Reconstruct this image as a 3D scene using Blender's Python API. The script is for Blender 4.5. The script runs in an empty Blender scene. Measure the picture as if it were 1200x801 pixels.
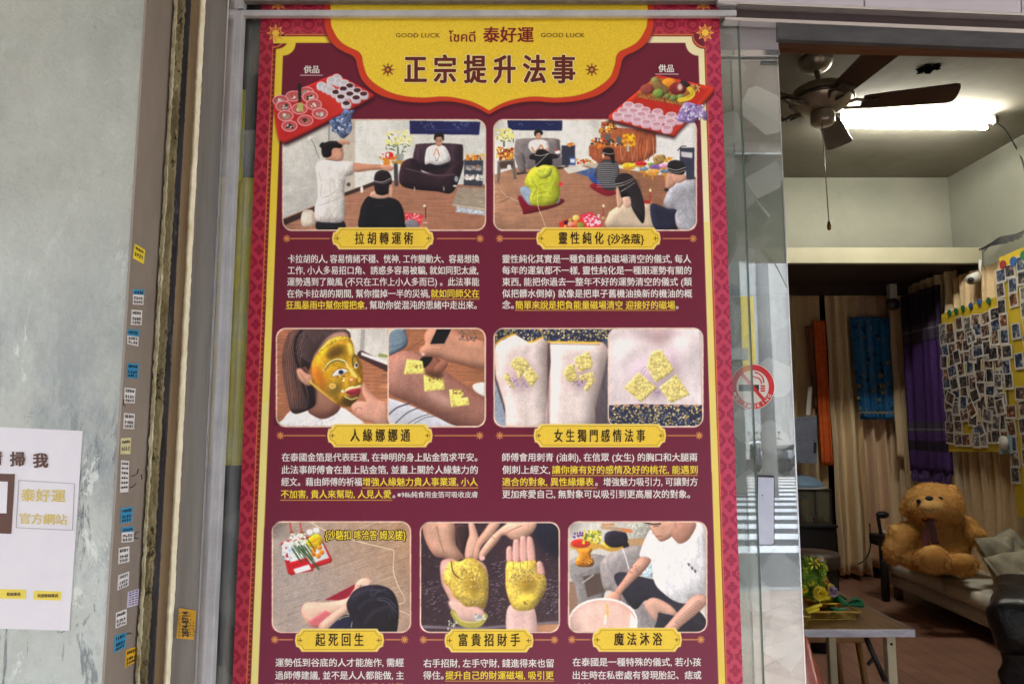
import bpy, bmesh, math, random
import numpy as np
from mathutils import Vector, Matrix
random.seed(7); rng = np.random.default_rng(7)
sc = bpy.context.scene
COL = sc.collection

# ------------------------------------------------------------------ camera
F = 850.0; PITCH = math.atan(99.5 / 850.0); DG = 1.33          # focal length in 1200-px units, tilt, distance to the shop glass
EYE = Vector((0.0, -DG, 1.45))
cd = bpy.data.cameras.new('camera'); cam = bpy.data.objects.new('camera', cd); COL.objects.link(cam)
cam.location = EYE; cam.rotation_euler = (math.pi / 2 + PITCH, 0, 0)
cd.sensor_width = 36.0; cd.lens = 36.0 * F / 1200.0; cd.clip_start = 0.05; cd.clip_end = 800
sc.camera = cam
# ------------------------------------------------------------------ world and sun (bright overcast)
w = bpy.data.worlds.new('World'); sc.world = w; w.use_nodes = True
nt = w.node_tree; nt.nodes.clear()
sky = nt.nodes.new('ShaderNodeTexSky'); sky.sky_type = 'NISHITA'; sky.sun_disc = False
sky.sun_elevation = math.radians(52); sky.sun_rotation = math.radians(165)
sky.dust_density = 1.0; sky.air_density = 1.0
hs = nt.nodes.new('ShaderNodeHueSaturation'); hs.inputs['Saturation'].default_value = 0.42
bg = nt.nodes.new('ShaderNodeBackground'); bg.inputs['Strength'].default_value = 0.15
wo = nt.nodes.new('ShaderNodeOutputWorld')
nt.links.new(sky.outputs[0], hs.inputs['Color']); nt.links.new(hs.outputs[0], bg.inputs[0]); nt.links.new(bg.outputs[0], wo.inputs[0])
sl = bpy.data.lights.new('sun', 'SUN'); sl.energy = 1.2; sl.angle = math.radians(20); sl.color = (1, 0.98, 0.95)
so = bpy.data.objects.new('sun', sl); COL.objects.link(so)
so.rotation_euler = (math.radians(90 - 52), 0, math.radians(-15)); so.location = (0, -6, 12)
sc.view_settings.view_transform = 'Standard'; sc.view_settings.look = 'None'
sc.view_settings.exposure = 3.6; sc.view_settings.gamma = 1.0
sc.cycles.max_bounces = 10; sc.cycles.transparent_max_bounces = 12
sc.cycles.sample_clamp_indirect = 6.0; sc.cycles.use_denoising = True
sc.cycles.caustics_reflective = False; sc.cycles.caustics_refractive = False

# ------------------------------------------------------------------ pixel -> point helpers (photo pixels, 1200 x 801)
_c, _s = math.cos(PITCH), math.sin(PITCH)
def ray(px, py):
    a = (px - 600.0) / F; b = (400.5 - py) / F
    return Vector((a, _c - b * _s, _s + b * _c))
def at(px, py, Y):
    r = ray(px, py); return EYE + r * ((Y - EYE.y) / r.y)
def atd(px, py, d): return at(px, py, d - DG)
def atz(px, py, z):
    r = ray(px, py); return EYE + r * ((z - EYE.z) / r.z)
def atx(px, py, X):
    r = ray(px, py); return EYE + r * (X / r.x)

# ------------------------------------------------------------------ object helpers
def origin(o):
    v = Vector((0, 0, 0))
    while o is not None: v = v + Vector(o.location); o = o.parent
    return v
def mk(name, verts, faces, mat, parent=None, smooth=False):
    og = origin(parent) if parent else None
    vs = [tuple(Vector(v) - og) for v in verts] if og is not None else [tuple(v) for v in verts]
    me = bpy.data.meshes.new(name); me.from_pydata(vs, [], faces); me.update()
    if mat: me.materials.append(mat)
    if smooth: me.polygons.foreach_set('use_smooth', [True] * len(me.polygons))
    o = bpy.data.objects.new(name, me); COL.objects.link(o)
    if parent: o.parent = parent
    return o
def frombm(name, bm, mat, parent=None, smooth=False):
    vs = [v.co.copy() for v in bm.verts]; bm.verts.index_update()
    fs = [[v.index for v in f.verts] for f in bm.faces]; bm.free()
    return mk(name, vs, fs, mat, parent, smooth)
def thing(name, label, cat, loc=(0, 0, 0), group=None):
    o = bpy.data.objects.new(name, None); o.empty_display_size = 0.05; COL.objects.link(o); o.location = loc
    o['label'] = label; o['category'] = cat
    if group: o['group'] = group
    return o
def tag(o, label, cat, group=None):
    o['label'] = label; o['category'] = cat
    if group: o['group'] = group
    return o
def struct(o): o['kind'] = 'structure'; return o
def bmbox(bm, x, y, z, bev=0.0, M=None, seg=2):
    r = bmesh.ops.create_cube(bm, size=1.0)
    vs = r['verts']
    for v in vs:
        v.co = Vector(((x[0] + x[1]) / 2 + v.co.x * (x[1] - x[0]), (y[0] + y[1]) / 2 + v.co.y * (y[1] - y[0]), (z[0] + z[1]) / 2 + v.co.z * (z[1] - z[0])))
    if bev:
        es = list({e for v in vs for e in v.link_edges})
        rr = bmesh.ops.bevel(bm, geom=es, offset=bev, segments=seg, profile=0.6, affect='EDGES')
        vs = list({v for f in rr['faces'] for v in f.verts} | {v for v in vs if v.is_valid})
    if M is not None:
        for v in vs: v.co = M @ v.co
def box(name, x, y, z, mat, parent=None, bev=0.0, M=None, smooth=False):
    bm = bmesh.new(); bmbox(bm, x, y, z, bev, M)
    return frombm(name, bm, mat, parent, smooth)
def prism(name, pts, thick, mat, parent=None, nrm=(0, 1, 0)):
    """outline of 3-D points, extruded along nrm by thick (front face = the outline)"""
    n = len(pts); off = Vector(nrm) * thick
    vs = [Vector(p) for p in pts] + [Vector(p) + off for p in pts]
    fs = [list(range(n))[::-1], list(range(n, 2 * n))] + [[i, (i + 1) % n, n + (i + 1) % n, n + i] for i in range(n)]
    return mk(name, vs, fs, mat, parent)
def ppx(name, pts, d, thick, mat, parent=None):
    return prism(name, [atd(x, y, d) for x, y in pts], thick, mat, parent)
def cr(pts, n=6, closed=True):
    P = [Vector(p) for p in pts]; out = []; N = len(P)
    rngi = range(N) if closed else range(N - 1)
    for i in rngi:
        if closed: a, b, c, d = P[i - 1], P[i], P[(i + 1) % N], P[(i + 2) % N]
        else: a, b, c, d = P[max(i - 1, 0)], P[i], P[i + 1], P[min(i + 2, N - 1)]
        for k in range(n):
            t = k / n
            out.append(0.5 * ((2 * b) + (c - a) * t + (2 * a - 5 * b + 4 * c - d) * t * t + (3 * b - a - 3 * c + d) * t ** 3))
    if not closed: out.append(P[-1])
    return out
def bmtube(bm, pts, r, seg=8, cap=True):
    pts = [Vector(p) for p in pts]; rings = []
    rr = r if isinstance(r, (list, tuple)) else [r] * len(pts)
    up0 = None
    for i, p in enumerate(pts):
        t = (pts[min(i + 1, len(pts) - 1)] - pts[max(i - 1, 0)]).normalized()
        if up0 is None: up0 = Vector((0, 0, 1)) if abs(t.z) < 0.9 else Vector((1, 0, 0))
        a = t.cross(up0).normalized(); b = a.cross(t).normalized(); up0 = b
        rings.append([bm.verts.new(p + (a * math.cos(2 * math.pi * k / seg) + b * math.sin(2 * math.pi * k / seg)) * rr[i]) for k in range(seg)])
    for i in range(len(rings) - 1):
        for k in range(seg):
            bm.faces.new([rings[i][k], rings[i][(k + 1) % seg], rings[i + 1][(k + 1) % seg], rings[i + 1][k]])
    if cap: bm.faces.new(rings[0][::-1]); bm.faces.new(rings[-1])
def tube(name, pts, r, mat, parent=None, seg=8):
    bm = bmesh.new(); bmtube(bm, pts, r, seg); return frombm(name, bm, mat, parent, True)
def lathe(name, prof, c, mat, parent=None, seg=24, sx=1, sy=1, axis='z'):
    bm = bmesh.new(); rings = []
    for r, h in prof:
        ring = []
        for k in range(seg):
            a = 2 * math.pi * k / seg
            v = Vector((r * math.cos(a) * sx, r * math.sin(a) * sy, h))
            if axis == 'y': v = Vector((v.x, v.z, v.y))
            if axis == 'x': v = Vector((v.z, v.x, v.y))
            ring.append(bm.verts.new(Vector(c) + v))
        rings.append(ring)
    for i in range(len(rings) - 1):
        for k in range(seg): bm.faces.new([rings[i][k], rings[i][(k + 1) % seg], rings[i + 1][(k + 1) % seg], rings[i + 1][k]])
    if prof[0][0] > 1e-5: bm.faces.new(rings[0][::-1])
    if prof[-1][0] > 1e-5: bm.faces.new(rings[-1])
    bmesh.ops.remove_doubles(bm, verts=bm.verts, dist=1e-6)
    bmesh.ops.recalc_face_normals(bm, faces=bm.faces)
    return frombm(name, bm, mat, parent, True)
def sphere(name, c, r, mat, parent=None, sub=3, rot=None):
    bm = bmesh.new(); bmesh.ops.create_icosphere(bm, subdivisions=sub, radius=1.0)
    for v in bm.verts:
        p = Vector((v.co.x * r[0], v.co.y * r[1], v.co.z * r[2]))
        if rot is not None: p = rot @ p
        v.co = p + Vector(c)
    return frombm(name, bm, mat, parent, True)
def flat(o):
    o.data.polygons.foreach_set('use_smooth', [False] * len(o.data.polygons)); return o
def dup(root, loc=None, label=None, off=None):
    c = root.copy(); COL.objects.link(c)
    if loc is not None: c.location = loc
    if label: c['label'] = label
    for ch in list(root.children):
        k = ch.copy(); COL.objects.link(k); k.parent = c
        for g in ch.children:
            q = g.copy(); COL.objects.link(q); q.parent = k
    return c

# ------------------------------------------------------------------ materials
def srgb(c):
    o = []
    for v in c[:3]:
        v = v / 255.0
        o.append(v / 12.92 if v <= 0.04045 else ((v + 0.055) / 1.055) ** 2.4)
    return tuple(o) + (1.0,)
def mat(name, c1, c2=None, rough=0.6, metal=0.0, scale=8.0, stretch=(1, 1, 1), bump=0.0, bscale=None, spec=0.5, detail=6, lo=0.35, hi=0.65, coat=0.0, c3=None):
    m = bpy.data.materials.new(name); m.use_nodes = True; n = m.node_tree; b = n.nodes['Principled BSDF']
    b.inputs['Roughness'].default_value = rough; b.inputs['Metallic'].default_value = metal
    b.inputs['Specular IOR Level'].default_value = spec; b.inputs['Coat Weight'].default_value = coat
    tc = n.nodes.new('ShaderNodeTexCoord'); mp = n.nodes.new('ShaderNodeMapping'); mp.inputs['Scale'].default_value = stretch
    n.links.new(tc.outputs['Object'], mp.inputs[0])
    nz = n.nodes.new('ShaderNodeTexNoise'); nz.inputs['Scale'].default_value = scale; nz.inputs['Detail'].default_value = detail
    nz.inputs['Roughness'].default_value = 0.62
    n.links.new(mp.outputs[0], nz.inputs['Vector'])
    rp = n.nodes.new('ShaderNodeValToRGB'); rp.color_ramp.elements[0].position = lo; rp.color_ramp.elements[1].position = hi
    rp.color_ramp.elements[0].color = srgb(c1); rp.color_ramp.elements[1].color = srgb(c2 or c1)
    if c3: e = rp.color_ramp.elements.new(min(0.98, hi + 0.1)); e.color = srgb(c3)
    n.links.new(nz.outputs['Fac'], rp.inputs[0]); n.links.new(rp.outputs[0], b.inputs['Base Color'])
    if bump:
        nb = n.nodes.new('ShaderNodeTexNoise'); nb.inputs['Scale'].default_value = bscale or scale * 4; nb.inputs['Detail'].default_value = 5
        n.links.new(mp.outputs[0], nb.inputs['Vector'])
        bp = n.nodes.new('ShaderNodeBump'); bp.inputs['Strength'].default_value = bump; bp.inputs['Distance'].default_value = 0.01
        n.links.new(nb.outputs['Fac'], bp.inputs['Height']); n.links.new(bp.outputs[0], b.inputs['Normal'])
    return m
def overlay_stain(m, col, scale, thr, width=0.08, stretch=(1, 1, 1), amount=1.0, seedv=0.0, zr=None, dist=0.0):
    """mixes a stain with a shape of its own over a mat() material"""
    n = m.node_tree; b = n.nodes['Principled BSDF']; src = b.inputs['Base Color'].links[0].from_socket
    tc = n.nodes.new('ShaderNodeTexCoord'); mp = n.nodes.new('ShaderNodeMapping'); mp.inputs['Scale'].default_value = stretch
    mp.inputs['Location'].default_value = (seedv, seedv * 1.7, seedv * 0.3)
    nz = n.nodes.new('ShaderNodeTexNoise'); nz.inputs['Scale'].default_value = scale; nz.inputs['Detail'].default_value = 12; nz.inputs['Roughness'].default_value = 0.74; nz.inputs['Distortion'].default_value = dist
    rp = n.nodes.new('ShaderNodeValToRGB'); rp.color_ramp.elements[0].position = thr; rp.color_ramp.elements[1].position = thr + width
    rp.color_ramp.elements[0].color = (0, 0, 0, 1); rp.color_ramp.elements[1].color = (amount, amount, amount, 1)
    mx = n.nodes.new('ShaderNodeMixRGB'); mx.inputs[2].default_value = srgb(col)
    n.links.new(tc.outputs['Object'], mp.inputs[0]); n.links.new(mp.outputs[0], nz.inputs['Vector']); n.links.new(nz.outputs['Fac'], rp.inputs[0])
    fac = rp.outputs[0]
    if zr:   # stains that keep to one height range of the wall
        sx = n.nodes.new('ShaderNodeSeparateXYZ'); mr = n.nodes.new('ShaderNodeMapRange'); mr.inputs[1].default_value = zr[0]; mr.inputs[2].default_value = zr[1]; mr.inputs[3].default_value = 1; mr.inputs[4].default_value = zr[2]
        mu = n.nodes.new('ShaderNodeMath'); mu.operation = 'MULTIPLY'; n.links.new(tc.outputs['Object'], sx.inputs[0]); n.links.new(sx.outputs[2], mr.inputs[0]); n.links.new(mr.outputs[0], mu.inputs[0]); n.links.new(fac, mu.inputs[1]); fac = mu.outputs[0]
    n.links.new(fac, mx.inputs[0]); n.links.new(src, mx.inputs[1]); n.links.new(mx.outputs[0], b.inputs['Base Color'])
    return m
def glassmat(name, tint, refl, frost, facets=True):
    m = bpy.data.materials.new(name); m.use_nodes = True; n = m.node_tree; n.nodes.clear()
    out = n.nodes.new('ShaderNodeOutputMaterial')
    tr = n.nodes.new('ShaderNodeBsdfTransparent'); tr.inputs[0].default_value = tint
    gl = n.nodes.new('ShaderNodeBsdfGlossy'); gl.inputs['Roughness'].default_value = 0.012
    gl.inputs['Color'].default_value = (0.95, 0.97, 1, 1)
    df = n.nodes.new('ShaderNodeBsdfDiffuse'); df.inputs[0].default_value = srgb((205, 212, 208))
    m1 = n.nodes.new('ShaderNodeMixShader'); m2 = n.nodes.new('ShaderNodeMixShader')
    m2.inputs[0].default_value = refl
    if facets:   # kaleidoscope-cut decorative film with uneven frosting
        tc = n.nodes.new('ShaderNodeTexCoord'); vo = n.nodes.new('ShaderNodeTexVoronoi'); vo.inputs['Scale'].default_value = 17
        n.links.new(tc.outputs['Object'], vo.inputs['Vector'])
        sp = n.nodes.new('ShaderNodeSeparateXYZ'); n.links.new(vo.outputs['Color'], sp.inputs[0])
        nz = n.nodes.new('ShaderNodeTexNoise'); nz.inputs['Scale'].default_value = 3.0; nz.inputs['Detail'].default_value = 8
        n.links.new(tc.outputs['Object'], nz.inputs['Vector'])
        r1 = n.nodes.new('ShaderNodeMapRange'); r1.inputs[1].default_value = 0.45; r1.inputs[2].default_value = 0.9; r1.inputs[3].default_value = 0; r1.inputs[4].default_value = frost * 2.2
        r2 = n.nodes.new('ShaderNodeMapRange'); r2.inputs[1].default_value = 0.4; r2.inputs[2].default_value = 0.7; r2.inputs[3].default_value = frost * 0.6; r2.inputs[4].default_value = frost * 1.4
        ad = n.nodes.new('ShaderNodeMath'); ad.operation = 'ADD'
        n.links.new(sp.outputs[0], r1.inputs[0]); n.links.new(nz.outputs['Fac'], r2.inputs[0])
        n.links.new(r1.outputs[0], ad.inputs[0]); n.links.new(r2.outputs[0], ad.inputs[1]); n.links.new(ad.outputs[0], m1.inputs[0])
    else: m1.inputs[0].default_value = frost
    n.links.new(tr.outputs[0], m1.inputs[1]); n.links.new(df.outputs[0], m1.inputs[2])
    n.links.new(m1.outputs[0], m2.inputs[1]); n.links.new(gl.outputs[0], m2.inputs[2]); n.links.new(m2.outputs[0], out.inputs[0])
    return m

cement = mat('cement', (170, 177, 172), (194, 199, 192), 0.9, scale=2.2, bump=0.5, bscale=110)
overlay_stain(cement, (196, 202, 198), 60, 0.56, 0.10, (1, 1, 1), 0.45, 9.0); overlay_stain(cement, (146, 150, 142), 1.6, 0.5, 0.25, (1, 1, .6), .5, 12.0)
overlay_stain(cement, (204, 212, 210), 3.0, 0.34, 0.16, (1, 1, .5), .75, 21.0, (1.70, 1.86, 0.0), .5); overlay_stain(cement, (150, 154, 146), 1.1, 0.45, 0.2, (1, 1, 1), .5, 31.0); overlay_stain(cement, (110, 112, 108), 30, 0.63, 0.02, (1, 1, .15), .5, 41.0, None, .4)
overlay_stain(cement, (140, 150, 156), 2.2, 0.50, 0.10, (1, 1, 0.5), 0.85, 3.1, (1.45, 1.75, .25))
overlay_stain(cement, (104, 112, 118), 7.0, 0.55, 0.03, (1, 1, 0.32), 0.75, 7.7, (1.38, 1.55, .06), .6)
overlay_stain(cement, (86, 94, 102), 16, 0.60, 0.02, (1, 1, 0.4), 0.7, 17.7, (1.40, 1.52, .0), 1.2)
overlay_stain(cement, (222, 228, 224), 9.0, 0.57, 0.025, (1, 1, 0.4), 0.75, 1.7, (1.62, 1.8, .1), .8)
overlay_stain(cement, (92, 92, 84), 55.0, 0.70, 0.012, (1, 1, 1), 0.95, 5.0)
stone = mat('brown_stone', (120, 110, 102), (140, 129, 119), 0.55, scale=6, stretch=(1, 1, .4), bump=0.1)
overlay_stain(stone, (92, 78, 70), 12, 0.66, 0.06, (1, 1, .6), 0.5)
grout = mat('mouldy_mortar', (100, 90, 62), (146, 137, 104), 0.95, scale=28, stretch=(1, 1, .5), bump=1.0, bscale=70)
overlay_stain(grout, (44, 38, 22), 55, 0.55, 0.05, (1, 1, .7), 0.9); overlay_stain(grout, (186, 176, 130), 80, 0.60, 0.04, (1, 1, .5), 0.7, 3.0)
palemortar = mat('pale_mortar_edge', (196, 192, 166), (150, 142, 110), 0.9, scale=30, bump=0.7, bscale=70)
rubber = mat('black_rubber', (34, 32, 38), (62, 60, 68), 0.55, scale=18, stretch=(1, 1, .3), bump=0.3)
overlay_stain(rubber, (120, 118, 126), 22, 0.58, 0.06, (1, 1, .3), 0.7)
tanstrip = mat('tan_strip', (138, 118, 90), (164, 144, 112), 0.7, scale=30, stretch=(1, 1, .1), bump=0.2)
caulk = mat('old_white_caulk', (236, 230, 206), (214, 204, 172), 0.6, scale=25, bump=0.5, bscale=35)
overlay_stain(caulk, (120, 100, 66), 30, 0.68, 0.05, (1, 1, .7), 0.8)
alu = mat('brushed_aluminium', (118, 115, 112), (138, 134, 130), 0.5, 0.25, scale=9, stretch=(6, 6, .25), bump=0.08, bscale=120)
overlay_stain(alu, (120, 112, 104), 4, 0.58, 0.15, (1, 1, .5), 0.5)
alubright = mat('polished_aluminium', (225, 225, 228), None, 0.22, 0.8)
aludark = mat('shaded_steel', (104, 104, 108), (130, 130, 134), 0.25, 0.8, scale=5, stretch=(3, 3, .3))  # even steel tone, a little darker than the aluminium
whitemetal = mat('painted_window_rail', (176, 178, 184), (196, 198, 203), 0.4, 0.2, scale=20, bump=0.15)
overlay_stain(whitemetal, (100, 98, 96), 70, 0.70, 0.03, (1, 1, 1), 0.6)
# ------------------------------------------------------------------ text built from the fonts that ship with Blender
def text_raw(s, bold):
    cu = bpy.data.curves.new('t', 'FONT'); cu.body = s; cu.size = 1.0; cu.resolution_u = 2; cu.offset = bold; cu.fill_mode = 'FRONT'
    o = bpy.data.objects.new('t', cu); COL.objects.link(o)
    dg = bpy.context.evaluated_depsgraph_get(); me = bpy.data.meshes.new_from_object(o.evaluated_get(dg))
    vs = [v.co.copy() for v in me.vertices]; fs = [list(p.vertices) for p in me.polygons]
    bpy.data.objects.remove(o); bpy.data.curves.remove(cu); bpy.data.meshes.remove(me)
    return vs, fs
def text(name, s, x0, x1, yc, h, material, parent, d, bold=0.0, thick=0, slope=0.0, proj=None, grow=0.0, rot90=False):
    """one line of lettering between photo pixels x0..x1, centred on yc, em height h"""
    vs, fs = text_raw(s, bold)
    xa = min(v.x for v in vs); xb = max(v.x for v in vs)
    cy = 0.37
    if all(ord(ch) < 0x2000 for ch in s): cy = (min(v.y for v in vs) + max(v.y for v in vs)) / 2
    P = proj or (lambda px, py, k: atd(px, py, d - k))
    base = []; faces = []
    for v in vs:
        px = x0 - grow + (v.x - xa) / (xb - xa) * (x1 - x0 + 2 * grow)
        py = yc - (v.y - cy) * h + slope * (px - x0)
        if rot90:
            px2 = yc - (v.y - cy) * h; py2 = x0 + (v.x - xa) / (xb - xa) * (x1 - x0); px, py = px2, py2
        base.append(P(px, py, 0))
    mp = d / F; nrep = 8 if thick > 1 else (4 if thick else 0); out = list(base); faces = [list(f) for f in fs]; nb_ = len(base)
    for j in range(nrep):     # heavier weight: the glyph repeated a hair to each side, each copy a few microns proud
        t = 2 * math.pi * (j + .5) / nrep; o_ = Vector((thick * mp * math.cos(t), -.000012 * (j + 1), thick * .75 * mp * math.sin(t))); out += [p + o_ for p in base]; k0 = nb_ * (j + 1); faces += [[i + k0 for i in f] for f in fs]
    return mk(name, out, faces, material, parent)

# ------------------------------------------------------------------ the print of the big poster, painted into an image made here
PD = DG - 0.004                                             # distance of the poster face
def plane_xz(px, py):
    px = np.asarray(px, float); py = np.asarray(py, float)
    a = (px - 600) / F; b = (400.5 - py) / F
    k = PD / (_c - b * _s)
    return a * k, (_s + b * _c) * k
PX0, _ = plane_xz(270, 840); PX1, _ = plane_xz(872, 840); _, PZ1 = plane_xz(600, -12); _, PZ0 = plane_xz(600, 812)
PX0 = float(PX0); PX1 = float(PX1); PZ0 = float(PZ0); PZ1 = float(PZ1)
RES = 1900.0                                                # samples per metre
CW, CH = int((PX1 - PX0) * RES), int((PZ1 - PZ0) * RES)
IMG = np.zeros((CH, CW, 3), np.float32); CLIP = np.ones((CH, CW), np.float32)
_xs = (np.arange(CW) + .5) / RES + PX0; _zs = PZ1 - (np.arange(CH) + .5) / RES
TR = [0.0, 0.0, 1.0]
def setT(ox, oy, s): TR[:] = [ox, oy, s]
def cv(pts):
    p = np.asarray([(q[0], q[1]) for q in pts], float)
    X, Z = plane_xz(TR[0] + p[:, 0] / TR[2], TR[1] + p[:, 1] / TR[2])
    return np.stack([(X - PX0) * RES, (PZ1 - Z) * RES], 1)
PS = RES * 1.33 / F                                         # canvas samples per photo pixel
def u(v): return v / TR[2] * PS
def blur(a, r):
    r = int(round(r))
    if r < 1: return a
    for ax in (0, 1):
        for _ in range(2):
            p = np.concatenate([np.repeat(a.take([0], ax), r + 1, ax), a, np.repeat(a.take([-1], ax), r, ax)], ax)
            c = np.cumsum(p, ax, dtype=np.float64); n = a.shape[ax]
            a = ((c.take(range(2 * r + 1, 2 * r + 1 + n), ax) - c.take(range(0, n), ax)) / (2 * r + 1)).astype(np.float32)
    return a
def comp(x0, y0, m, colf):
    h, w_ = m.shape; sl_ = (slice(y0, y0 + h), slice(x0, x0 + w_))
    m = (m * CLIP[sl_])[..., None]
    IMG[sl_] = IMG[sl_] * (1 - m) + colf * m
def noise2(h, w_, sx, sy):
    n = rng.random((h, w_)).astype(np.float32) - .5
    for ax, r in ((1, int(sx)), (0, int(sy))):
        if r > 0:
            p = np.concatenate([np.repeat(n.take([0], ax), r + 1, ax), n, np.repeat(n.take([-1], ax), r, ax)], ax)
            c = np.cumsum(p, ax, dtype=np.float64); k = n.shape[ax]
            n = ((c.take(range(2 * r + 1, 2 * r + 1 + k), ax) - c.take(range(0, k), ax)) / (2 * r + 1)).astype(np.float32)
    s = n.std(); return n / (s + 1e-6) * 0.5
TEX = [0]; BL = [0]
def fill(q, mfun, col, grad, shade, noise, soft, ns, lit):
    pad = int(soft + 3)
    x0 = int(max(0, q[:, 0].min() - pad)); x1 = int(min(CW, q[:, 0].max() + pad + 1)); y0 = int(max(0, q[:, 1].min() - pad)); y1 = int(min(CH, q[:, 1].max() + pad + 1))
    if x1 <= x0 or y1 <= y0: return
    m = mfun(x0, x1, y0, y1)
    if soft: m = blur(m, soft)
    c = np.empty(m.shape + (3,), np.float32); c[:] = np.array(col[:3], np.float32) / 255
    if grad:
        c2, a, b = grad; ab = cv([a, b]); dx, dy = ab[1] - ab[0]; L = dx * dx + dy * dy + 1e-6
        gx = np.arange(x0, x1) + .5 - ab[0, 0]; gy = (np.arange(y0, y1) + .5 - ab[0, 1])[:, None]
        t = np.clip((gx * dx + gy * dy) / L, 0, 1)[..., None]
        c = c * (1 - t) + np.array(c2, np.float32) / 255 * t
    if shade:
        r = max(2, u(shade[1])); inn = blur(m, r)
        c *= (1 - .62 * shade[0] * np.clip(1 - (inn - .45) * 1.9, 0, 1))[..., None] ** np.array((.8, 1.1, 1.15), np.float32)
    if lit:   # soft relief from the left/top
        r = max(2, u(lit[1])); inn = blur(m, r); gx = -np.gradient(inn, axis=1) * r * 1.5; gy = -np.gradient(inn, axis=0) * r * 1.5
        c *= (1 + lit[0] * np.clip(-(gx * .7 + gy * .7), -1, 1))[..., None]
    if noise: c *= (1 + noise * noise2(m.shape[0], m.shape[1], *ns))[..., None]
    if TEX[0] and m.size > 900:   # photographic grain and soft tonal drift
        H_, W_ = m.shape; k_ = min(H_, W_); c *= (1 + .03 * noise2(H_, W_, 1, 1) + .04 * noise2(H_, W_, 9, 14))[..., None]
        if k_ > 26 and k_ < 620 and BL[0]:
            rr = max(3, k_ * .13); inn = blur(m, rr); gx = -np.gradient(inn, axis=1) * rr; gy = -np.gradient(inn, axis=0) * rr
            c *= (1 + .42 * np.clip(-(gx * .8 + gy * .9), -.6, .55))[..., None]
            sat = max(col[:3]) - min(col[:3])
            if TEX[0] == 1 and (sat < 30 or col[1] > col[0]):      # cloth: soft creases
                rid = np.abs(noise2(H_, W_, max(3, k_ * .05), max(4, k_ * .10))); c *= (1 + .12 * (np.clip(rid * 2.2, 0, 1) - .55))[..., None]
    comp(x0, y0, m, np.clip(c, 0, 1))
def polymask(q):
    def f(x0, x1, y0, y1):
        m = np.zeros((y1 - y0, x1 - x0), bool); X = np.arange(x0, x1) + .5; n = len(q)
        for i in range(n):
            ax, ay = q[i]; bx, by = q[(i + 1) % n]
            if ay == by: continue
            lo, hi = (ay, by) if ay < by else (by, ay)
            r0 = max(y0, int(math.ceil(lo - .5))); r1 = min(y1, int(math.ceil(hi - .5)))
            if r1 <= r0: continue
            Y = np.arange(r0, r1) + .5; xi = ax + (Y - ay) * (bx - ax) / (by - ay)
            m[r0 - y0:r1 - y0] ^= X[None, :] < xi[:, None]
        return m.astype(np.float32)
    return f
def sm(pts, n=6): return [(v.x, v.y) for v in cr([(p[0], p[1], 0) for p in pts], n)]
def poly(pts, col, grad=None, shade=None, noise=0.0, soft=1, ns=(2, 2), smooth=False, lit=None):
    if smooth: pts = sm(pts)
    q = cv(pts); fill(q, polymask(q), col, grad, shade, noise, soft, ns, lit)
def blob(pts, col, **k): BL[0] = 1; poly(pts, col, smooth=True, **k); BL[0] = 0
def ell(cx, cy, rx, ry, col, rot=0, **k):
    c, s = math.cos(rot), math.sin(rot)
    poly([(cx + rx * math.cos(t) * c - ry * math.sin(t) * s, cy + rx * math.cos(t) * s + ry * math.sin(t) * c) for t in np.linspace(0, 2 * math.pi, 28, endpoint=False)], col, **k)
def line(pts, wd, col, smooth=True, noise=0, soft=1, **k):
    if smooth and len(pts) > 2: pts = [(v.x, v.y) for v in cr([(p[0], p[1], 0) for p in pts], 5, False)]
    q = cv(pts); hw = max(0.6, u(wd) / 2)
    def f(x0, x1, y0, y1):
        d = np.full((y1 - y0, x1 - x0), 1e9, np.float32); X = (np.arange(x0, x1) + .5)[None]; Y = (np.arange(y0, y1) + .5)[:, None]
        for i in range(len(q) - 1):
            a, b = q[i], q[i + 1]; v = b - a; L = v @ v + 1e-6
            t = np.clip(((X - a[0]) * v[0] + (Y - a[1]) * v[1]) / L, 0, 1)
            d = np.minimum(d, np.hypot(X - a[0] - t * v[0], Y - a[1] - t * v[1]))
        return np.clip(hw - d + .5, 0, 1)
    qq = np.concatenate([q - hw, q + hw]); fill(qq, f, col, None, None, noise, soft if hw > 1.5 else 0, (2, 2), None)
def rrect(x0, y0, x1, y1, r, n=6):
    p = []
    for cx, cy, a in ((x1 - r, y0 + r, -90), (x1 - r, y1 - r, 0), (x0 + r, y1 - r, 90), (x0 + r, y0 + r, 180)):
        for k in range(n + 1):
            t = math.radians(a + 90 * k / n); p.append((cx + r * math.cos(t), cy + r * math.sin(t)))
    return p
def setclip(pts):
    if pts is None: CLIP[:] = 1; return
    q = cv(pts); CLIP[:] = 0
    x0 = int(max(0, q[:, 0].min())); x1 = int(min(CW, q[:, 0].max() + 1)); y0 = int(max(0, q[:, 1].min())); y1 = int(min(CH, q[:, 1].max() + 1))
    CLIP[y0:y1, x0:x1] = polymask(q)(x0, x1, y0, y1)
def stars(x0, y0, x1, y1, n, cols, r):
    for _ in range(n): ell(random.uniform(x0, x1), random.uniform(y0, y1), r * random.uniform(.5, 1.3), r * random.uniform(.5, 1.3), random.choice(cols), soft=0)
def X400(x): return 600 + (x - 600)

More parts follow.
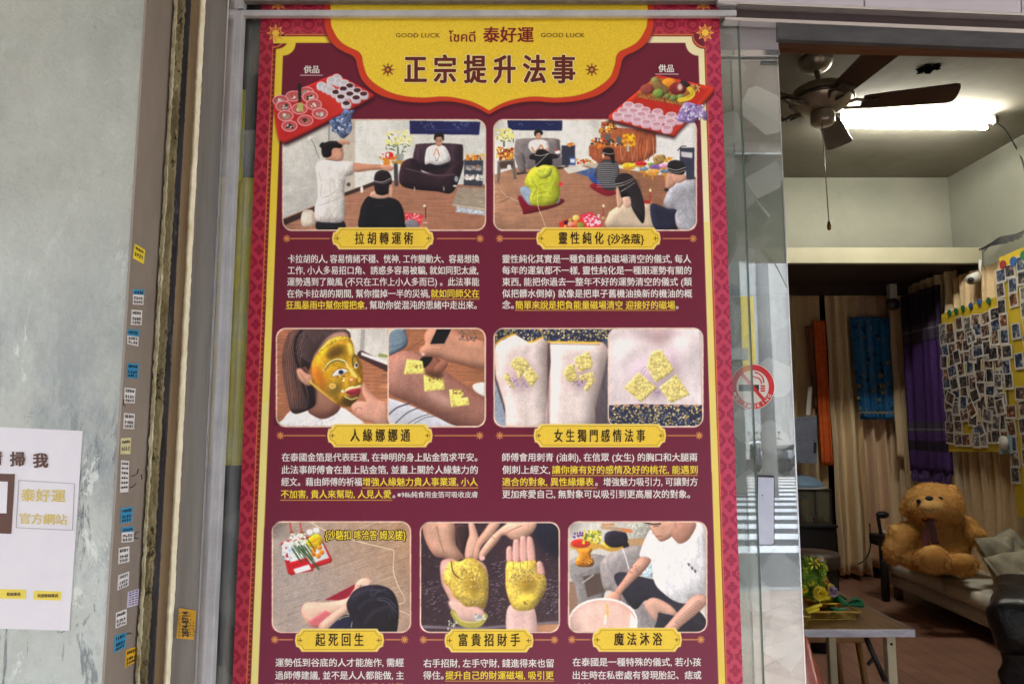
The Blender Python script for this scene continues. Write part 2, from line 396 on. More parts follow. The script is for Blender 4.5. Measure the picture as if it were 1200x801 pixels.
# background + damask border
def hexa(c): return np.array(c, np.float32) / 255
XX = np.broadcast_to((_xs / (1.33 / F) + 600)[None], (CH, CW)); YY = np.broadcast_to((-_zs / (1.33 / F))[:, None], (CH, CW))   # plane coordinates in px units
IMG[:] = hexa((110, 25, 52))
def quat(cx, cy, off, r):
    d = np.full(XX.shape, 1e9, np.float32)
    for ox, oy in ((off, 0), (-off, 0), (0, off * 1.1), (0, -off * 1.1)):
        d = np.minimum(d, np.hypot(XX - cx - ox, ((YY - cy + 15) % 30 - 15) - oy) - r)
    return d
def bordercol(cx0, cx1):
    c = np.empty((CH, CW, 3), np.float32); c[:] = hexa((148, 24, 54))
    light = hexa((186, 54, 76))
    for cx in cx0:
        c[quat(cx, 0, 6.2, 5.6) < 0] = light
        c[quat(cx, 0, 3.6, 2.7) < 0] = hexa((150, 24, 54))
    for cx in cx1:
        yy = (YY - 15 + 15) % 30 - 15; d = np.hypot(XX - cx, yy)
        c[(d < 3.4)] = light; c[d < 1.6] = hexa((150, 24, 54)); c[np.abs(d - 9) < 0.8] = light
    return c
b1 = bordercol([298, 849], [288.5, 306.5, 839.5, 857]); rr_ = XX > 600; b1 = np.where(rr_[..., None], b1 * .92 + np.array((.06, .05, .08), np.float32), b1).astype(np.float32)  # right border lightened in colour to imitate a reflection tint
side = (XX < 306) | (XX > 837)
top = (YY < (-float(plane_xz(600, 39.5)[1]) / (1.33 / F)))
b2 = bordercol(np.arange(250, 900, 28.0), np.arange(264, 900, 28.0))
IMG[:] = np.where(side[..., None], b1, IMG); IMG[:] = np.where(top[..., None], b2, IMG)
def fx(x, y): return 600 + (x - 600) * (y + 6871) / 7271            # straight verticals of the poster
def band(x0, x1, y0, y1, col, **k): poly([(fx(x0, y0), y0), (fx(x1, y0), y0), (fx(x1, y1), y1), (fx(x0, y1), y1)], col, **k)
setT(0, 0, 1)
# frame: maroon field with concave corners, yellow band, dashes, thin line
def field(x0, x1, y0, r):
    n = 8; p = []
    for k in range(n + 1):
        t = math.radians(90 - 90 * k / n); p.append((fx(x0, y0) + r * math.cos(t), y0 + r * math.sin(t)))
    for k in range(n + 1):
        t = math.radians(180 - 90 * k / n); p.append((fx(x1, y0) + r * math.cos(t), y0 + r * math.sin(t)))
    return p + [(fx(x1, 840), 840), (fx(x0, 840), 840)]
poly(field(304.5, 838.9, 40, 15), (222, 128, 72)); poly(field(305.8, 837.7, 41.3, 15), (120, 26, 36))
for k in range(0, 260):
    y = 60 + k * 3.0
    if k % 2: band(306.2, 308.6, y, y + 1.6, (196, 92, 62), soft=0)
poly(field(309.8, 836.4, 43, 14.6), (238, 214, 64))
setclip([(600, -20), (900, -20), (900, 830), (600, 830)]); poly(field(309.8, 836.4, 43, 14.6), (240, 232, 186)); setclip(None)
band(309.8, 318, 58, 470, (240, 214, 62), grad=((240, 226, 120), (0, 250), (0, 470))); band(309.8, 318, 470, 840, (238, 226, 142))
poly([(320, 43), (390, 43), (390, 51), (320, 51)], (240, 214, 62), soft=0)
band(829, 836.4, 260, 840, (238, 226, 150), grad=((228, 200, 88), (0, 260), (0, 800)))
poly(field(318, 829, 50.5, 15), (108, 24, 50), grad=((112, 32, 62), (0, 500), (0, 800)), noise=.02)  # purplish drift down the field paints in reflected haze
for sx, sy in ((323, 39), (826, 38.5), (326, 3), (824, 3)):
    for k in range(8):
        t = k * math.pi / 4; c, s = math.cos(t), math.sin(t)
        line([(sx, sy), (sx + 10 * c, sy + 10 * s)], 1.4, (238, 170, 66), smooth=False)
        line([(sx + 9.6 * c, sy + 9.6 * s), (sx + 5.6 * math.cos(t + .39), sy + 5.6 * math.sin(t + .39)), (sx + 9.6 * math.cos(t + .785), sy + 9.6 * math.sin(t + .785))], .8, (240, 180, 80), smooth=False)
    ell(sx, sy, 4, 4, (246, 210, 70))
# header panel
inner = [(387.5, -14), (387.5, 24), (391, 37), (399, 49), (410, 56), (419, 60), (424, 66), (426, 77), (432.5, 92), (450, 105), (470, 112), (495, 114.6), (520, 113.3), (540, 116), (557, 121), (572.5, 129.5)]
outer = [(380, -14), (380, 24), (383, 40), (391, 53), (403, 61), (412, 65), (417, 70.5), (419, 79), (425, 95), (443, 110.5), (468, 118), (495, 120.5), (520, 118.8), (540, 121), (557, 126), (572.5, 134)]
def mirror(p): return p + [(1146 - x, y) for x, y in p[::-1]]
def smh(p): return [(v.x, v.y) for v in cr([(x, y, 0) for x, y in p], 5, False)]
inner = mirror(smh(inner)); outer = mirror(smh(outer))
poly([(x, y + 3) for x, y in outer], (64, 12, 30), soft=7)
poly(outer, (206, 62, 34)); poly([(x, y) for x, y in inner], (150, 60, 24), soft=3)
poly(inner, (240, 208, 58), noise=.055, ns=(1, 1), grad=((232, 198, 50), (400, 0), (740, 0)))
poly(inner, (236, 206, 60), noise=.03, ns=(5, 5), soft=1) if False else None

GOLD = (228, 170, 84)
def ornament(x, y, r, col):
    for k in range(8):
        t = k * math.pi / 4; line([(x + r * .25 * math.cos(t), y + r * .25 * math.sin(t)), (x + r * math.cos(t), y + r * math.sin(t))], 1.15, col, smooth=False)
def divider(y, sl, l0, l1, r0, r1, sr):
    ornament(sl, y, 4, GOLD); ornament(sr, y, 4, GOLD)
    line([(l0, y), (l1, y)], 1.1, GOLD, smooth=False); line([(r0, y), (r1, y)], 1.1, GOLD, smooth=False)
divider(279.5, 336, 341, 386, 512, 557, 562.5); divider(279.5, 585.5, 590, 627, 777, 807, 812)
divider(510, 328.5, 333, 381, 509, 558, 562); divider(510, 585.5, 590, 624, 782, 814, 819)
divider(748.8, 322, 327, 343, 452, 469, 474); divider(749, 496, 500, 519, 627, 645, 649.5); divider(748.8, 670, 675, 691, 800, 817, 821)
def plate(x0, y0, x1, y1):
    a, b = 8.0, 6.0; ym = (y0 + y1) / 2
    def outline(g):
        X0, Y0, X1, Y1 = x0 + g, y0 + g, x1 - g, y1 - g; p = [(X0 + a, Y0), (X1 - a, Y0), (X1 - a + 1.2, Y0 + 2.2), (X1 - a + 3.5, Y0 + b - .8)]
        p += [(X1 - 1.5, Y0 + b), (X1, ym), (X1 - 1.5, Y1 - b), (X1 - a + 3.5, Y1 - b + .8), (X1 - a + 1.2, Y1 - 2.2), (X1 - a, Y1), (X0 + a, Y1), (X0 + a - 1.2, Y1 - 2.2), (X0 + a - 3.5, Y1 - b + .8)]
        return p + [(X0 + 1.5, Y1 - b), (X0, ym), (X0 + 1.5, Y0 + b), (X0 + a - 3.5, Y0 + b - .8), (X0 + a - 1.2, Y0 + 2.2)]
    poly(outline(0), (246, 226, 150)); poly(outline(1.3), (226, 188, 52)); poly(outline(1.3), (232, 196, 56), grad=((238, 204, 66), (0, y0), (0, y1)), noise=.015)
    o = outline(2.9); line(o + [o[0]], .55, (176, 134, 44), smooth=False)
    for x in (x0 + 6.2, x1 - 6.2):
        for k in range(4): line([(x, ym), (x + 2.3 * math.cos(k * math.pi / 2), ym + 2.3 * math.sin(k * math.pi / 2))], .9, (110, 76, 20), smooth=False)
    return outline(0)
PHOTOS = [(330.6, 139.6, 569.6, 270.8), (577.8, 139.6, 816.6, 270.8), (323.2, 383.8, 569.2, 500.4), (578, 383.8, 824, 500.4), (318.4, 610.2, 481.8, 741), (491.8, 610.8, 656, 741), (665.3, 610.2, 828.7, 741)]
PLATES = [(389, 266.4, 508.3, 292.4), (628, 266.4, 774, 292.4), (383.4, 496.2, 507, 523.8), (625, 496.2, 780.4, 523.8), (345.6, 735.8, 450.2, 763), (520.6, 736, 625.2, 763.4), (693.5, 734.6, 798.9, 763)]
def frame(i):
    TEX[0] = 1; setclip(None); setT(0, 0, 1); x0, y0, x1, y1 = PHOTOS[i]
    poly(rrect(x0, y0, x1, y1, 12), (236, 208, 186)); setclip(rrect(x0 + 1.6, y0 + 1.6, x1 - 1.6, y1 - 1.6, 10.6))
SKIN = (216, 172, 150); SKD = (165, 118, 98)
def wood(pts, c, c2=None, amp=.13, **k): poly(pts, c, noise=amp, ns=(40, 1), **k)
# ---- photo 1: standing woman in white, man seated on dark sofa
frame(0); setT(320, 140, 6.16)
wood([(0, 0), (1600, 0), (1600, 820), (0, 820)], (176, 128, 104), amp=.10, grad=((160, 112, 90), (300, 500), (1400, 800)))
poly([(0, 0), (590, 0), (590, 500), (75, 715), (0, 740)], (214, 214, 208), grad=((186, 186, 182), (60, 300), (420, 500)), noise=.02, ns=(9, 9))
poly([(500, 0), (592, 0), (592, 500), (520, 530)], (196, 188, 176)); poly([(590, 0), (1560, 0), (1560, 470), (1350, 470), (830, 440), (590, 496)], (222, 223, 218), grad=((206, 208, 204), (700, 200), (1500, 300)), noise=.015, ns=(9, 9))
line([(80, 742), (300, 650)], 44, (62, 42, 40), smooth=False); line([(520, 540), (600, 512), (730, 462)], 28, (66, 46, 44), smooth=False)
line([(405, 50), (403, 150)], 4, (70, 70, 70)); line([(262, 120), (300, 190), (320, 250), (335, 280)], 4, (110, 104, 100)); ell(262, 132, 14, 18, (236, 232, 222))
ell(640, 505, 11, 26, (238, 238, 236)); ell(545, 470, 14, 14, (80, 70, 60)); ell(590, 512, 9, 9, (60, 50, 44))
blob([(205, 760), (212, 670), (290, 662), (302, 755), (255, 772)], (226, 218, 205), shade=(.25, 20)); ell(252, 663, 38, 12, (206, 196, 182)); 
for k in range(5): line([(208, 690 + k * 16), (298, 684 + k * 16)], 2, (190, 180, 166))
# navy banner with script
poly([(985, 10), (1495, 18), (1486, 112), (988, 106)], (38, 42, 92), noise=.08)
for x, y in ((1060, 30), (1085, 60), (1105, 45), (1130, 40), (1145, 62), (1300, 45), (1325, 65), (1350, 40), (1380, 50), (1395, 36)): line([(x, y), (x + 10, y - 14), (x + 18, y + 8)], 3, (150, 160, 190))
for x in range(1095, 1380, 14): line([(x, 76), (x + 8, 74 + random.uniform(-3, 3))], 3, (90, 100, 150), smooth=False)
# lilies
for _ in range(46): a, b = random.uniform(815, 985), random.uniform(110, 235); line([(a, b), (a + random.uniform(-26, 26), b + random.uniform(-18, 18))], 6, random.choice([(70, 96, 50), (50, 70, 38), (110, 130, 70)]), smooth=False)
for _ in range(60): ell(random.uniform(810, 1000), random.uniform(85, 180), random.uniform(8, 18), random.uniform(5, 11), random.choice([(236, 232, 150), (245, 243, 196), (226, 222, 130), (250, 250, 226)]), rot=random.uniform(0, 3), soft=1)
line([(900, 200), (905, 300)], 10, (60, 84, 44)); poly([(880, 250), (945, 250), (930, 320), (892, 320)], (150, 150, 140))
# side table and offerings
poly([(850, 300), (970, 296), (985, 312), (860, 322)], (196, 146, 70)); line([(925, 320), (920, 480)], 12, (190, 140, 60), smooth=False); line([(885, 330), (890, 470)], 30, (70, 66, 72), smooth=False)
poly([(760, 270), (900, 268), (880, 292), (790, 294)], (214, 124, 40)); ell(838, 258, 32, 22, (206, 42, 40)); stars(770, 250, 890, 280, 18, [(230, 80, 90), (236, 190, 60), (230, 230, 220)], 8); ell(820, 312, 24, 28, (218, 140, 50)); ell(930, 278, 13, 22, (160, 170, 170))
# dark sofa
blob([(1025, 200), (1050, 178), (1200, 172), (1345, 180), (1370, 200), (1366, 320), (1330, 380), (1180, 400), (1020, 330)], (62, 46, 58), shade=(.4, 40), lit=(.5, 30), noise=.06)
blob([(925, 330), (1000, 280), (1060, 330), (1080, 380), (1210, 396), (1250, 372), (1340, 300), (1375, 320), (1300, 520), (1180, 520), (930, 480)], (52, 37, 46), shade=(.4, 50), lit=(.6, 24), noise=.06)
line([(960, 355), (1040, 375), (1180, 404), (1310, 398)], 7, (110, 92, 104)); line([(1050, 190), (1040, 290)], 5, (96, 80, 92)); line([(1290, 195), (1296, 300)], 5, (90, 74, 86))
for x in (1020, 1232): line([(x, 490), (x, 512)], 9, (190, 180, 170), smooth=False)
# shelf, rug
poly([(1380, 290), (1515, 296), (1512, 484), (1376, 476)], (60, 64, 78)); 
for y in (330, 395): poly([(1386, y), (1510, y + 5), (1508, y + 40), (1384, y + 34)], (120, 122, 128))
stars(1390, 405, 1505, 440, 26, [(232, 230, 226), (206, 200, 190)], 12); stars(1390, 255, 1520, 292, 34, [(190, 110, 40), (210, 140, 60), (130, 60, 30), (220, 190, 110)], 11); stars(1395, 335, 1505, 362, 16, [(180, 170, 160), (150, 120, 100)], 9)
poly([(1335, 490), (1540, 498), (1540, 665), (1290, 622)], (156, 144, 128), noise=.10, ns=(6, 1)); poly([(1325, 628), (1540, 664), (1540, 694), (1316, 668)], (176, 184, 194), noise=.2, ns=(3, 3))
line([(1300, 618), (1530, 650)], 7, (210, 200, 184), smooth=False); ell(1322, 430, 14, 22, (150, 160, 170)); ell(1312, 480, 16, 7, (230, 228, 224))
# seated man
blob([(1050, 330), (1100, 305), (1240, 312), (1275, 335), (1200, 360), (1110, 356)], (30, 28, 34)); blob([(1095, 320), (1105, 220), (1140, 190), (1190, 184), (1240, 196), (1272, 250), (1278, 296), (1230, 322), (1180, 330), (1130, 318)], (236, 238, 240), shade=(.22, 22), lit=(.22, 14))
ell(1196, 158, 26, 40, (196, 152, 128), shade=(.25, 12)); blob([(1160, 140), (1168, 106), (1198, 96), (1230, 108), (1232, 150), (1222, 150), (1214, 128), (1180, 130), (1170, 152)], (28, 24, 24))
line([(1162, 260), (1174, 214)], 12, SKIN); line([(1200, 262), (1182, 210)], 12, (200, 156, 132)); line([(1170, 270), (1180, 300), (1196, 270)], 3, (90, 60, 50)); line([(1186, 160), (1206, 160)], 2, (70, 40, 36)); line([(1190, 180), (1202, 180)], 3, (150, 90, 80))
# candle stand, cushion
poly([(930, 672), (1090, 690), (1060, 770), (940, 760)], (196, 58, 66), noise=.2, ns=(3, 3)); stars(940, 680, 1075, 740, 40, [(240, 226, 228), (226, 120, 130)], 6)
line([(1100, 632), (1102, 712)], 6, (44, 34, 36), smooth=False); ell(1092, 624, 10, 8, (250, 246, 236)); line([(1086, 745), (1112, 745)], 6, (220, 200, 180), smooth=False); blob([(930, 770), (960, 730), (1010, 722), (1050, 750), (1050, 775)], (120, 116, 126))
# kneeling person in black
blob([(640, 800), (628, 670), (650, 600), (690, 556), (780, 560), (850, 566), (905, 590), (938, 650), (950, 740), (930, 800)], (26, 25, 30), shade=(.3, 24), lit=(.5, 24)); line([(735, 622), (800, 624)], 3, (90, 90, 96))
blob([(700, 556), (720, 520), (800, 520), (830, 560), (770, 572)], (208, 168, 148)); blob([(728, 440), (740, 388), (780, 366), (830, 376), (856, 430), (846, 510), (810, 545), (750, 540), (732, 500)], (34, 26, 30), lit=(.6, 16))
line([(726, 442), (790, 452), (850, 424)], 5, (206, 200, 196)); line([(728, 452), (800, 462), (852, 436)], 3, (180, 176, 172)); blob([(838, 480), (856, 470), (862, 520), (850, 560), (836, 540)], (205, 162, 140))
# standing woman
blob([(315, 740), (330, 800), (512, 800), (500, 720), (410, 730)], (30, 30, 36)); 
blob([(306, 350), (330, 304), (400, 292), (500, 300), (592, 312), (592, 350), (576, 396), (540, 410), (520, 440), (516, 560), (520, 640), (505, 735), (410, 744), (310, 728), (300, 640), (322, 560), (318, 430)], (224, 222, 218), shade=(.24, 26), lit=(.28, 18), noise=.015)
for a in ([(478, 440), (520, 418), (560, 414)], [(350, 470), (350, 560), (420, 540), (500, 470)], [(336, 620), (400, 600), (500, 560)], [(330, 380), (345, 440)], [(420, 744), (430, 680), (470, 620)]): line(a, 6, (190, 188, 186), soft=3)
blob([(580, 340), (592, 314), (660, 322), (740, 326), (800, 330), (815, 352), (780, 362), (700, 368), (592, 380)], (202, 148, 122), shade=(.3, 14)); blob([(775, 335), (840, 330), (870, 350), (850, 372), (800, 366)], (206, 152, 126))
blob([(380, 285), (385, 250), (430, 220), (480, 230), (500, 275), (480, 300), (430, 298)], (198, 150, 126)); blob([(430, 190), (495, 190), (508, 240), (502, 290), (478, 300), (440, 270)], (206, 156, 132), shade=(.2, 10)); ell(440, 228, 13, 24, (206, 150, 126))
blob([(348, 210), (334, 190), (352, 168), (378, 168), (410, 156), (470, 160), (502, 184), (488, 208), (450, 206), (426, 218), (420, 260), (390, 276), (362, 270), (350, 240)], (26, 22, 26), lit=(.5, 12)); blob([(462, 160), (500, 148), (548, 158), (552, 178), (536, 182), (522, 174), (512, 188), (490, 180)], (196, 148, 124)); line([(380, 288), (430, 296), (470, 302)], 3, (60, 60, 70))
for a in ([(345, 330), (360, 420), (352, 520)], [(420, 310), (400, 400), (430, 480)], [(480, 320), (470, 380), (520, 430)], [(330, 560), (380, 520), (450, 500)], [(360, 700), (400, 640), (470, 600)], [(500, 560), (480, 660), (490, 720)]): line(a, 14, (204, 202, 200), soft=6)
for a in ([(365, 340), (380, 430)], [(450, 330), (440, 420)], [(350, 640), (420, 610)]): line(a, 8, (240, 240, 238), soft=4)
line([(486, 222), (500, 226)], 3, (60, 40, 36)); line([(492, 266), (506, 268)], 3, (150, 80, 76)); line([(504, 236), (512, 250), (504, 254)], 4, (176, 126, 104)); line([(362, 196), (400, 176), (450, 172)], 3, (70, 64, 68)); line([(380, 240), (400, 210), (430, 200)], 3, (64, 58, 62))
for x in (1184, 1206): ell(x, 154, 4, 2.5, (40, 30, 30)); line([(x - 6, 146), (x + 6, 146)], 2, (40, 30, 30))
for a in ([(1120, 230), (1130, 290)], [(1150, 210), (1160, 300)], [(1240, 220), (1230, 300)], [(1215, 240), (1225, 310)]): line(a, 6, (206, 208, 212), soft=3)
# ---- photo 2: ceremony room
frame(1); setT(575, 140, 6.16)
wood([(0, 0), (1600, 0), (1600, 820), (0, 820)], (178, 134, 108), amp=.10, grad=((150, 106, 82), (300, 400), (900, 800)))
poly([(20, 0), (1560, 0), (1560, 420), (1200, 400), (800, 330), (500, 340), (180, 350), (20, 400)], (224, 224, 220), noise=.015, ns=(9, 9))
poly([(118, 5), (516, 10), (514, 82), (128, 78)], (36, 42, 88), noise=.08); line([(200, 40), (216, 28), (230, 46)], 3, (140, 150, 180)); line([(400, 26), (430, 40), (450, 30)], 3, (130, 140, 180))
for _ in range(40): a, b = random.uniform(40, 165), random.uniform(80, 170); line([(a, b), (a + random.uniform(-16, 16), b + random.uniform(-20, 20))], 6, random.choice([(80, 106, 60), (56, 76, 42)]), smooth=False)
stars(42, 72, 168, 150, 60, [(236, 232, 150), (246, 244, 200), (222, 216, 120)], 10); line([(95, 160), (95, 195)], 12, (70, 90, 50))
poly([(40, 215), (165, 215), (165, 280), (40, 275)], (170, 110, 50), noise=.3, ns=(4, 3)); stars(40, 205, 165, 300, 70, [(226, 150, 40), (200, 90, 40), (236, 200, 110), (120, 60, 36), (230, 230, 220), (180, 40, 40)], 9)
poly([(48, 300), (170, 285), (186, 430), (165, 436), (150, 350), (70, 360), (62, 450), (46, 450)], (116, 106, 102), lit=(.3, 8)); poly([(62, 310), (160, 300), (160, 345), (66, 350)], (80, 66, 58)); ell(132, 342, 15, 16, (230, 232, 234))
line([(50, 440), (90, 530), (120, 545), (130, 570), (60, 600)], 3, (70, 56, 50)); line([(60, 470), (100, 540), (220, 600), (300, 612)], 4, (214, 196, 176))
# grey sofa + cart
blob([(176, 170), (210, 142), (340, 136), (480, 142), (498, 180), (490, 290), (340, 320), (190, 300)], (128, 122, 124), shade=(.3, 26), lit=(.3, 16)); blob([(168, 250), (200, 236), (240, 260), (252, 380), (215, 384), (190, 330)], (120, 114, 116), lit=(.4, 12), shade=(.3, 14)); blob([(500, 230), (540, 214), (568, 240), (562, 330), (540, 344), (510, 300)], (120, 114, 116), lit=(.4, 12))
poly([(250, 290), (540, 270), (545, 330), (450, 345), (256, 360)], (112, 106, 110), lit=(.3, 10)); poly([(185, 384), (260, 384), (440, 345), (555, 342), (555, 352), (400, 370), (190, 400)], (46, 36, 34))
poly([(510, 190), (608, 186), (606, 330), (515, 330)], (54, 56, 74)); stars(540, 176, 600, 190, 12, [(200, 110, 50), (220, 150, 70)], 8); poly([(568, 272), (612, 272), (612, 330), (570, 330)], (70, 96, 160)); poly([(572, 285), (606, 285), (606, 312), (574, 312)], (226, 230, 236))
stars(620, 285, 780, 318, 46, [(214, 150, 40), (190, 60, 40), (120, 130, 60), (236, 220, 190)], 8)
poly([(520, 350), (640, 330), (720, 360), (560, 392)], (214, 212, 204)); poly([(610, 385), (760, 340), (860, 370), (700, 414)], (84, 104, 150), noise=.2, ns=(3, 3)); poly([(640, 320), (780, 318), (900, 345), (740, 352)], (190, 180, 166))
blob([(280, 262), (330, 240), (400, 244), (476, 256), (480, 280), (380, 290), (290, 290)], (30, 28, 32)); blob([(272, 200), (284, 160), (330, 146), (366, 146), (405, 160), (420, 206), (400, 240), (310, 245)], (234, 236, 236), shade=(.2, 14), lit=(.2, 10)); line([(296, 205), (322, 236), (360, 190)], 16, (196, 150, 124)); line([(414, 208), (390, 226), (362, 186)], 16, (200, 154, 128)); ell(344, 120, 22, 30, (204, 160, 134), shade=(.2, 8)); blob([(314, 112), (316, 84), (344, 74), (372, 86), (374, 110), (362, 112), (352, 96), (330, 104), (322, 122)], (26, 24, 26)); ell(482, 236, 20, 14, (236, 236, 236)); ell(474, 222, 9, 8, (200, 50, 60))
# altar cloths
setT(690, 140, 6.16)
poly([(0, 190), (80, 175), (90, 20), (150, 10), (200, 60), (485, 80), (485, 240), (400, 300), (250, 330), (70, 320), (0, 260)], (164, 92, 62), shade=(.2, 30), lit=(.3, 20), noise=.14, ns=(3, 12))
for x in range(240, 480, 22): line([(x, 110 + random.uniform(-20, 40)), (x + random.uniform(-20, 14), 210), (x + random.uniform(-30, 10), 300)], 5, random.choice([(200, 130, 96), (126, 62, 40), (214, 150, 112)]), soft=2)
stars(80, 30, 200, 90, 60, [(226, 150, 40), (236, 190, 80), (110, 50, 30), (230, 220, 200), (70, 60, 40)], 10); stars(20, 140, 240, 190, 70, [(214, 130, 50), (70, 60, 60), (220, 210, 196), (150, 60, 40), (60, 80, 60)], 10); stars(245, 110, 330, 190, 50, [(240, 196, 50), (226, 170, 30), (200, 120, 30)], 12); line([(75, 95), (300, 100)], 10, (180, 110, 60)); line([(20, 186), (240, 200)], 8, (196, 120, 70)); ell(134, 130, 20, 24, (96, 100, 104)); ell(215, 150, 20, 26, (100, 104, 110)); line([(280, 180), (282, 226)], 20, (190, 180, 160)); stars(60, 180, 130, 205, 8, [(220, 130, 40)], 12)
poly([(485, 60), (760, 60), (760, 300), (560, 290), (485, 250)], (226, 228, 228))
poly([(655, 205), (760, 205), (760, 440), (700, 430), (700, 380), (655, 300)], (58, 60, 78)); poly([(662, 232), (745, 240), (745, 280), (668, 270)], (196, 196, 200)); line([(640, 225), (668, 196), (700, 194)], 6, (50, 50, 60))
blob([(470, 270), (540, 255), (550, 300), (480, 330)], (160, 130, 80), noise=.2); stars(540, 280, 600, 308, 14, [(226, 170, 50), (210, 130, 30)], 9)
for x, y, c, r in ((288, 335, (240, 200, 50), 52), (374, 320, (200, 44, 50), 42), (448, 325, (130, 160, 70), 28), (480, 345, (130, 96, 170), 46), (540, 335, (216, 150, 190), 36), (398, 358, (120, 140, 170), 34), (458, 380, (236, 170, 90), 50), (548, 375, (110, 130, 160), 36)):
    ell(x, y, r, r * .42, c, lit=(.4, 8), noise=.14); ell(x, y + 20, r * .8, 8, (210, 150, 60)); line([(x, y + 24), (x, y + 50)], 14, (200, 136, 46), smooth=False)
# seated: stripes
blob([(0, 400), (60, 390), (110, 430), (100, 490), (20, 450)], (50, 78, 140)); blob([(10, 470), (60, 466), (200, 520), (190, 540), (120, 552), (20, 500)], (132, 30, 46)); blob([(40, 390), (70, 320), (120, 290), (190, 300), (215, 350), (212, 460), (180, 510), (110, 505), (80, 450), (50, 420)], (66, 66, 72), shade=(.3, 16))
for k in range(12): line([(62 - k * .5, 322 + k * 15), (130, 316 + k * 15.5), (208, 324 + k * 15)], 3.4, (196, 196, 196))
blob([(92, 240), (110, 208), (160, 206), (180, 230), (186, 310), (164, 312), (150, 270), (110, 262)], (26, 24, 26)); line([(94, 236), (140, 250), (178, 246)], 5, (190, 186, 180)); ell(102, 262, 10, 18, SKIN)
# beige vest woman
blob([(140, 780), (136, 690), (170, 650), (260, 600), (330, 590), (400, 606), (450, 620), (480, 720), (470, 790)], (204, 186, 164), shade=(.2, 24), lit=(.2, 16)); blob([(240, 600), (250, 560), (300, 560), (320, 610), (270, 640)], (214, 178, 158)); blob([(186, 480), (196, 420), (240, 388), (300, 400), (340, 450), (380, 540), (402, 640), (396, 740), (370, 736), (310, 640), (296, 560), (230, 560), (200, 520)], (30, 25, 30), lit=(.6, 20), shade=(.2, 12))
for a in ([(186, 468), (250, 455), (318, 425)], [(188, 486), (260, 470), (322, 436)], [(230, 520), (280, 490), (330, 456)]): line(a, 5, (208, 202, 192))
blob([(196, 500), (212, 496), (232, 560), (246, 600), (215, 640), (200, 600)], (206, 164, 142)); line([(225, 570), (260, 590), (250, 680)], 3, (226, 216, 200))
# man right
blob([(440, 640), (470, 608), (560, 640), (640, 660), (640, 790), (480, 790)], (38, 40, 60), lit=(.3, 20)); blob([(536, 600), (590, 480), (650, 450), (720, 436), (790, 470), (790, 790), (650, 790), (620, 700), (630, 650), (560, 640)], (164, 166, 176), shade=(.2, 24), lit=(.25, 18))
for a in ([(600, 620), (660, 560), (700, 500)], [(640, 700), (700, 640)], [(660, 760), (700, 720), (690, 650)]): line(a, 5, (140, 142, 152), soft=2)
blob([(560, 400), (585, 385), (640, 420), (620, 470), (580, 500), (556, 520), (548, 450)], (196, 150, 128), shade=(.2, 10)); blob([(600, 380), (680, 390), (700, 430), (650, 460), (610, 440)], (202, 156, 134)); blob([(566, 340), (580, 304), (630, 294), (680, 312), (694, 360), (680, 396), (630, 396), (580, 380)], (30, 28, 32), lit=(.4, 12)); line([(566, 352), (630, 366), (694, 346)], 5, (206, 200, 196)); line([(568, 372), (640, 384), (692, 366)], 4, (196, 190, 186)); ell(558, 508, 16, 14, (44, 40, 46)); 
for x, y in ((102, 640), (440, 528)): line([(x, y), (x, y + 62)], 7, (176, 50, 44), smooth=False); ell(x + 2, y - 16, 8, 11, (255, 244, 200)); ell(x, y + 70, 14, 10, (196, 170, 130))
poly([(395, 580), (450, 590), (440, 606), (400, 604)], (170, 40, 44)); poly([(-70, 690), (20, 665), (104, 760), (40, 800), (-20, 790)], (214, 60, 80)); stars(-50, 690, 80, 765, 60, [(246, 220, 230), (240, 200, 216), (220, 110, 140)], 8)
# woman in lime
setT(575, 140, 6.16)
blob([(196, 560), (250, 556), (500, 570), (524, 600), (440, 640), (250, 684), (230, 660)], (120, 26, 44), shade=(.25, 16), lit=(.2, 10)); blob([(210, 500), (260, 480), (310, 520), (330, 600), (280, 620), (230, 560)], (150, 168, 192), shade=(.2, 12)); blob([(480, 540), (500, 560), (490, 600), (460, 600)], (150, 168, 192))
blob([(246, 470), (262, 400), (310, 345), (400, 328), (470, 345), (498, 400), (500, 480), (490, 580), (440, 618), (340, 626), (288, 610), (280, 560), (290, 510)], (186, 196, 58), shade=(.28, 26), lit=(.35, 20))
blob([(312, 350), (380, 332), (440, 350), (430, 400), (380, 428), (330, 400)], (198, 208, 76), lit=(.5, 12), shade=(.2, 8))
for a in ([(300, 440), (330, 500), (300, 560)], [(480, 420), (450, 500), (470, 560)], [(350, 470), (420, 460)], [(310, 590), (380, 560), (460, 580)], [(330, 540), (400, 520), (440, 540)]): line(a, 6, (154, 160, 44), soft=3)
blob([(320, 270), (332, 226), (370, 214), (420, 240), (444, 300), (436, 330), (380, 326), (330, 346), (322, 310)], (22, 20, 24)); line([(316, 255), (360, 262), (420, 246)], 5, (210, 206, 200)); line([(322, 336), (380, 280), (412, 250)], 4, (214, 210, 200)); line([(334, 500), (340, 620), (368, 700), (396, 780)], 5, (212, 190, 160)); ell(505, 468, 18, 14, (214, 60, 80))
poly([(490, 745), (560, 715), (650, 710), (700, 770), (640, 800), (500, 800)], (206, 50, 44)); 
for x, y, r, c in ((545, 745, 18, (60, 24, 40)), (575, 728, 16, (150, 160, 60)), (615, 712, 25, (232, 196, 110)), (575, 756, 22, (226, 150, 130)), (610, 752, 20, (220, 120, 80)), (648, 764, 26, (130, 140, 60)), (540, 772, 12, (200, 170, 80))): ell(x, y, r, r * .9, c, lit=(.5, 6))
for x, y in ((338, 116), (354, 117)): ell(x, y, 3, 2, (40, 30, 30))
line([(340, 134), (352, 134)], 2.5, (150, 80, 76))
setT(690, 140, 6.16)
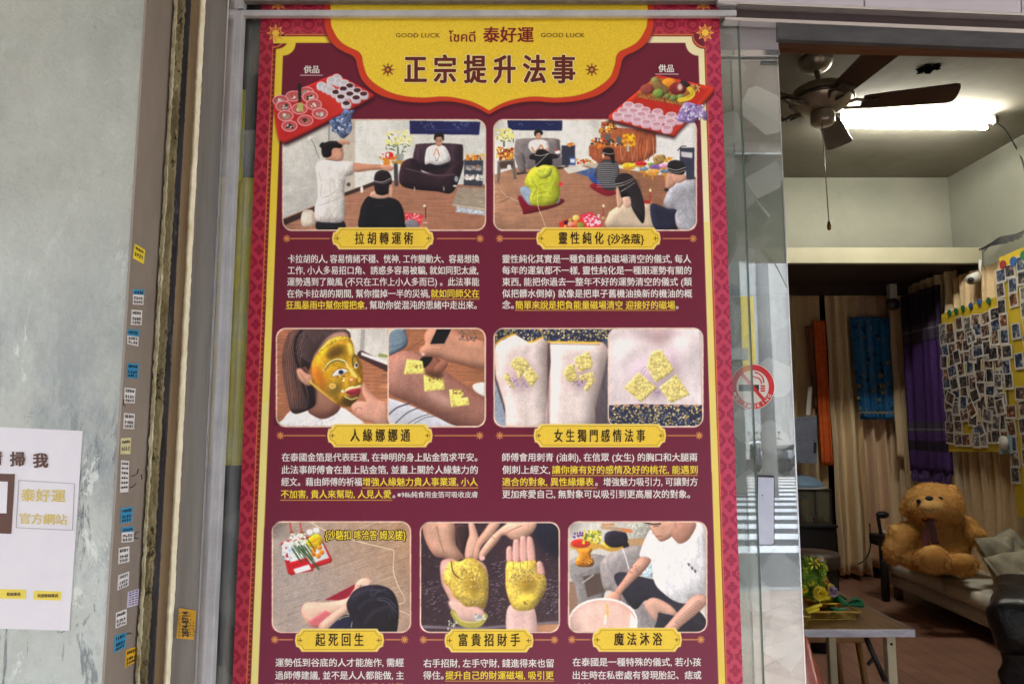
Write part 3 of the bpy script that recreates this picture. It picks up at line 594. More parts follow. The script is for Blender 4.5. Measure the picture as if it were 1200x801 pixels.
for k in range(16): line([(230 + k * 8, 410 + abs(k - 6) * 3), (270 + k * 7, 500), (320 + k * 5, 640 + k * 4)], 2, (62, 54, 60), soft=1)
for k in range(9): line([(590 + k * 11, 300), (586 + k * 12, 340)], 2, (58, 54, 58), soft=1)
setT(575, 140, 6.16)
for a in ([(290, 400), (300, 470)], [(400, 440), (410, 520), (380, 600)], [(450, 360), (470, 420)]): line(a, 12, (206, 214, 92), soft=6)
# ---- photo 3a/3b: golden mask; gold squares on arm
frame(2); setT(320, 380, 6.68)
wood([(0, 0), (900, 0), (900, 820), (0, 820)], (168, 110, 84), amp=.16, grad=((176, 118, 86), (0, 0), (800, 800)))
poly([(560, 0), (900, 0), (900, 300), (700, 225), (640, 240)], (216, 212, 206)); poly([(690, 40), (720, 40), (712, 230), (676, 220)], (176, 172, 168)); line([(690, 235), (780, 280), (900, 340)], 60, (72, 48, 50), smooth=False); poly([(690, 215), (900, 290), (900, 320), (690, 240)], (236, 234, 230)); poly([(830, 225), (900, 240), (900, 262), (820, 250)], (150, 160, 90))
blob([(40, 820), (80, 740), (150, 670), (280, 650), (300, 660), (500, 640), (620, 700), (700, 820)], (232, 230, 234), shade=(.2, 30), lit=(.2, 20)); blob([(270, 660), (290, 480), (380, 520), (520, 620), (500, 690), (400, 738), (320, 716)], (164, 120, 102), shade=(.35, 40), grad=((128, 88, 76), (400, 560), (400, 740)))
blob([(74, 250), (100, 120), (140, 55), (240, 35), (420, 20), (580, 45), (605, 110), (560, 140), (440, 130), (330, 230), (300, 300), (280, 360), (250, 330), (200, 360), (190, 420), (220, 450), (300, 520), (330, 620), (250, 680), (150, 690), (110, 560), (82, 420)], (70, 54, 54), shade=(.3, 30), lit=(.5, 30), noise=.12, ns=(2, 9))
blob([(84, 300), (100, 160), (150, 60), (190, 60), (160, 200), (170, 420), (210, 560), (170, 640), (130, 600), (96, 470)], (122, 86, 76), soft=8, noise=.1, ns=(2, 12)); blob([(190, 360), (206, 330), (260, 360), (330, 480), (330, 620), (280, 640), (240, 560), (210, 460)], (34, 26, 30), soft=6)
blob([(330, 230), (440, 90), (560, 60), (590, 110), (470, 130), (380, 200), (330, 290)], (186, 142, 124), soft=4)
for k in range(14): line([(250 + k * 22, 50 + k * 1.5), (230 + k * 9, 120 + k * 8), (215 + k * 6, 250 + k * 4)], 3, (120, 102, 102), soft=2)
for k in range(26): line([(120 + k * 6, 90 + (k % 5) * 8), (95 + k * 5, 300), (110 + k * 7, 520 + (k % 7) * 12), (140 + k * 5, 660)], 2.5, [(110, 84, 78), (44, 34, 38), (140, 104, 90)][k % 3], soft=1)
line([(225, 45), (180, 110), (172, 190), (180, 270), (200, 330)], 17, (24, 22, 28)); stars(165, 60, 235, 300, 22, [(200, 200, 210), (120, 120, 130)], 3)
blob([(185, 350), (220, 344), (262, 380), (310, 400), (300, 470), (260, 476), (214, 440), (190, 400)], (206, 158, 136), shade=(.35, 14)); line([(205, 370), (240, 420), (262, 450)], 5, (160, 108, 92))
blob([(306, 310), (330, 250), (360, 215), (430, 130), (510, 95), (590, 100), (625, 150), (640, 230), (690, 290), (700, 400), (690, 500), (660, 580), (600, 640), (520, 630), (430, 560), (340, 470), (308, 400)], (206, 160, 42), shade=(.42, 50), lit=(.6, 36), noise=.14, ns=(6, 6))
blob([(360, 200), (410, 150), (440, 120), (520, 95), (590, 105), (560, 130), (500, 135), (420, 180), (370, 215)], (226, 190, 70), noise=.2); blob([(415, 230), (450, 180), (520, 150), (560, 190), (540, 240), (470, 262), (425, 270)], (110, 82, 30), soft=9); blob([(312, 360), (350, 320), (400, 400), (420, 500), (380, 500), (320, 430)], (204, 122, 40), soft=10); blob([(560, 560), (640, 580), (610, 630), (540, 620)], (80, 60, 24), soft=6); blob([(430, 470), (520, 440), (540, 520), (470, 560), (430, 540)], (128, 104, 44), soft=12); blob([(580, 140), (620, 160), (632, 230), (600, 250)], (240, 210, 90), soft=5); blob([(470, 600), (300, 470), (290, 430), (330, 470), (460, 580), (500, 610)], (228, 190, 80), soft=2)
line([(400, 360), (440, 300), (500, 272), (560, 290), (592, 340)], 12, (228, 224, 170)); line([(404, 358), (450, 300), (510, 282), (562, 300)], 6, (50, 66, 56)); line([(628, 330), (622, 270), (640, 240), (662, 270), (668, 300)], 8, (60, 66, 50))
blob([(455, 405), (490, 360), (540, 346), (590, 360), (560, 384), (510, 400)], (226, 220, 206)); ell(532, 372, 20, 17, (34, 40, 76)); line([(455, 405), (500, 352), (560, 344), (592, 362)], 5, (130, 80, 50)); line([(458, 408), (520, 402), (585, 372)], 4, (190, 120, 90)); blob([(634, 330), (650, 290), (668, 320), (650, 345)], (220, 210, 200)); ell(654, 318, 9, 14, (40, 46, 80))
line([(605, 350), (625, 380), (650, 410)], 26, (244, 220, 120), soft=3); ell(612, 432, 26, 20, (200, 120, 70)); ell(612, 430, 15, 10, (240, 210, 150)); ell(675, 432, 14, 22, (214, 170, 60)); ell(465, 482, 27, 22, (226, 200, 120)); ell(465, 482, 16, 13, (214, 160, 80)); stars(500, 400, 570, 440, 8, [(236, 230, 180), (120, 90, 40)], 8)
blob([(560, 520), (600, 486), (650, 482), (690, 470), (685, 510), (640, 548), (590, 545)], (206, 196, 150)); blob([(568, 526), (620, 506), (684, 498), (670, 540), (620, 558), (585, 545)], (160, 50, 66)); line([(575, 535), (630, 532), (680, 512)], 6, (90, 40, 40)); line([(560, 560), (610, 585), (660, 570)], 8, (236, 226, 160)); ell(544, 522, 12, 12, (220, 220, 200))
blob([(700, 470), (716, 460), (760, 530), (830, 590), (900, 620), (900, 800), (780, 770), (690, 740), (640, 700), (612, 660), (620, 625), (660, 600), (700, 600), (730, 600), (700, 540)], (212, 160, 140), shade=(.3, 24), lit=(.3, 14)); line([(636, 690), (660, 650), (700, 660)], 5, (166, 110, 94)); line([(640, 640), (680, 610), (700, 620)], 6, (232, 190, 172)); line([(660, 730), (700, 700)], 4, (166, 110, 94))
setclip(None); setT(0, 0, 1)
# right half of photo 3
x0, y0, x1, y1 = PHOTOS[2]; rp_ = rrect(454, y0, x1, y1, 12); poly(rp_, (236, 208, 186)); setclip(rrect(455.6, y0 + 1.6, x1 - 1.6, y1 - 1.6, 10)); setT(450, 380, 6.67)
wood([(0, 0), (860, 0), (860, 820), (0, 820)], (168, 112, 82), amp=.13)
for a in ([(180, 200), (400, 60)], [(500, 470), (800, 620)], [(560, 300), (840, 380)], [(240, 40), (300, 20)]): line(a, 5, (120, 74, 54), smooth=False)
poly([(0, 560), (180, 620), (400, 720), (600, 800), (0, 830)], (206, 208, 218), lit=(.2, 20)); line([(20, 720), (100, 650), (200, 616)], 9, (50, 50, 60)); line([(90, 770), (180, 690), (270, 650)], 7, (60, 60, 70)); line([(180, 780), (260, 730), (350, 700)], 5, (70, 70, 80)); line([(240, 770), (330, 725), (420, 715)], 5, (80, 80, 90))
blob([(25, 240), (120, 210), (200, 205), (300, 230), (420, 330), (500, 380), (640, 480), (780, 560), (860, 640), (860, 830), (560, 790), (380, 700), (200, 610), (20, 510)], (178, 132, 118), shade=(.42, 60), lit=(.35, 50), noise=.05, grad=((150, 106, 94), (60, 300), (400, 760)))
blob([(300, 500), (460, 560), (560, 620), (500, 640), (380, 580)], (204, 164, 152), soft=14); blob([(20, 60), (50, 30), (150, 20), (170, 60), (186, 140), (150, 190), (60, 236), (20, 236)], (122, 142, 158), lit=(.5, 12), shade=(.3, 12)); line([(40, 180), (120, 160), (180, 120)], 5, (80, 96, 112))
blob([(310, 100), (340, 40), (420, 30), (540, 30), (600, 80), (700, 110), (800, 140), (860, 200), (860, 340), (720, 340), (600, 310), (500, 290), (430, 260), (340, 260), (280, 240), (275, 190), (320, 150)], (198, 146, 122), shade=(.4, 34), lit=(.4, 26)); blob([(330, 260), (420, 262), (440, 330), (400, 380), (350, 390), (322, 350)], (146, 96, 80), shade=(.3, 20)); blob([(420, 300), (500, 290), (470, 360), (400, 400), (380, 390)], (150, 100, 84)); line([(280, 220), (330, 180), (440, 180)], 6, (220, 176, 156)); ell(304, 232, 16, 12, (226, 190, 176))
poly([(415, 30), (530, 30), (470, 150), (360, 152)], (24, 22, 24)); blob([(290, 262), (340, 252), (380, 262), (330, 330), (280, 340), (268, 310)], (20, 18, 20)); stars(590, 50, 720, 125, 50, [(120, 96, 90), (96, 84, 80), (160, 130, 110)], 8)
YG = (240, 226, 124)
poly([(178, 270), (300, 284), (320, 384), (155, 388)], YG, noise=.12, ns=(3, 3), lit=(.25, 10)); poly([(308, 390), (465, 424), (474, 508), (316, 522)], YG, noise=.14, ns=(3, 3), lit=(.25, 10)); poly([(508, 508), (600, 510), (625, 545), (600, 575), (655, 565), (668, 628), (524, 646)], YG, noise=.16, ns=(3, 3), lit=(.3, 10)); stars(340, 380, 460, 440, 40, [(96, 66, 46), (130, 96, 50)], 5); stars(220, 312, 290, 340, 16, [(110, 80, 50)], 4); stars(540, 512, 620, 545, 18, [(120, 84, 60)], 5); blob([(320, 370), (440, 370), (450, 420), (400, 420), (340, 400)], (92, 60, 44), soft=7); blob([(690, 480), (730, 456), (800, 460), (800, 560), (720, 530)], (236, 234, 232), shade=(.2, 14))
# ---- photo 4: gold leaf on skin
frame(3); setT(575, 380, 6.68); TEX[0] = 2
poly([(0, 0), (1000, 0), (1000, 820), (0, 820)], (92, 82, 88), noise=.12, ns=(2, 12)); poly([(20, 400), (140, 800), (20, 800)], (150, 160, 176), noise=.1)
SK = (222, 208, 204)
blob([(36, 170), (120, 110), (240, 60), (430, 100), (442, 300), (445, 500), (440, 850), (150, 850), (110, 640), (60, 470), (36, 380)], SK, shade=(.3, 50), lit=(.3, 50), noise=.02, ns=(8, 8)); blob([(468, 130), (560, 110), (800, 110), (910, 180), (900, 300), (860, 480), (820, 640), (780, 850), (456, 850), (450, 500), (468, 300)], (224, 210, 206), shade=(.3, 50), lit=(.3, 50), noise=.02, ns=(8, 8)); line([(452, 150), (450, 500), (448, 820)], 12, (84, 60, 62), soft=4)
def floral(pts, n, bb):
    poly(pts, (44, 46, 72), noise=.15); setq = [(214, 190, 110), (226, 214, 170), (170, 150, 80), (120, 130, 120), (60, 84, 130)]
    q = cv(pts); 
    for _ in range(n):
        x, y = random.uniform(bb[0], bb[2]), random.uniform(bb[1], bb[3])
        ell(x, y, random.uniform(4, 11), random.uniform(3, 8), random.choice(setq), soft=0, rot=random.uniform(0, 3))
sv = CLIP.copy(); q_ = cv([(20, 20), (190, 30), (210, 70), (290, 140), (330, 136), (400, 96), (440, 140), (860, 146), (1000, 120), (1000, 0), (20, 0)])
def subclip(pts):
    q = cv(pts); m = np.zeros_like(CLIP); x0 = int(max(0, q[:, 0].min())); x1 = int(min(CW, q[:, 0].max() + 1)); y0 = int(max(0, q[:, 1].min())); y1 = int(min(CH, q[:, 1].max() + 1))
    m[y0:y1, x0:x1] = polymask(q)(x0, x1, y0, y1); CLIP[:] = CLIP * m
HEM = [(20, 160), (60, 110), (190, 78), (290, 138), (330, 134), (402, 98), (440, 142), (860, 142), (940, 130), (1000, 0), (20, 0)]
subclip(HEM); floral(HEM, 420, (20, 20, 960, 150)); CLIP[:] = sv
line([(30, 165), (90, 112), (190, 76)], 14, (224, 176, 60)); line([(290, 138), (330, 134), (405, 100)], 14, (226, 178, 60), smooth=False); line([(450, 136), (640, 140), (850, 142)], 16, (230, 184, 66)); line([(455, 152), (850, 158)], 6, (150, 120, 110), soft=3)
for cx, cy in ((230, 400), (700, 400)): blob([(cx - 110, cy), (cx, cy - 150), (cx + 120, cy), (cx + 60, cy + 100), (cx - 60, cy + 90)], (196, 170, 176), soft=22)
LG = (220, 204, 132)
def leaf(pts):
    poly(pts, LG, noise=.16, ns=(2, 2), lit=(.35, 10))
    xs_ = [p[0] for p in pts]; ys_ = [p[1] for p in pts]
    for _ in range(10):
        a, b = random.uniform(min(xs_) + 12, max(xs_) - 30), random.uniform(min(ys_) + 14, max(ys_) - 18); sv2 = CLIP.copy(); subclip(pts); line([(a, b), (a + 16, b + random.uniform(-10, 10)), (a + 34, b + random.uniform(-8, 12))], 2.4, (140, 120, 70)); CLIP[:] = sv2
leaf([(150, 300), (200, 250), (265, 265), (310, 320), (240, 395), (225, 440), (200, 370), (160, 330)]); leaf([(310, 330), (378, 410), (320, 490), (280, 440), (250, 400), (262, 372)]); leaf([(95, 410), (130, 370), (186, 495), (170, 505)]); leaf([(650, 265), (765, 208), (800, 300), (785, 345), (690, 375)]); leaf([(566, 370), (600, 320), (650, 306), (672, 390), (680, 440), (610, 452), (578, 420)]); leaf([(690, 400), (795, 370), (818, 440), (750, 530), (728, 500), (760, 440), (700, 438)])
stars(150, 420, 290, 490, 26, [(150, 120, 160), (176, 150, 180)], 6); stars(640, 440, 720, 480, 20, [(130, 100, 140), (160, 136, 170)], 6)
setclip(None); setT(0, 0, 1); x0, y0, x1, y1 = PHOTOS[3]; poly(rrect(712, y0, x1, y1, 12), (236, 214, 196)); setclip(rrect(713.4, y0 + 1.6, x1 - 1.6, y1 - 1.6, 10)); setT(700, 380, 6.68)
poly([(60, 0), (860, 0), (860, 820), (60, 820)], (218, 206, 208), noise=.02, ns=(12, 12)); blob([(380, 40), (470, 30), (580, 60), (520, 160), (460, 150)], (196, 160, 160), soft=24); blob([(250, 60), (640, 60), (600, 100), (300, 100)], (176, 152, 156), soft=18); blob([(100, 200), (240, 100), (360, 170), (300, 300), (140, 350)], (232, 222, 224), soft=30); blob([(560, 150), (700, 90), (790, 200), (700, 320), (600, 280)], (232, 222, 224), soft=30); blob([(260, 300), (420, 260), (600, 200), (640, 420), (520, 560), (400, 580), (240, 400)], (206, 184, 196), soft=22)
line([(340, 380), (360, 340), (400, 330)], 3, (150, 120, 150)); line([(350, 400), (380, 350)], 3, (150, 120, 150)); stars(440, 500, 490, 560, 10, [(150, 120, 160)], 6)
leaf([(410, 240), (440, 205), (500, 200), (600, 355), (535, 408), (455, 455), (385, 330)]); leaf([(320, 372), (465, 495), (340, 610), (205, 495)]); leaf([(615, 388), (722, 548), (575, 615), (480, 492)])
HM = [(60, 632), (330, 622), (860, 630), (860, 820), (60, 820)]; sv = CLIP.copy(); subclip(HM); floral(HM, 420, (90, 640, 830, 800)); CLIP[:] = sv
for x in range(150, 800, 78): ell(x, 634, 26, 9, (206, 180, 140)); ell(x, 634, 12, 6, (190, 110, 80))
# ---- photo 5: head from above
frame(4); setT(315, 605, 5.724)
poly([(0, 0), (1000, 0), (1000, 820), (0, 820)], (172, 158, 150), grad=((176, 140, 112), (300, 500), (900, 100)), noise=.05)
for k in range(160):
    x, y = random.uniform(-50, 950), random.uniform(20, 780); L = random.uniform(60, 240); line([(x, y), (x + L, y - L * .36)], random.uniform(1.5, 4), random.choice([(150, 132, 122), (192, 178, 168), (140, 118, 104), (186, 160, 138)]), smooth=False, soft=1)
poly([(80, 180), (110, 160), (340, 120), (425, 285), (420, 305), (150, 392), (130, 380)], (188, 36, 44), lit=(.4, 8), shade=(.2, 8)); poly([(110, 170), (340, 135), (405, 275), (200, 345), (140, 300)], (206, 210, 216)); stars(95, 170, 240, 290, 60, [(222, 234, 244), (200, 216, 232), (240, 246, 250)], 13)
blob([(250, 180), (262, 150), (310, 116), (350, 130), (358, 170), (330, 210), (280, 205)], (226, 190, 40), lit=(.5, 8)); line([(258, 170), (300, 168), (336, 140)], 4, (170, 140, 30)); line([(270, 190), (320, 185), (346, 160)], 3, (180, 150, 30))
for x, y in ((300, 222), (340, 205), (355, 238), (332, 262), (298, 250)): ell(x, y, 18, 17, (232, 140, 40), lit=(.5, 6))
for x, y in ((274, 98), (318, 86)): ell(x, y + 8, 21, 16, (214, 214, 212)); ell(x, y, 21, 14, (238, 238, 236))
poly([(135, 310), (255, 270), (300, 345), (298, 362), (170, 382)], (196, 30, 40), lit=(.3, 8)); poly([(165, 350), (270, 318), (285, 352), (180, 382)], (232, 234, 238), noise=.08)
for k in range(26): a = random.uniform(150, 250); b = random.uniform(120, 220); line([(a, b), (a + 60, b + 90)], 4, random.choice([(70, 96, 60), (100, 130, 80), (50, 70, 44)]), smooth=False)
line([(200, 200), (270, 270), (335, 350)], 13, (62, 88, 52)); stars(145, 115, 250, 190, 80, [(236, 238, 226), (250, 250, 244), (190, 200, 170)], 7)
for x in (142, 210): line([(x, 40), (x + 10, 100)], 8, (196, 60, 50), smooth=False); ell(x + 12, 104, 14, 8, (160, 80, 50))
line([(285, 40), (400, 100), (600, 165), (800, 215), (838, 235), (835, 360), (870, 470), (905, 530), (910, 570), (870, 584)], 5, (228, 214, 190)); line([(870, 625), (940, 655)], 4, (228, 214, 190))
poly([(372, 558), (575, 452), (640, 470), (560, 560)], (150, 34, 56)); blob([(575, 470), (600, 425), (650, 408), (690, 430), (692, 470), (600, 500)], (222, 192, 172), shade=(.25, 14)); blob([(218, 640), (230, 590), (270, 572), (400, 570), (520, 545), (560, 500), (590, 460), (620, 480), (560, 620), (440, 680), (360, 740), (280, 740), (240, 700)], (220, 184, 164), shade=(.3, 26), lit=(.25, 20)); poly([(262, 702), (380, 625), (430, 655), (420, 740), (300, 738)], (206, 112, 118), lit=(.3, 8)); blob([(330, 735), (420, 650), (540, 570), (560, 600), (470, 700), (400, 760)], (216, 178, 158), shade=(.2, 14)); blob([(400, 770), (450, 700), (520, 655), (580, 690), (580, 780)], (34, 38, 62)); line([(470, 690), (500, 672), (540, 664)], 4, (210, 190, 130)); line([(560, 700), (552, 740)], 4, (214, 200, 150))
blob([(522, 600), (540, 540), (580, 490), (650, 462), (740, 458), (820, 490), (860, 560), (872, 640), (860, 760), (840, 800), (590, 800), (560, 700)], (30, 28, 38), shade=(.25, 24), lit=(.6, 40))
for k in range(46):
    a = random.uniform(-2.6, .4); line([(690 + 40 * math.cos(a), 560 + 30 * math.sin(a)), (690 + 110 * math.cos(a + .2), 570 + 80 * math.sin(a + .2)), (690 + random.uniform(150, 185) * math.cos(a + .5), 600 + random.uniform(110, 160) * math.sin(a + .5))], 2.5, random.choice([(66, 62, 78), (18, 16, 24), (88, 84, 98)]), soft=1)
for a in ([(560, 540), (620, 500), (700, 480)], [(600, 620), (660, 560), (760, 540)], [(640, 720), (700, 640), (800, 600)]): line(a, 9, (78, 76, 94), soft=5)
# ---- photo 6: golden palms
frame(5); setT(485, 605, 5.72)
poly([(0, 0), (1001, 0), (1001, 820), (0, 820)], (58, 42, 50), grad=((66, 50, 58), (0, 300), (1000, 700)), noise=.10, ns=(3, 3)); blob([(780, 40), (980, 40), (980, 260), (860, 220)], (36, 36, 50), soft=12)
for k in range(430):
    x, y = random.choice([(random.gauss(545, 30), random.uniform(300, 650)), (random.gauss(120, 50), random.uniform(430, 640)), (random.gauss(910, 40), random.uniform(420, 650)), (random.uniform(50, 980), random.uniform(250, 700))]); line([(x, y), (x + random.uniform(8, 20), y - random.uniform(0, 12))], 2.6, random.choice([(130, 118, 130), (170, 164, 180), (86, 70, 80), (30, 20, 26)]), smooth=False, soft=0)
line([(50, 735), (400, 745), (640, 730), (980, 705)], 9, (170, 166, 180), soft=3); poly([(800, 725), (980, 715), (980, 800), (800, 800)], (176, 130, 100)); 
blob([(60, 100), (70, 30), (260, 30), (280, 180), (335, 270), (320, 298), (270, 300), (200, 275), (140, 262), (90, 190)], (208, 164, 142), shade=(.38, 30), lit=(.35, 26)); line([(150, 60), (175, 160), (205, 250)], 6, (150, 104, 88), soft=2)
blob([(340, 270), (350, 180), (370, 120), (365, 40), (400, 40), (436, 150), (430, 190), (400, 270), (370, 290)], (218, 174, 154), shade=(.3, 14)); blob([(280, 60), (350, 60), (360, 130), (330, 240), (300, 200)], (62, 46, 46), lit=(.5, 10)); blob([(302, 290), (345, 285), (345, 318), (315, 320)], (26, 24, 28))
blob([(390, 280), (410, 180), (470, 90), (520, 30), (580, 40), (520, 130), (450, 200), (430, 280)], (214, 168, 146), shade=(.35, 12)); blob([(434, 270), (450, 220), (520, 130), (600, 60), (660, 30), (812, 30), (800, 100), (730, 150), (660, 155), (600, 120), (560, 170), (480, 262), (456, 296)], (220, 176, 154), shade=(.3, 16), lit=(.3, 14)); line([(600, 125), (650, 90), (720, 60)], 5, (168, 116, 98), soft=2); ell(456, 276, 20, 16, (234, 186, 180)); line([(520, 130), (545, 150)], 4, (176, 126, 110))
# left hand
blob([(175, 330), (190, 290), (250, 278), (300, 300), (360, 285), (430, 290), (480, 330), (498, 420), (492, 560), (460, 640), (440, 700), (370, 710), (300, 700), (270, 640), (240, 560), (190, 460), (178, 400)], (214, 172, 160), shade=(.3, 20)); blob([(240, 560), (260, 640), (290, 700), (380, 700), (450, 690), (464, 630)], (216, 178, 168), soft=3)
blob([(200, 380), (240, 300), (300, 300), (360, 275), (420, 290), (470, 340), (495, 400), (496, 520), (470, 612), (420, 600), (345, 600), (300, 560), (260, 530), (240, 480), (200, 440)], (212, 186, 88), shade=(.3, 26), lit=(.35, 22), noise=.15, ns=(3, 3)); blob([(350, 380), (430, 380), (450, 470), (400, 530), (350, 460)], (170, 138, 50), soft=12); line([(250, 300), (262, 370), (300, 410)], 7, (90, 50, 30)); stars(300, 350, 440, 470, 90, [(196, 176, 140), (150, 120, 50), (240, 220, 120)], 5)
for x, y in ((312, 545), (370, 560), (395, 570), (425, 575), (460, 552), (440, 470), (460, 466)): ell(x, y, 13, 9, (130, 110, 70)); ell(x, y, 8, 5, (222, 196, 90))
line([(262, 640), (300, 700), (370, 725), (440, 715), (478, 665)], 34, (170, 160, 76)); line([(268, 640), (310, 692), (380, 708), (440, 700)], 7, (214, 206, 130)); stars(400, 655, 480, 700, 18, [(200, 200, 196), (150, 150, 150)], 10); stars(225, 695, 300, 750, 12, [(190, 190, 180), (130, 130, 120)], 8)
# right hand
for pts in ([(622, 300), (618, 220), (640, 194), (660, 215), (664, 300)], [(664, 300), (664, 170), (688, 150), (708, 170), (712, 300)], [(714, 300), (710, 150), (735, 128), (756, 150), (762, 300)], [(764, 300), (756, 150), (774, 130), (800, 160), (814, 300)], [(828, 390), (818, 320), (840, 294), (864, 320), (878, 390)]): blob(pts, (220, 172, 162), shade=(.35, 9), lit=(.3, 8))
blob([(632, 600), (640, 830), (806, 830), (800, 600)], (218, 184, 178), shade=(.2, 20)); blob([(612, 420), (618, 310), (650, 296), (700, 300), (780, 292), (818, 296), (830, 380), (870, 388), (888, 440), (880, 500), (840, 570), (790, 620), (700, 628), (656, 600), (620, 500)], (216, 190, 92), shade=(.32, 26), lit=(.35, 24), noise=.14, ns=(3, 3)); blob([(700, 420), (800, 400), (820, 460), (770, 520), (710, 480)], (168, 136, 52), soft=12); blob([(690, 540), (800, 520), (800, 590), (700, 600)], (236, 210, 84), soft=10); stars(650, 350, 810, 440, 70, [(176, 156, 110), (140, 116, 50), (196, 170, 150)], 5); stars(720, 560, 820, 585, 20, [(150, 130, 70)], 6); line([(715, 300), (713, 350)], 4, (170, 140, 50)); line([(762, 300), (760, 345)], 4, (170, 140, 50)); line([(664, 300), (666, 350)], 4, (170, 140, 50))
# ---- photo 7: man in white tee at basin
frame(6); setT(660, 605, 5.72)
poly([(0, 0), (1001, 0), (1001, 820), (0, 820)], (206, 202, 196), noise=.02, ns=(9, 9)); blob([(440, 40), (600, 40), (560, 160), (500, 200), (440, 150)], (176, 176, 166), noise=.12, soft=6); poly([(20, 430), (100, 440), (100, 640), (20, 700)], (150, 120, 100))
poly([(430, 150), (540, 140), (560, 210), (440, 215)], (186, 150, 110)); line([(255, 200), (340, 220), (420, 190)], 26, (196, 150, 60)); blob([(262, 180), (290, 160), (330, 200), (300, 215)], (220, 200, 70), noise=.2); blob([(275, 160), (285, 110), (340, 92), (410, 100), (432, 150), (410, 190), (340, 206), (295, 190)], (40, 36, 48), shade=(.2, 14), lit=(.8, 16)); blob([(385, 170), (420, 160), (440, 195), (410, 212)], (30, 28, 34)); line([(262, 70), (350, 80), (450, 96)], 24, (190, 160, 130)); line([(400, 90), (452, 96)], 24, (214, 140, 90), smooth=False); line([(260, 52), (340, 52)], 9, (210, 130, 60), smooth=False)
blob([(40, 320), (60, 285), (180, 250), (270, 262), (300, 300), (280, 400), (260, 560), (120, 600), (80, 480), (50, 400)], (136, 132, 132), lit=(.3, 16), shade=(.2, 14)); poly([(130, 400), (270, 370), (285, 500), (160, 540)], (90, 76, 70)); poly([(40, 330), (280, 260), (300, 300), (90, 390)], (154, 150, 150)); line([(130, 440), (200, 390)], 8, (190, 186, 184))
blob([(244, 330), (280, 270), (360, 225), (500, 190), (560, 240), (560, 360), (480, 420), (440, 600), (330, 500), (270, 480)], (148, 142, 142), lit=(.25, 20), shade=(.2, 20)); line([(395, 215), (420, 280), (438, 350)], 7, (232, 232, 232)); blob([(470, 560), (620, 640), (640, 800), (470, 800), (480, 650)], (136, 130, 132)); blob([(535, 350), (590, 290), (610, 380), (580, 410), (530, 390)], (190, 210, 226), noise=.2)
ell(148, 195, 106, 30, (206, 160, 70)); ell(115, 178, 66, 30, (206, 56, 46), lit=(.3, 10)); stars(130, 95, 250, 175, 90, [(216, 200, 60), (150, 160, 60), (230, 220, 130), (110, 120, 60)], 9); stars(60, 105, 130, 140, 14, [(110, 60, 140), (90, 40, 120)], 7); blob([(90, 220), (190, 215), (180, 250), (205, 300), (185, 332), (100, 332), (80, 300), (105, 250)], (200, 130, 44), lit=(.8, 10), shade=(.3, 10)); stars(90, 270, 190, 320, 12, [(236, 190, 90), (120, 70, 20)], 6)
blob([(340, 410), (370, 372), (430, 375), (520, 400), (660, 440), (700, 520), (820, 570), (900, 620), (960, 700), (960, 780), (700, 760), (640, 700), (560, 560), (480, 620), (400, 530)], (44, 44, 56), shade=(.25, 26), lit=(.3, 22)); blob([(540, 590), (600, 540), (700, 580), (760, 640), (740, 680), (640, 640), (640, 700), (600, 680)], (206, 164, 146), shade=(.25, 14)); blob([(625, 700), (650, 650), (740, 660), (900, 690), (950, 760), (640, 760)], (38, 38, 50))
blob([(520, 270), (512, 240), (560, 120), (600, 80), (720, 60), (780, 100), (880, 30), (940, 80), (960, 300), (950, 520), (890, 520), (830, 575), (760, 570), (680, 520), (610, 440), (590, 300), (575, 282)], (236, 236, 240), shade=(.12, 26), lit=(.16, 24)); 
for a in ([(600, 290), (640, 330), (700, 350)], [(640, 420), (740, 470), (820, 560)], [(700, 120), (760, 180), (860, 140)], [(900, 260), (880, 400), (890, 500)], [(620, 180), (640, 240)]): line(a, 9, (212, 212, 220), soft=5)
blob([(520, 270), (585, 285), (560, 340), (480, 420), (400, 500), (372, 540), (340, 510), (400, 420), (470, 320)], (204, 158, 138), shade=(.3, 18), lit=(.2, 12)); stars(440, 330, 510, 400, 24, [(160, 120, 108)], 5); blob([(258, 590), (280, 540), (340, 500), (384, 530), (372, 580), (330, 620), (300, 640), (270, 620)], (206, 156, 136), shade=(.3, 12), lit=(.25, 8)); line([(305, 590), (330, 570), (320, 600)], 5, (150, 100, 86))
blob([(660, 770), (720, 690), (800, 600), (870, 530), (950, 525), (960, 580), (880, 660), (780, 740), (740, 790)], (206, 162, 144), shade=(.25, 16)); 
for k in range(14): line([(740 + k * 12, 700 - k * 11), (775 + k * 12, 720 - k * 11)], 2.4, (120, 90, 86), smooth=False)
blob([(580, 60), (600, 30), (770, 20), (800, 80), (750, 110), (700, 150), (650, 166), (622, 140), (600, 110)], (204, 158, 136), shade=(.25, 16), lit=(.2, 12)); blob([(720, 110), (760, 50), (860, 30), (890, 60), (840, 150), (780, 180), (740, 150)], (176, 130, 112), shade=(.15, 16)); line([(530, 34), (600, 50), (650, 46)], 9, (40, 34, 38)); line([(600, 66), (640, 62)], 4, (90, 60, 54)); line([(622, 132), (660, 128)], 6, (160, 90, 84)); line([(585, 80), (600, 100), (596, 116)], 4, (160, 112, 96)); ell(752, 60, 12, 24, (190, 142, 122))
for x, y, a in ((840, 318, .5), (862, 342, .4), (882, 362, .5)): line([(x - 8, y - 8), (x, y + 8)], 4, (40, 40, 44), smooth=False); line([(x - 4, y + 6), (x + 8, y)], 4, (40, 40, 44), smooth=False); line([(x, y - 10), (x + 4, y + 12)], 3, (40, 40, 44), smooth=False)
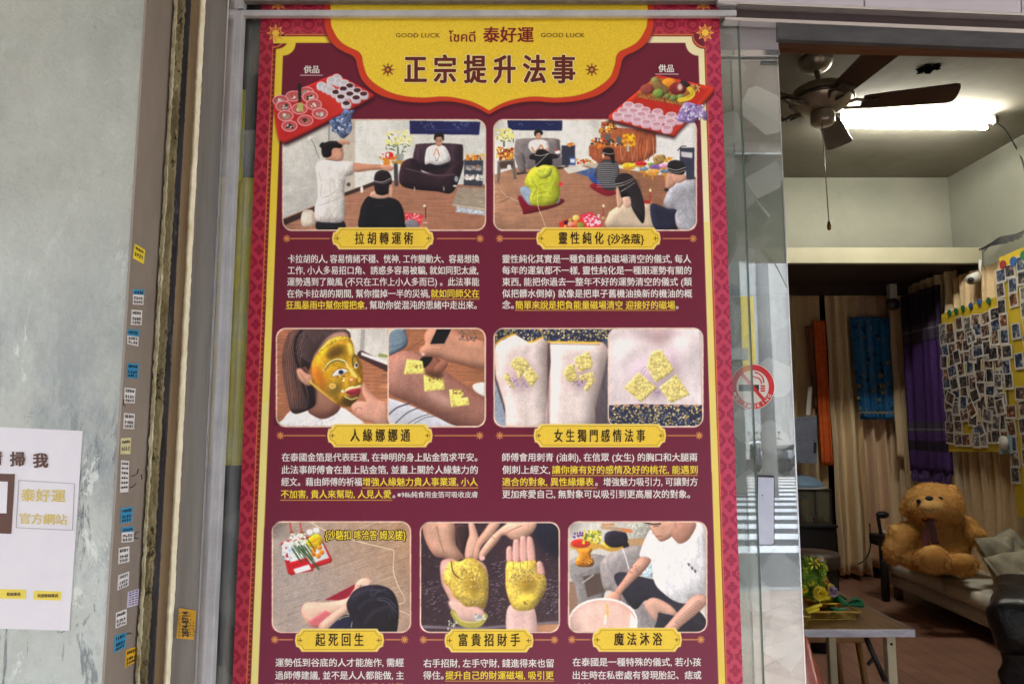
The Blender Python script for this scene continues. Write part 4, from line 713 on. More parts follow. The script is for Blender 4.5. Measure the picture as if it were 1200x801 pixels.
ell(265, 700, 232, 158, (248, 244, 242)); ell(265, 703, 222, 148, (240, 206, 194), grad=((232, 190, 176), (100, 600), (300, 760)), shade=(.12, 30)); poly([(450, 640), (492, 700), (498, 800), (440, 800)], (240, 232, 228)); line([(292, 590), (296, 640), (288, 670)], 11, (232, 190, 70)); line([(285, 660), (278, 712)], 11, (255, 250, 236), smooth=False); line([(490, 700), (440, 740)], 2, (210, 190, 180))
setclip(None)
# a camera's contrast on the seven photographs
for x0, y0, x1, y1 in PHOTOS:
    setT(0, 0, 1); q = cv([(x0 + 2, y0 + 2), (x1 - 2, y1 - 2)]).astype(int); R_ = IMG[q[0, 1]:q[1, 1], q[0, 0]:q[1, 0]]
    S_ = .25 * R_ + .75 * np.stack([blur(R_[..., k], 1) for k in range(3)], -1); S_ = S_ + .12 * (S_ - .45) + .02; hh, ww = S_.shape[:2]; S_ = S_ * (1 + .05 * noise2(hh, ww, 60, 60))[..., None]; R_[:] = np.clip(S_ * (1 + .035 * noise2(R_.shape[0], R_.shape[1], 1, 1))[..., None], 0, 1)
TEX[0] = 0
# ---- tray cut-outs
TRAY_L = sm([(82, 488), (100, 470), (360, 352), (400, 360), (540, 436), (542, 462), (400, 540), (160, 662), (122, 664), (104, 640)], 4)
setT(300, 0, 4)
poly([(x + 4, y + 12) for x, y in TRAY_L], (50, 20, 30), soft=6); poly(TRAY_L, (204, 44, 44), lit=(.5, 7), shade=(.15, 8)); poly([(110, 492), (370, 372), (520, 446), (390, 530), (140, 640)], (196, 38, 38), grad=((226, 70, 50), (300, 560), (400, 400)), soft=3)
def cup(x, y, rx, ry, inn, body=(226, 206, 206), h=14):
    blob([(x - rx, y), (x + rx, y), (x + rx * .8, y + h + ry), (x - rx * .8, y + h + ry)], body, lit=(.25, 4)); ell(x, y, rx, ry, (238, 232, 236)); ell(x, y + 1, rx * .82, ry * .78, inn)
for i, (x, y, c) in enumerate([(380, 362, 0), (355, 374, 0), (390, 380, 0), (308, 398, 0), (415, 388, 0), (330, 408, 0), (350, 418, 0), (440, 402, 1), (375, 432, 1), (410, 416, 1), (475, 424, 1), (440, 440, 1), (505, 440, 1), (398, 454, 1), (470, 458, 1), (424, 484, 1)]):
    cup(x, y, 21, 13, (70, 36, 44) if c else (206, 206, 214), (216, 212, 222))
for x, y, c in ((235, 434, (160, 150, 130)), (175, 452, (190, 90, 84)), (255, 456, (70, 60, 50)), (115, 472, (170, 150, 140)), (272, 492, (190, 90, 90)), (130, 500, (70, 64, 60)), (205, 512, (196, 200, 120)), (300, 534, (190, 190, 180)), (140, 544, (176, 160, 140)), (232, 566, (70, 60, 40)), (158, 592, (40, 36, 36))):
    ell(x, y, 38, 27, (236, 176, 180)); ell(x, y, 33, 22, (208, 84, 88)); ell(x, y + 4, 26, 15, (196, 110, 108)); stars(x - 14, y - 6, x + 14, y + 10, 9, [c, (226, 226, 220), c], 6)
poly([(196, 394), (214, 392), (212, 480), (200, 482)], (28, 24, 26)); ell(208, 500, 14, 18, (190, 196, 110)); poly([(336, 660), (342, 590), (348, 590), (345, 660)], (40, 36, 34), soft=0) if False else None
BAG_L = sm([(344, 572), (390, 545), (420, 512), (438, 520), (462, 518), (446, 560), (448, 610), (410, 650), (376, 620)], 4)
poly(BAG_L, (92, 110, 152), lit=(.7, 8), noise=.28, ns=(3, 3)); stars(360, 560, 440, 620, 50, [(160, 180, 214), (60, 76, 120), (206, 216, 236), (110, 130, 170)], 7)
setT(560, 0, 4)
TRAY_R = sm([(614, 545), (640, 520), (830, 362), (860, 358), (1090, 408), (1104, 424), (1092, 446), (935, 622), (905, 636), (640, 570)], 4)
poly([(x - 2, y + 12) for x, y in TRAY_R], (60, 26, 34), soft=6); poly(TRAY_R, (214, 60, 40), lit=(.45, 7), shade=(.15, 8)); poly([(645, 540), (840, 376), (1078, 424), (925, 606)], (198, 44, 32), soft=3)
poly([(742, 440), (830, 366), (1045, 408), (960, 500)], (176, 112, 54), noise=.2, ns=(3, 2), lit=(.4, 6)); poly([(742, 440), (960, 478), (952, 498), (750, 458)], (150, 88, 42), noise=.35, ns=(2, 3))
for k in range(22): line([(752 + k * 9.4, 447 + k * 1.6), (756 + k * 9.4, 460 + k * 1.6)], 2.5, (206, 150, 80), smooth=False)
stars(1000, 400, 1040, 430, 30, [(206, 160, 100), (120, 70, 30)], 5)
for x, y, rx, ry, c, r in ((828, 382, 20, 22, (150, 152, 86), 0), (895, 392, 34, 24, (236, 150, 40), 0), (855, 415, 44, 24, (140, 110, 70), .6), (792, 420, 33, 26, (156, 74, 66), 0), (935, 418, 40, 30, (130, 40, 44), 0), (845, 440, 27, 22, (128, 160, 76), 0), (970, 395, 26, 14, (50, 36, 46), .5), (915, 462, 20, 15, (120, 150, 80), 0), (888, 452, 14, 12, (130, 156, 84), 0), (950, 455, 20, 12, (140, 160, 90), 0)): ell(x, y, rx, ry, c, rot=r, lit=(.6, 9), shade=(.2, 9))
ell(945, 410, 12, 16, (230, 200, 190), soft=3); line([(990, 418), (1006, 440), (985, 462), (945, 470)], 24, (232, 206, 60)); line([(1000, 425), (1004, 442), (980, 460)], 5, (190, 160, 40))
for x, y in ((705, 490), (750, 498), (680, 516), (728, 518), (782, 514), (656, 538), (702, 544), (765, 534), (745, 560), (840, 522), (812, 545), (788, 572), (905, 538), (860, 552), (836, 582), (938, 556), (900, 568), (885, 598)): cup(x, y, 24, 12, (216, 160, 180), (230, 190, 208), 16)
BAG_R = sm([(930, 560), (960, 490), (1000, 484), (1050, 510), (1074, 530), (1070, 566), (1034, 550), (1010, 576), (960, 574)], 4)
poly(BAG_R, (150, 130, 190), lit=(.7, 8), noise=.25, ns=(3, 3)); stars(950, 495, 1060, 560, 60, [(206, 196, 230), (110, 90, 160), (226, 220, 240), (160, 140, 200)], 7)
setT(0, 0, 1)
PLATE_OUT = [plate(*p) for p in PLATES]
for x in (454.5, 693.3):
    for k in range(8):
        t = k * math.pi / 4; line([(x + 3 * math.cos(t), 82 + 3 * math.sin(t)), (x + 7 * math.cos(t), 82 + 7 * math.sin(t))], 1.6 if k % 2 else 1.2, (110, 50, 30), smooth=False)
    poly([(x, 77), (x + 5, 82), (x, 87), (x - 5, 82)], (110, 40, 34)); poly([(x, 79.6), (x + 2.4, 82), (x, 84.4), (x - 2.4, 82)], (220, 160, 50))
line([(352, 88.3), (378, 88.3)], .8, (230, 220, 216), smooth=False); line([(768, 87), (794.5, 87)], .8, (230, 220, 216), smooth=False)
UL = (216, 176, 60)
for a, b, y in ((505, 561.6, 350.4), (334.6, 428, 361.8), (603.5, 791.4, 363.4), (424.6, 559.8, 571.2), (328.6, 459.4, 585.6), (646.6, 817, 556.6), (588.7, 699, 571.2), (521.7, 648.8, 797.3)): line([(a, y), (b, y)], .8, UL, smooth=False)
IMG *= (1 + .012 * noise2(CH, CW, 1, 1))[..., None]
IMG *= 1.03; np.clip(IMG, 0, 1, out=IMG)
im = bpy.data.images.new('poster_print', CW, CH, alpha=False)
buf = np.ones((CH, CW, 4), np.float32); buf[..., :3] = IMG[::-1]; im.pixels.foreach_set(buf.ravel()); im.update(); im.pack()
del buf
pm = bpy.data.materials.new('poster_print'); pm.use_nodes = True; n = pm.node_tree; b = n.nodes['Principled BSDF']
ti = n.nodes.new('ShaderNodeTexImage'); ti.image = im; ti.extension = 'EXTEND'
n.links.new(ti.outputs[0], b.inputs['Base Color'])
pc_ = n.nodes.new('ShaderNodeTexCoord'); pn_ = n.nodes.new('ShaderNodeTexNoise'); pn_.inputs['Scale'].default_value = 5; pn_.inputs['Detail'].default_value = 3; pb_ = n.nodes.new('ShaderNodeBump'); pb_.inputs['Strength'].default_value = .35; pb_.inputs['Distance'].default_value = .004   # faint ripples of the vinyl
n.links.new(pc_.outputs['UV'], pn_.inputs['Vector']); n.links.new(pn_.outputs[0], pb_.inputs['Height']); n.links.new(pb_.outputs[0], b.inputs['Normal']); b.inputs['Roughness'].default_value = 0.34; b.inputs['Specular IOR Level'].default_value = 0.5
white_ink = mat('white_ink', (238, 234, 230), rough=.5, spec=.3); yellow_ink = mat('yellow_ink', (246, 222, 70), rough=.5, spec=.3)
dark_ink = mat('dark_brown_ink', (58, 34, 18), rough=.5, spec=.3); title_ink = mat('title_ink', (104, 40, 32), rough=.5, spec=.3); cream_ink = mat('cream_ink', (250, 240, 190), rough=.5, spec=.3)
crimson_ink = mat('crimson_ink', (134, 26, 46), rough=.5, spec=.3)

poster = thing('poster', 'tall maroon and gold poster of ritual services with seven framed photos, on the shop glass', 'poster', at(573, 800, -0.004))
def sheet(name, pts, k, parent, label=None):
    o = prism(name, [Vector((p.x, -0.004 - k, p.z)) for p in (at(x, y, -0.004) for x, y in pts)], 0.00025 if k else 0.002, pm, parent)
    me = o.data; uv = me.uv_layers.new(name='UVMap'); og = origin(parent)
    for l in me.loops:
        v = me.vertices[l.vertex_index].co + og; uv.data[l.index].uv = ((v.x - PX0) / (PX1 - PX0), (v.z + -EYE.z - PZ0) / (PZ1 - PZ0))
    if label: o['label'] = label
    return o
# ------------------------------------------------------------------ large structure: ground, street, arcade, shop shell
FZ = 0.15                                                   # shop floor level
def tilemat(name, c1, c2, mortar, bw, bh, rough=.5, rot=0, off=0.0, bump=.3):
    m = bpy.data.materials.new(name); m.use_nodes = True; n = m.node_tree; b = n.nodes['Principled BSDF']
    tc = n.nodes.new('ShaderNodeTexCoord'); mp = n.nodes.new('ShaderNodeMapping'); mp.inputs['Rotation'].default_value = (0, 0, rot)
    br = n.nodes.new('ShaderNodeTexBrick'); br.offset = off; br.inputs['Scale'].default_value = 1; br.inputs['Brick Width'].default_value = bw; br.inputs['Row Height'].default_value = bh
    br.inputs['Mortar Size'].default_value = 0.004; br.inputs['Color1'].default_value = srgb(c1); br.inputs['Color2'].default_value = srgb(c2); br.inputs['Mortar'].default_value = srgb(mortar)
    nz = n.nodes.new('ShaderNodeTexNoise'); nz.inputs['Scale'].default_value = 5; nz.inputs['Detail'].default_value = 8
    mx = n.nodes.new('ShaderNodeMixRGB'); mx.blend_type = 'MULTIPLY'; mx.inputs[0].default_value = 0.5
    rp = n.nodes.new('ShaderNodeValToRGB'); rp.color_ramp.elements[0].position = .3; rp.color_ramp.elements[0].color = (.45, .45, .45, 1); rp.color_ramp.elements[1].position = .7
    n.links.new(tc.outputs['Object'], mp.inputs[0]); n.links.new(mp.outputs[0], br.inputs[0]); n.links.new(mp.outputs[0], nz.inputs[0]); n.links.new(nz.outputs[0], rp.inputs[0])
    n.links.new(br.outputs[0], mx.inputs[1]); n.links.new(rp.outputs[0], mx.inputs[2]); n.links.new(mx.outputs[0], b.inputs['Base Color']); b.inputs['Roughness'].default_value = rough
    return m
asphalt = mat('asphalt', (58, 58, 58), (78, 78, 76), .9, scale=6, bump=.5, bscale=120)
paving = tilemat('arcade_tiles', (150, 132, 118), (166, 150, 134), (96, 88, 80), .3, .3, .45, .785)
concrete = mat('weathered_concrete', (112, 114, 112), (136, 136, 132), .85, scale=1.5, bump=.2)
palewall = mat('pale_tiled_wall', (186, 184, 178), (204, 202, 196), .7, scale=2, bump=.1)
darkwall = mat('dark_grey_wall', (66, 68, 70), (84, 86, 86), .8, scale=1.2)
roadpaint = mat('white_road_paint', (226, 226, 222), (196, 196, 192), .8, scale=12)
struct(mk('ground', [(-300, -400, -.01), (300, -400, -.01), (300, 60, -.01), (-300, 60, -.01)], [(0, 1, 2, 3)], asphalt))
struct(box('pavement', (-14, 14), (-5.3, 0.6), (-.02, 0.0), paving)); struct(box('kerb', (-14, 14), (-5.45, -5.302), (-.12, .001), concrete))
cross = thing('zebra_crossing', 'white striped pedestrian crossing painted across the street facing the shop', 'crosswalk', (5, -13, 0))
for k in range(13):
    y = -7.3 - k * 1.02; mk('stripe', [(2.6, y, -.005), (9.5, y, -.005), (9.5, y - .5, -.005), (2.6, y - .5, -.005)], [(0, 1, 2, 3)], roadpaint, cross)
arc = struct(box('arcade_ceiling', (-9, 9), (-2.7, -.17), (3.3, 3.5), mat('arcade_ceiling_paint', (206, 204, 198), (220, 218, 212), .8, scale=2)))
struct(box('arcade_upper_wall', (-9, 9), (-2.9, -2.702), (3.12, 9), palewall))
for i, x in enumerate((-1.45, 6.6)):
    p = thing('arcade_pillar', ['square grey pillar at the street edge, left of the shopfront', 'square grey pillar at the street edge, right of the shopfront'][i], 'pillar', (x, -2.5, 0))
    hw2 = (.40, .25)[i]; box('shaft', (x - hw2, x + hw2), (-2.68, -2.3), (0.12, 3.298), (darkwall, palewall)[i], p, .01); box('plinth', (x - hw2 - .03, x + hw2 + .03), (-2.7, -2.28), (0, .12), concrete, p, .01)  # left shaft set wide and dark to darken what the left pane mirrors
hb = thing('hanging_board', 'plain dark board hanging from the arcade edge, seen only mirrored in the door glass', 'board', (1.45, -2.75, 3.1)); box('panel', (1.0, 2.1), (-2.78, -2.73), (2.40, 3.05), mat('board_grey_green', (70, 76, 72), (88, 92, 88), .6, scale=3), hb, .004)  # unseen board added so the mirrored sky stops lower in the door glass
for x in (1.1, 2.0): tube('hanger', [(x, -2.755, 3.05), (x, -2.755, 3.13)], .008, rubber, hb, 6)
winm = mat('window_glass_far', (50, 58, 64), (80, 88, 94), .1, scale=1)
def building(label, x0, x1, y0, y1, h, m, floors, cols, w_=.55):
    b = thing('street_building', label, 'building', ((x0 + x1) / 2, y0, 0)); box('wall', (x0, x1), (y1, y0), (0, h), m, b)
    fh = h / floors
    src = None
    for f in range(floors):
        box('floor_band', (x0 - .08, x1 + .08), (y0 + .002, y0 + .18), (f * fh + fh - .3, f * fh + fh - .05), concrete, b)
        for c in range(cols):
            cx = x0 + (c + .5) * (x1 - x0) / cols; ww = (x1 - x0) / cols * w_ / 2; zz = f * fh + fh * .28
            wv = box('window', (cx - ww, cx + ww), (y0 - .1, y0 + .02), (zz, zz + fh * .48), winm, b)
    return b
building('dark grey apartment block facing the shop across the crossing', -14, 5.05, -14.5, -34, 16, darkwall, 5, 6)
building('tall pale grey concrete building far down the street', 14.5, 28, -38, -60, 34, concrete, 10, 5)
building('low pale building closing the far end of the street', 14, 27.5, -75, -90, 6.0, palewall, 2, 6)
building('cream shophouse on the right side of the street', 10.8, 20, -14.5, -30, 13, palewall, 4, 4)
for k in range(9):
    z = 2.2 + 2.9 * k; bx_ = [o for o in COL.objects if o.get('label', '').startswith('tall pale grey')][0]; box('air_conditioner', (14.7, 15.7), (-37.95, -37.4), (z, z + .8), palewall, bx_, .03); box('balcony_rail', (14.4, 17.4), (-37.2, -37.1), (z + 1.1, z + 1.9), darkwall, bx_)
sg = [mat('shop_sign_' + n_, c_, rough=.5) for n_, c_ in (('yellow', (210, 180, 50)), ('blue', (40, 80, 150)), ('red', (170, 40, 36)), ('green', (40, 110, 70)))]
db_ = [o for o in COL.objects if o.get('label', '').startswith('dark grey apartment')][0]
for k in range(5): box('sign_board', (5.06, 5.5), (-15.0 - k * 2.2, -14.9 - k * 2.2), (2.6 + (k % 3) * 1.3, 4.4 + (k % 3) * 1.3), sg[k % 4], db_)
pole = thing('utility_pole', 'grey concrete utility pole by the crossing with cables strung overhead', 'utility pole', (5.4, -14.0, 0))
lathe('post', [(.16, 0), (.11, 9)], (5.4, -14.0, 0), concrete, pole, 12)
for z, yy in ((6.4, 0), (7.0, .2), (5.6, .1)): tube('cable', cr([(5.4, -14, z), (8.5, -20, z - .6), (13, -30, z - .2)], 6, False), .015, rubber, pole, 5)
# scooters in the street
def scooter(loc, body, label):
    s = thing('parked_scooter', label, 'scooter', (0, 0, 0), 'scooters parked along the street')
    bm = bmesh.new(); bmbox(bm, (-.16, .16), (-.75, .1), (.42, .72), .08); bmbox(bm, (-.15, .15), (-.1, .45), (.26, .36), .03); bmbox(bm, (-.19, .19), (.38, .52), (.3, .98), .06); frombm('body', bm, body, s, True)
    bm = bmesh.new(); bmbox(bm, (-.14, .14), (-.78, -.05), (.72, .82), .04); frombm('seat', bm, rubber, s, True)
    for y in (-.6, .66): lathe('wheel', [(.0, -.045), (.13, -.05), (.22, -.05), (.25, 0), (.22, .05), (.13, .05), (0, .045)], (0, y, .25), rubber, s, 18, axis='x')
    tube('handlebar', [(-.32, .36, 1.02), (-.1, .44, 1.06), (.1, .44, 1.06), (.32, .36, 1.02)], .02, rubber, s, 6); sphere('headlamp', (0, .52, .92), (.09, .06, .08), alubright, s, 2)
    for x in (-.28, .28): tube('mirror_stem', [(x * .8, .4, 1.04), (x, .42, 1.22)], .008, rubber, s, 5); sphere('mirror', (x, .42, 1.26), (.06, .015, .045), aludark, s, 2)
    s.location = loc; return s
redp = mat('red_paint', (150, 30, 28), rough=.25, coat=.6); whitep = mat('white_paint', (214, 216, 218), rough=.25, coat=.6); greyp = mat('grey_paint', (90, 96, 104), rough=.25, coat=.6)
for i, (x, y, c, lb) in enumerate([(8.4, -22.3, whitep, 'white scooter parked beyond the zebra crossing, nearest to it'), (8.9, -23.6, redp, 'red scooter parked behind the white scooters'), (7.9, -21.4, greyp, 'grey scooter parked by the dark apartment block corner'), (9.7, -24.8, whitep, 'white scooter farthest down the street')]):
    s = scooter((x, y, 0), c, lb); s.rotation_euler = (0, 0, 1.2)

# shop shell
ceilm = mat('stained_ceiling_plaster', (124, 119, 104), (150, 145, 130), .9, scale=1.2, bump=.15, bscale=20)
overlay_stain(ceilm, (98, 91, 74), 1.4, .54, .2, (1, 1, 1), .6, 2.0); overlay_stain(ceilm, (86, 76, 60), 9, .70, .04, (1, 1, 1), .7, 4.4)
wallm = mat('off_white_shop_wall', (140, 140, 126), (156, 155, 140), .85, scale=1.5, bump=.1, bscale=30)
overlay_stain(wallm, (116, 114, 98), 2.0, .58, .15, (1, 1, .5), .5)
creamm = mat('cream_beam_paint', (168, 162, 136), (180, 174, 148), .6, scale=3)
darksof = mat('dark_brown_soffit', (52, 38, 34), (66, 50, 44), .8, scale=3)
planks = tilemat('reddish_floor_planks', (158, 116, 96), (172, 126, 106), (130, 92, 76), .9, .1, .5, 1.57, .4)
dwood = mat('dark_stained_wood', (74, 46, 28), (94, 60, 36), .55, scale=3, stretch=(1, 12, 12), bump=.1)
ZC = atd(1000, 208, 5.57).z; ZB0 = atd(1000, 308, 5.2).z; ZB1 = atd(1000, 290, 5.2).z
RX = 3.46
struct(box('shop_floor', (-2.6, RX + .2), (-.14, 6.2), (0.0, FZ), planks))
struct(box('ceiling', (-2.6, RX + .2), (.1, 4.27), (ZC, ZC + .1), ceilm))
struct(box('upper_back_wall', (-2.6, RX + .2), (4.24, 4.4), (ZB1 - .03, ZC - .001), wallm))
struct(box('cream_beam', (-2.6, RX - .02), (5.2 - DG, 5.26 - DG), (ZB0, ZB1), creamm))
struct(box('soffit', (-2.6, RX + .2), (3.932, 5.6), (ZB0 + .006, ZB0 + .1), darksof))
struct(box('soffit_edge_board', (-2.6, RX), (4.75, 4.82), (ZB0 - .07, ZB0 + .004), darksof))
struct(box('back_wall', (-2.6, RX + .2), (5.45, 5.6), (FZ, ZB0), darksof))
struct(box('right_wall', (RX, RX + .15), (.1, 5.44), (FZ, ZC - .002), wallm))
struct(box('left_wall', (-2.75, -2.602), (.1, 5.6), (FZ, ZC), wallm))
struct(box('outer_wall_above', (-9, 9), (-.168, .09), (2.62, 3.6), palewall)); struct(box('outer_wall_right', (3.3, 9), (-.12, .09), (0, 2.618), palewall))
struct(box('inner_wall_above', (-2.6, RX), (.0925, .15), (2.5, ZC - .003), wallm))

# ------------------------------------------------------------------ left side of the shopfront
def X4(x, d): return atd(x, 400, d).x
cw = tag(box('cement_wall', (-2.6, X4(149, 1.19)), (1.19 - DG, .09), (0, 2.6), cement, None, .004), 'grey patchy cement pillar face left of the aluminium frame', 'wall')
def vert(name, x0, x1, d, th, m, parent=None, z=(0, 2.6), bev=0.0): return box(name, (X4(x0, d), X4(x1, d)), (d - DG, d - DG + th), z, m, parent, bev)
RVX = X4(149, 1.19) + .0015
rev = thing('stone_reveal', 'brown stone return of the pillar covered in small stickers', 'stone trim', (RVX, -.1, 0))
XR = X4(181.4, 1.265); XE = XR + .002
mk('slab', [(X4(149, 1.19), 1.185 - DG, z) for z in (0, 2.6)] + [(XR, 1.27 - DG, z) for z in (2.6, 0)] + [(X4(149, 1.19) - .02, 1.20 - DG, z) for z in (0, 2.6)] + [(XR - .02, 1.27 - DG, z) for z in (2.6, 0)], [(0, 1, 2, 3), (4, 7, 6, 5), (0, 4, 5, 1), (3, 2, 6, 7), (1, 5, 6, 2), (0, 3, 7, 4)], stone, rev)
def strip(name, x0, x1, d, m, parent, wob=.0012, th=.03, n=420, bulge=0.0):
    """rough vertical strip with uneven edges and face"""
    bm = bmesh.new(); X0_, X1_ = X4(x0, d), X4(x1, d); rows = []
    K = 6; r = random.Random(int(x0 * 10))
    ph = [r.uniform(0, 6) for _ in range(4)]
    for i in range(n + 1):
        z = 2.6 * i / n; a = X0_ + r.uniform(-wob, wob) * .8 + math.sin(z * 9 + ph[0]) * wob * .2; b = X1_ + r.uniform(-wob, wob) * .8 + math.sin(z * 7 + ph[1]) * wob * .2; row = []
        for k in range(K + 1):
            t = k / K; row.append(bm.verts.new((a + (b - a) * t, d - DG - bulge * math.sin(math.pi * t) + r.uniform(-wob, wob) * .7, z)))
        rows.append([bm.verts.new((a, d - DG + th, z))] + row + [bm.verts.new((b, d - DG + th, z))])
    for i in range(n):
        for k in range(K + 2): bm.faces.new([rows[i][k], rows[i][k + 1], rows[i + 1][k + 1], rows[i + 1][k]])
    return frombm(name, bm, m, parent, True)
jt = thing('mortar_joint', 'mouldy olive mortar joint with a pale crumbling edge beside the brown stone', 'mortar joint', (XR, -.06, 0))
strip('pale_edge', 181.2, 184.8, 1.258, palemortar, jt, .0014); strip('mortar', 184.5, 193.4, 1.262, grout, jt, .0016)
tag(strip('black_gasket', 193.2, 202.4, 1.268, rubber, None, .0007), 'black rubber gasket strip between mortar and tan strip', 'rubber gasket')
tag(box('tan_filler_strip', (X4(202.2, 1.268), X4(213, 1.268)), (1.268 - DG, 1.29 - DG), (0, 2.6), tanstrip), 'tan filler strip between the black gasket and the white caulk', 'trim strip')
tag(strip('caulk_bead', 212.6, 219.4, 1.262, caulk, None, .0008, .02, 300, .004), 'cream aged caulk bead running along the aluminium frame', 'caulk')
fr = thing('aluminium_window_frame', 'brushed aluminium frame post with window rails around the poster glass', 'window frame', (X4(235, 1.265), -.06, 0))
vert('frame_post', 219.2, 247.6, 1.265, .05, alu, fr); box('edge_bead', (X4(247.5, 1.262), X4(249.1, 1.262)), (1.262 - DG, 1.312 - DG), (0, 2.6), alubright, fr)
GX0 = X4(249.3, 1.262)
mk('inner_return', [(GX0, 1.268 - DG, 0), (GX0, 1.268 - DG, 2.6), (X4(259, 1.318), 1.318 - DG, 2.6), (X4(259, 1.318), 1.318 - DG, 0)], [(0, 1, 2, 3)], aludark, fr)
vert('glazing_post', 258.2, 266.2, 1.305, .02, whitemetal, fr, (0, atd(600, 12.5, 1.305).z - .0005), .002)
def hbar(name, x0, x1, y0, y1, d, th, m, parent, x2=None, dy=0.0, bev=0):
    p = [atd(x0, y0, d), atd(x1, y0 + dy, d), atd(x1, y1 + dy, d), atd(x0, y1, d)]
    return prism(name, p, th, m, parent)
ZR0, ZR1 = atd(573, 18.5, 1.311).z, atd(573, 11.5, 1.311).z
box('transom_rail', (X4(259.5, 1.303), X4(880, 1.303) ), (1.311 - DG, 1.3225 - DG), (ZR0, ZR1), whitemetal, fr, .002)
box('upper_post', (X4(258.5, 1.306), X4(266.4, 1.306)), (1.306 - DG, 1.325 - DG), (ZR1 + .0005, 2.6), whitemetal, fr)
box('head_rail', (X4(247, 1.29), X4(870, 1.29)), (1.308 - DG, 1.3215 - DG), (atd(573, 1.0, 1.308).z, 2.6), alu, fr)
# stickers
SW = mat('sticker_white', (222, 220, 220), (206, 204, 206), .5, scale=90); SB = mat('sticker_blue', (44, 132, 178), (62, 150, 192), .5, scale=90); SY = mat('sticker_yellow', (226, 200, 50), (236, 212, 66), .5, scale=60)
SC = mat('sticker_cream', (214, 206, 158), (196, 190, 146), .5, scale=60); SP = mat('sticker_lilac', (196, 186, 214), (208, 200, 222), .5, scale=60); SO = mat('sticker_amber', (214, 166, 40), (200, 150, 36), .5, scale=60); INK = mat('black_ink', (32, 32, 38), rough=.5)
PB = [(X4(149, 1.19), 1.185 - DG), (XR, 1.27 - DG)]
_pn = Vector((PB[1][1] - PB[0][1], -(PB[1][0] - PB[0][0]), 0)).normalized()
def onrev(px, py, k=0.0):
    r = ray(px, py); p0 = Vector((PB[0][0], PB[0][1], 0)); t = (p0 - EYE).dot(_pn) / r.dot(_pn); p = EYE + r * t
    return p + _pn * k
def sticker(cropT, quad, m, label, kind, m2=None, split=.35):
    ox, oy, s = cropT; q = [(ox + x / s, oy + y / s) for x, y in quad]
    def P(a, b, k):   # a across, b down
        t = (q[0][0] + (q[1][0] - q[0][0]) * a, q[0][1] + (q[1][1] - q[0][1]) * a); u_ = (q[3][0] + (q[2][0] - q[3][0]) * a, q[3][1] + (q[2][1] - q[3][1]) * a)
        return onrev(t[0] + (u_[0] - t[0]) * b, t[1] + (u_[1] - t[1]) * b, k)
    c = P(.5, 1, 0); r = random.Random(int(q[0][1]))
    o = thing('sticker', label, 'sticker', c, 'small service stickers on the brown stone'); 
    mk('paper', [P(0, 0, .0006), P(1, 0, .0006), P(1, 1, .0006), P(0, 1, .0006)], [(0, 1, 2, 3)], m, o)
    if m2: mk('colour_band', [P(0, 0, .0009), P(1, 0, .0009), P(1, split, .0009), P(0, split, .0009)], [(0, 1, 2, 3)], m2, o)
    vs = []; fs = []
    rows = {'n': [(.10, .30, 5), (.48, .68, 4), (.74, .92, 4)], 'l': [(.06 + .15 * k, .13 + .15 * k, 3) for k in range(6)], 'y': [(.15, .35, 5), (.50, .78, 4)]}[kind]
    for a0, a1, n_ in rows:
        for j in range(n_):
            x0 = .10 + .8 * j / n_; x1 = x0 + .8 / n_ * .8
            for _ in range(5):   # letter-like strokes too small to read
                if r.random() < .5: u0 = r.uniform(x0, x1 - .04); g = (u0, a0, u0 + .035, a1)
                else: v0 = r.uniform(a0, a1 - .03); g = (x0, v0, x1, v0 + .03)
                i = len(vs); vs += [P(g[0], g[1], .0012), P(g[2], g[1], .0012), P(g[2], g[3], .0012), P(g[0], g[3], .0012)]; fs.append((i, i + 1, i + 2, i + 3))
    mk('print', vs, fs, INK, o)
A_, B_, C_, D_ = (130, 270, 6.68), (120, 390, 6.68), (120, 500, 5.725), (120, 630, 4.714)
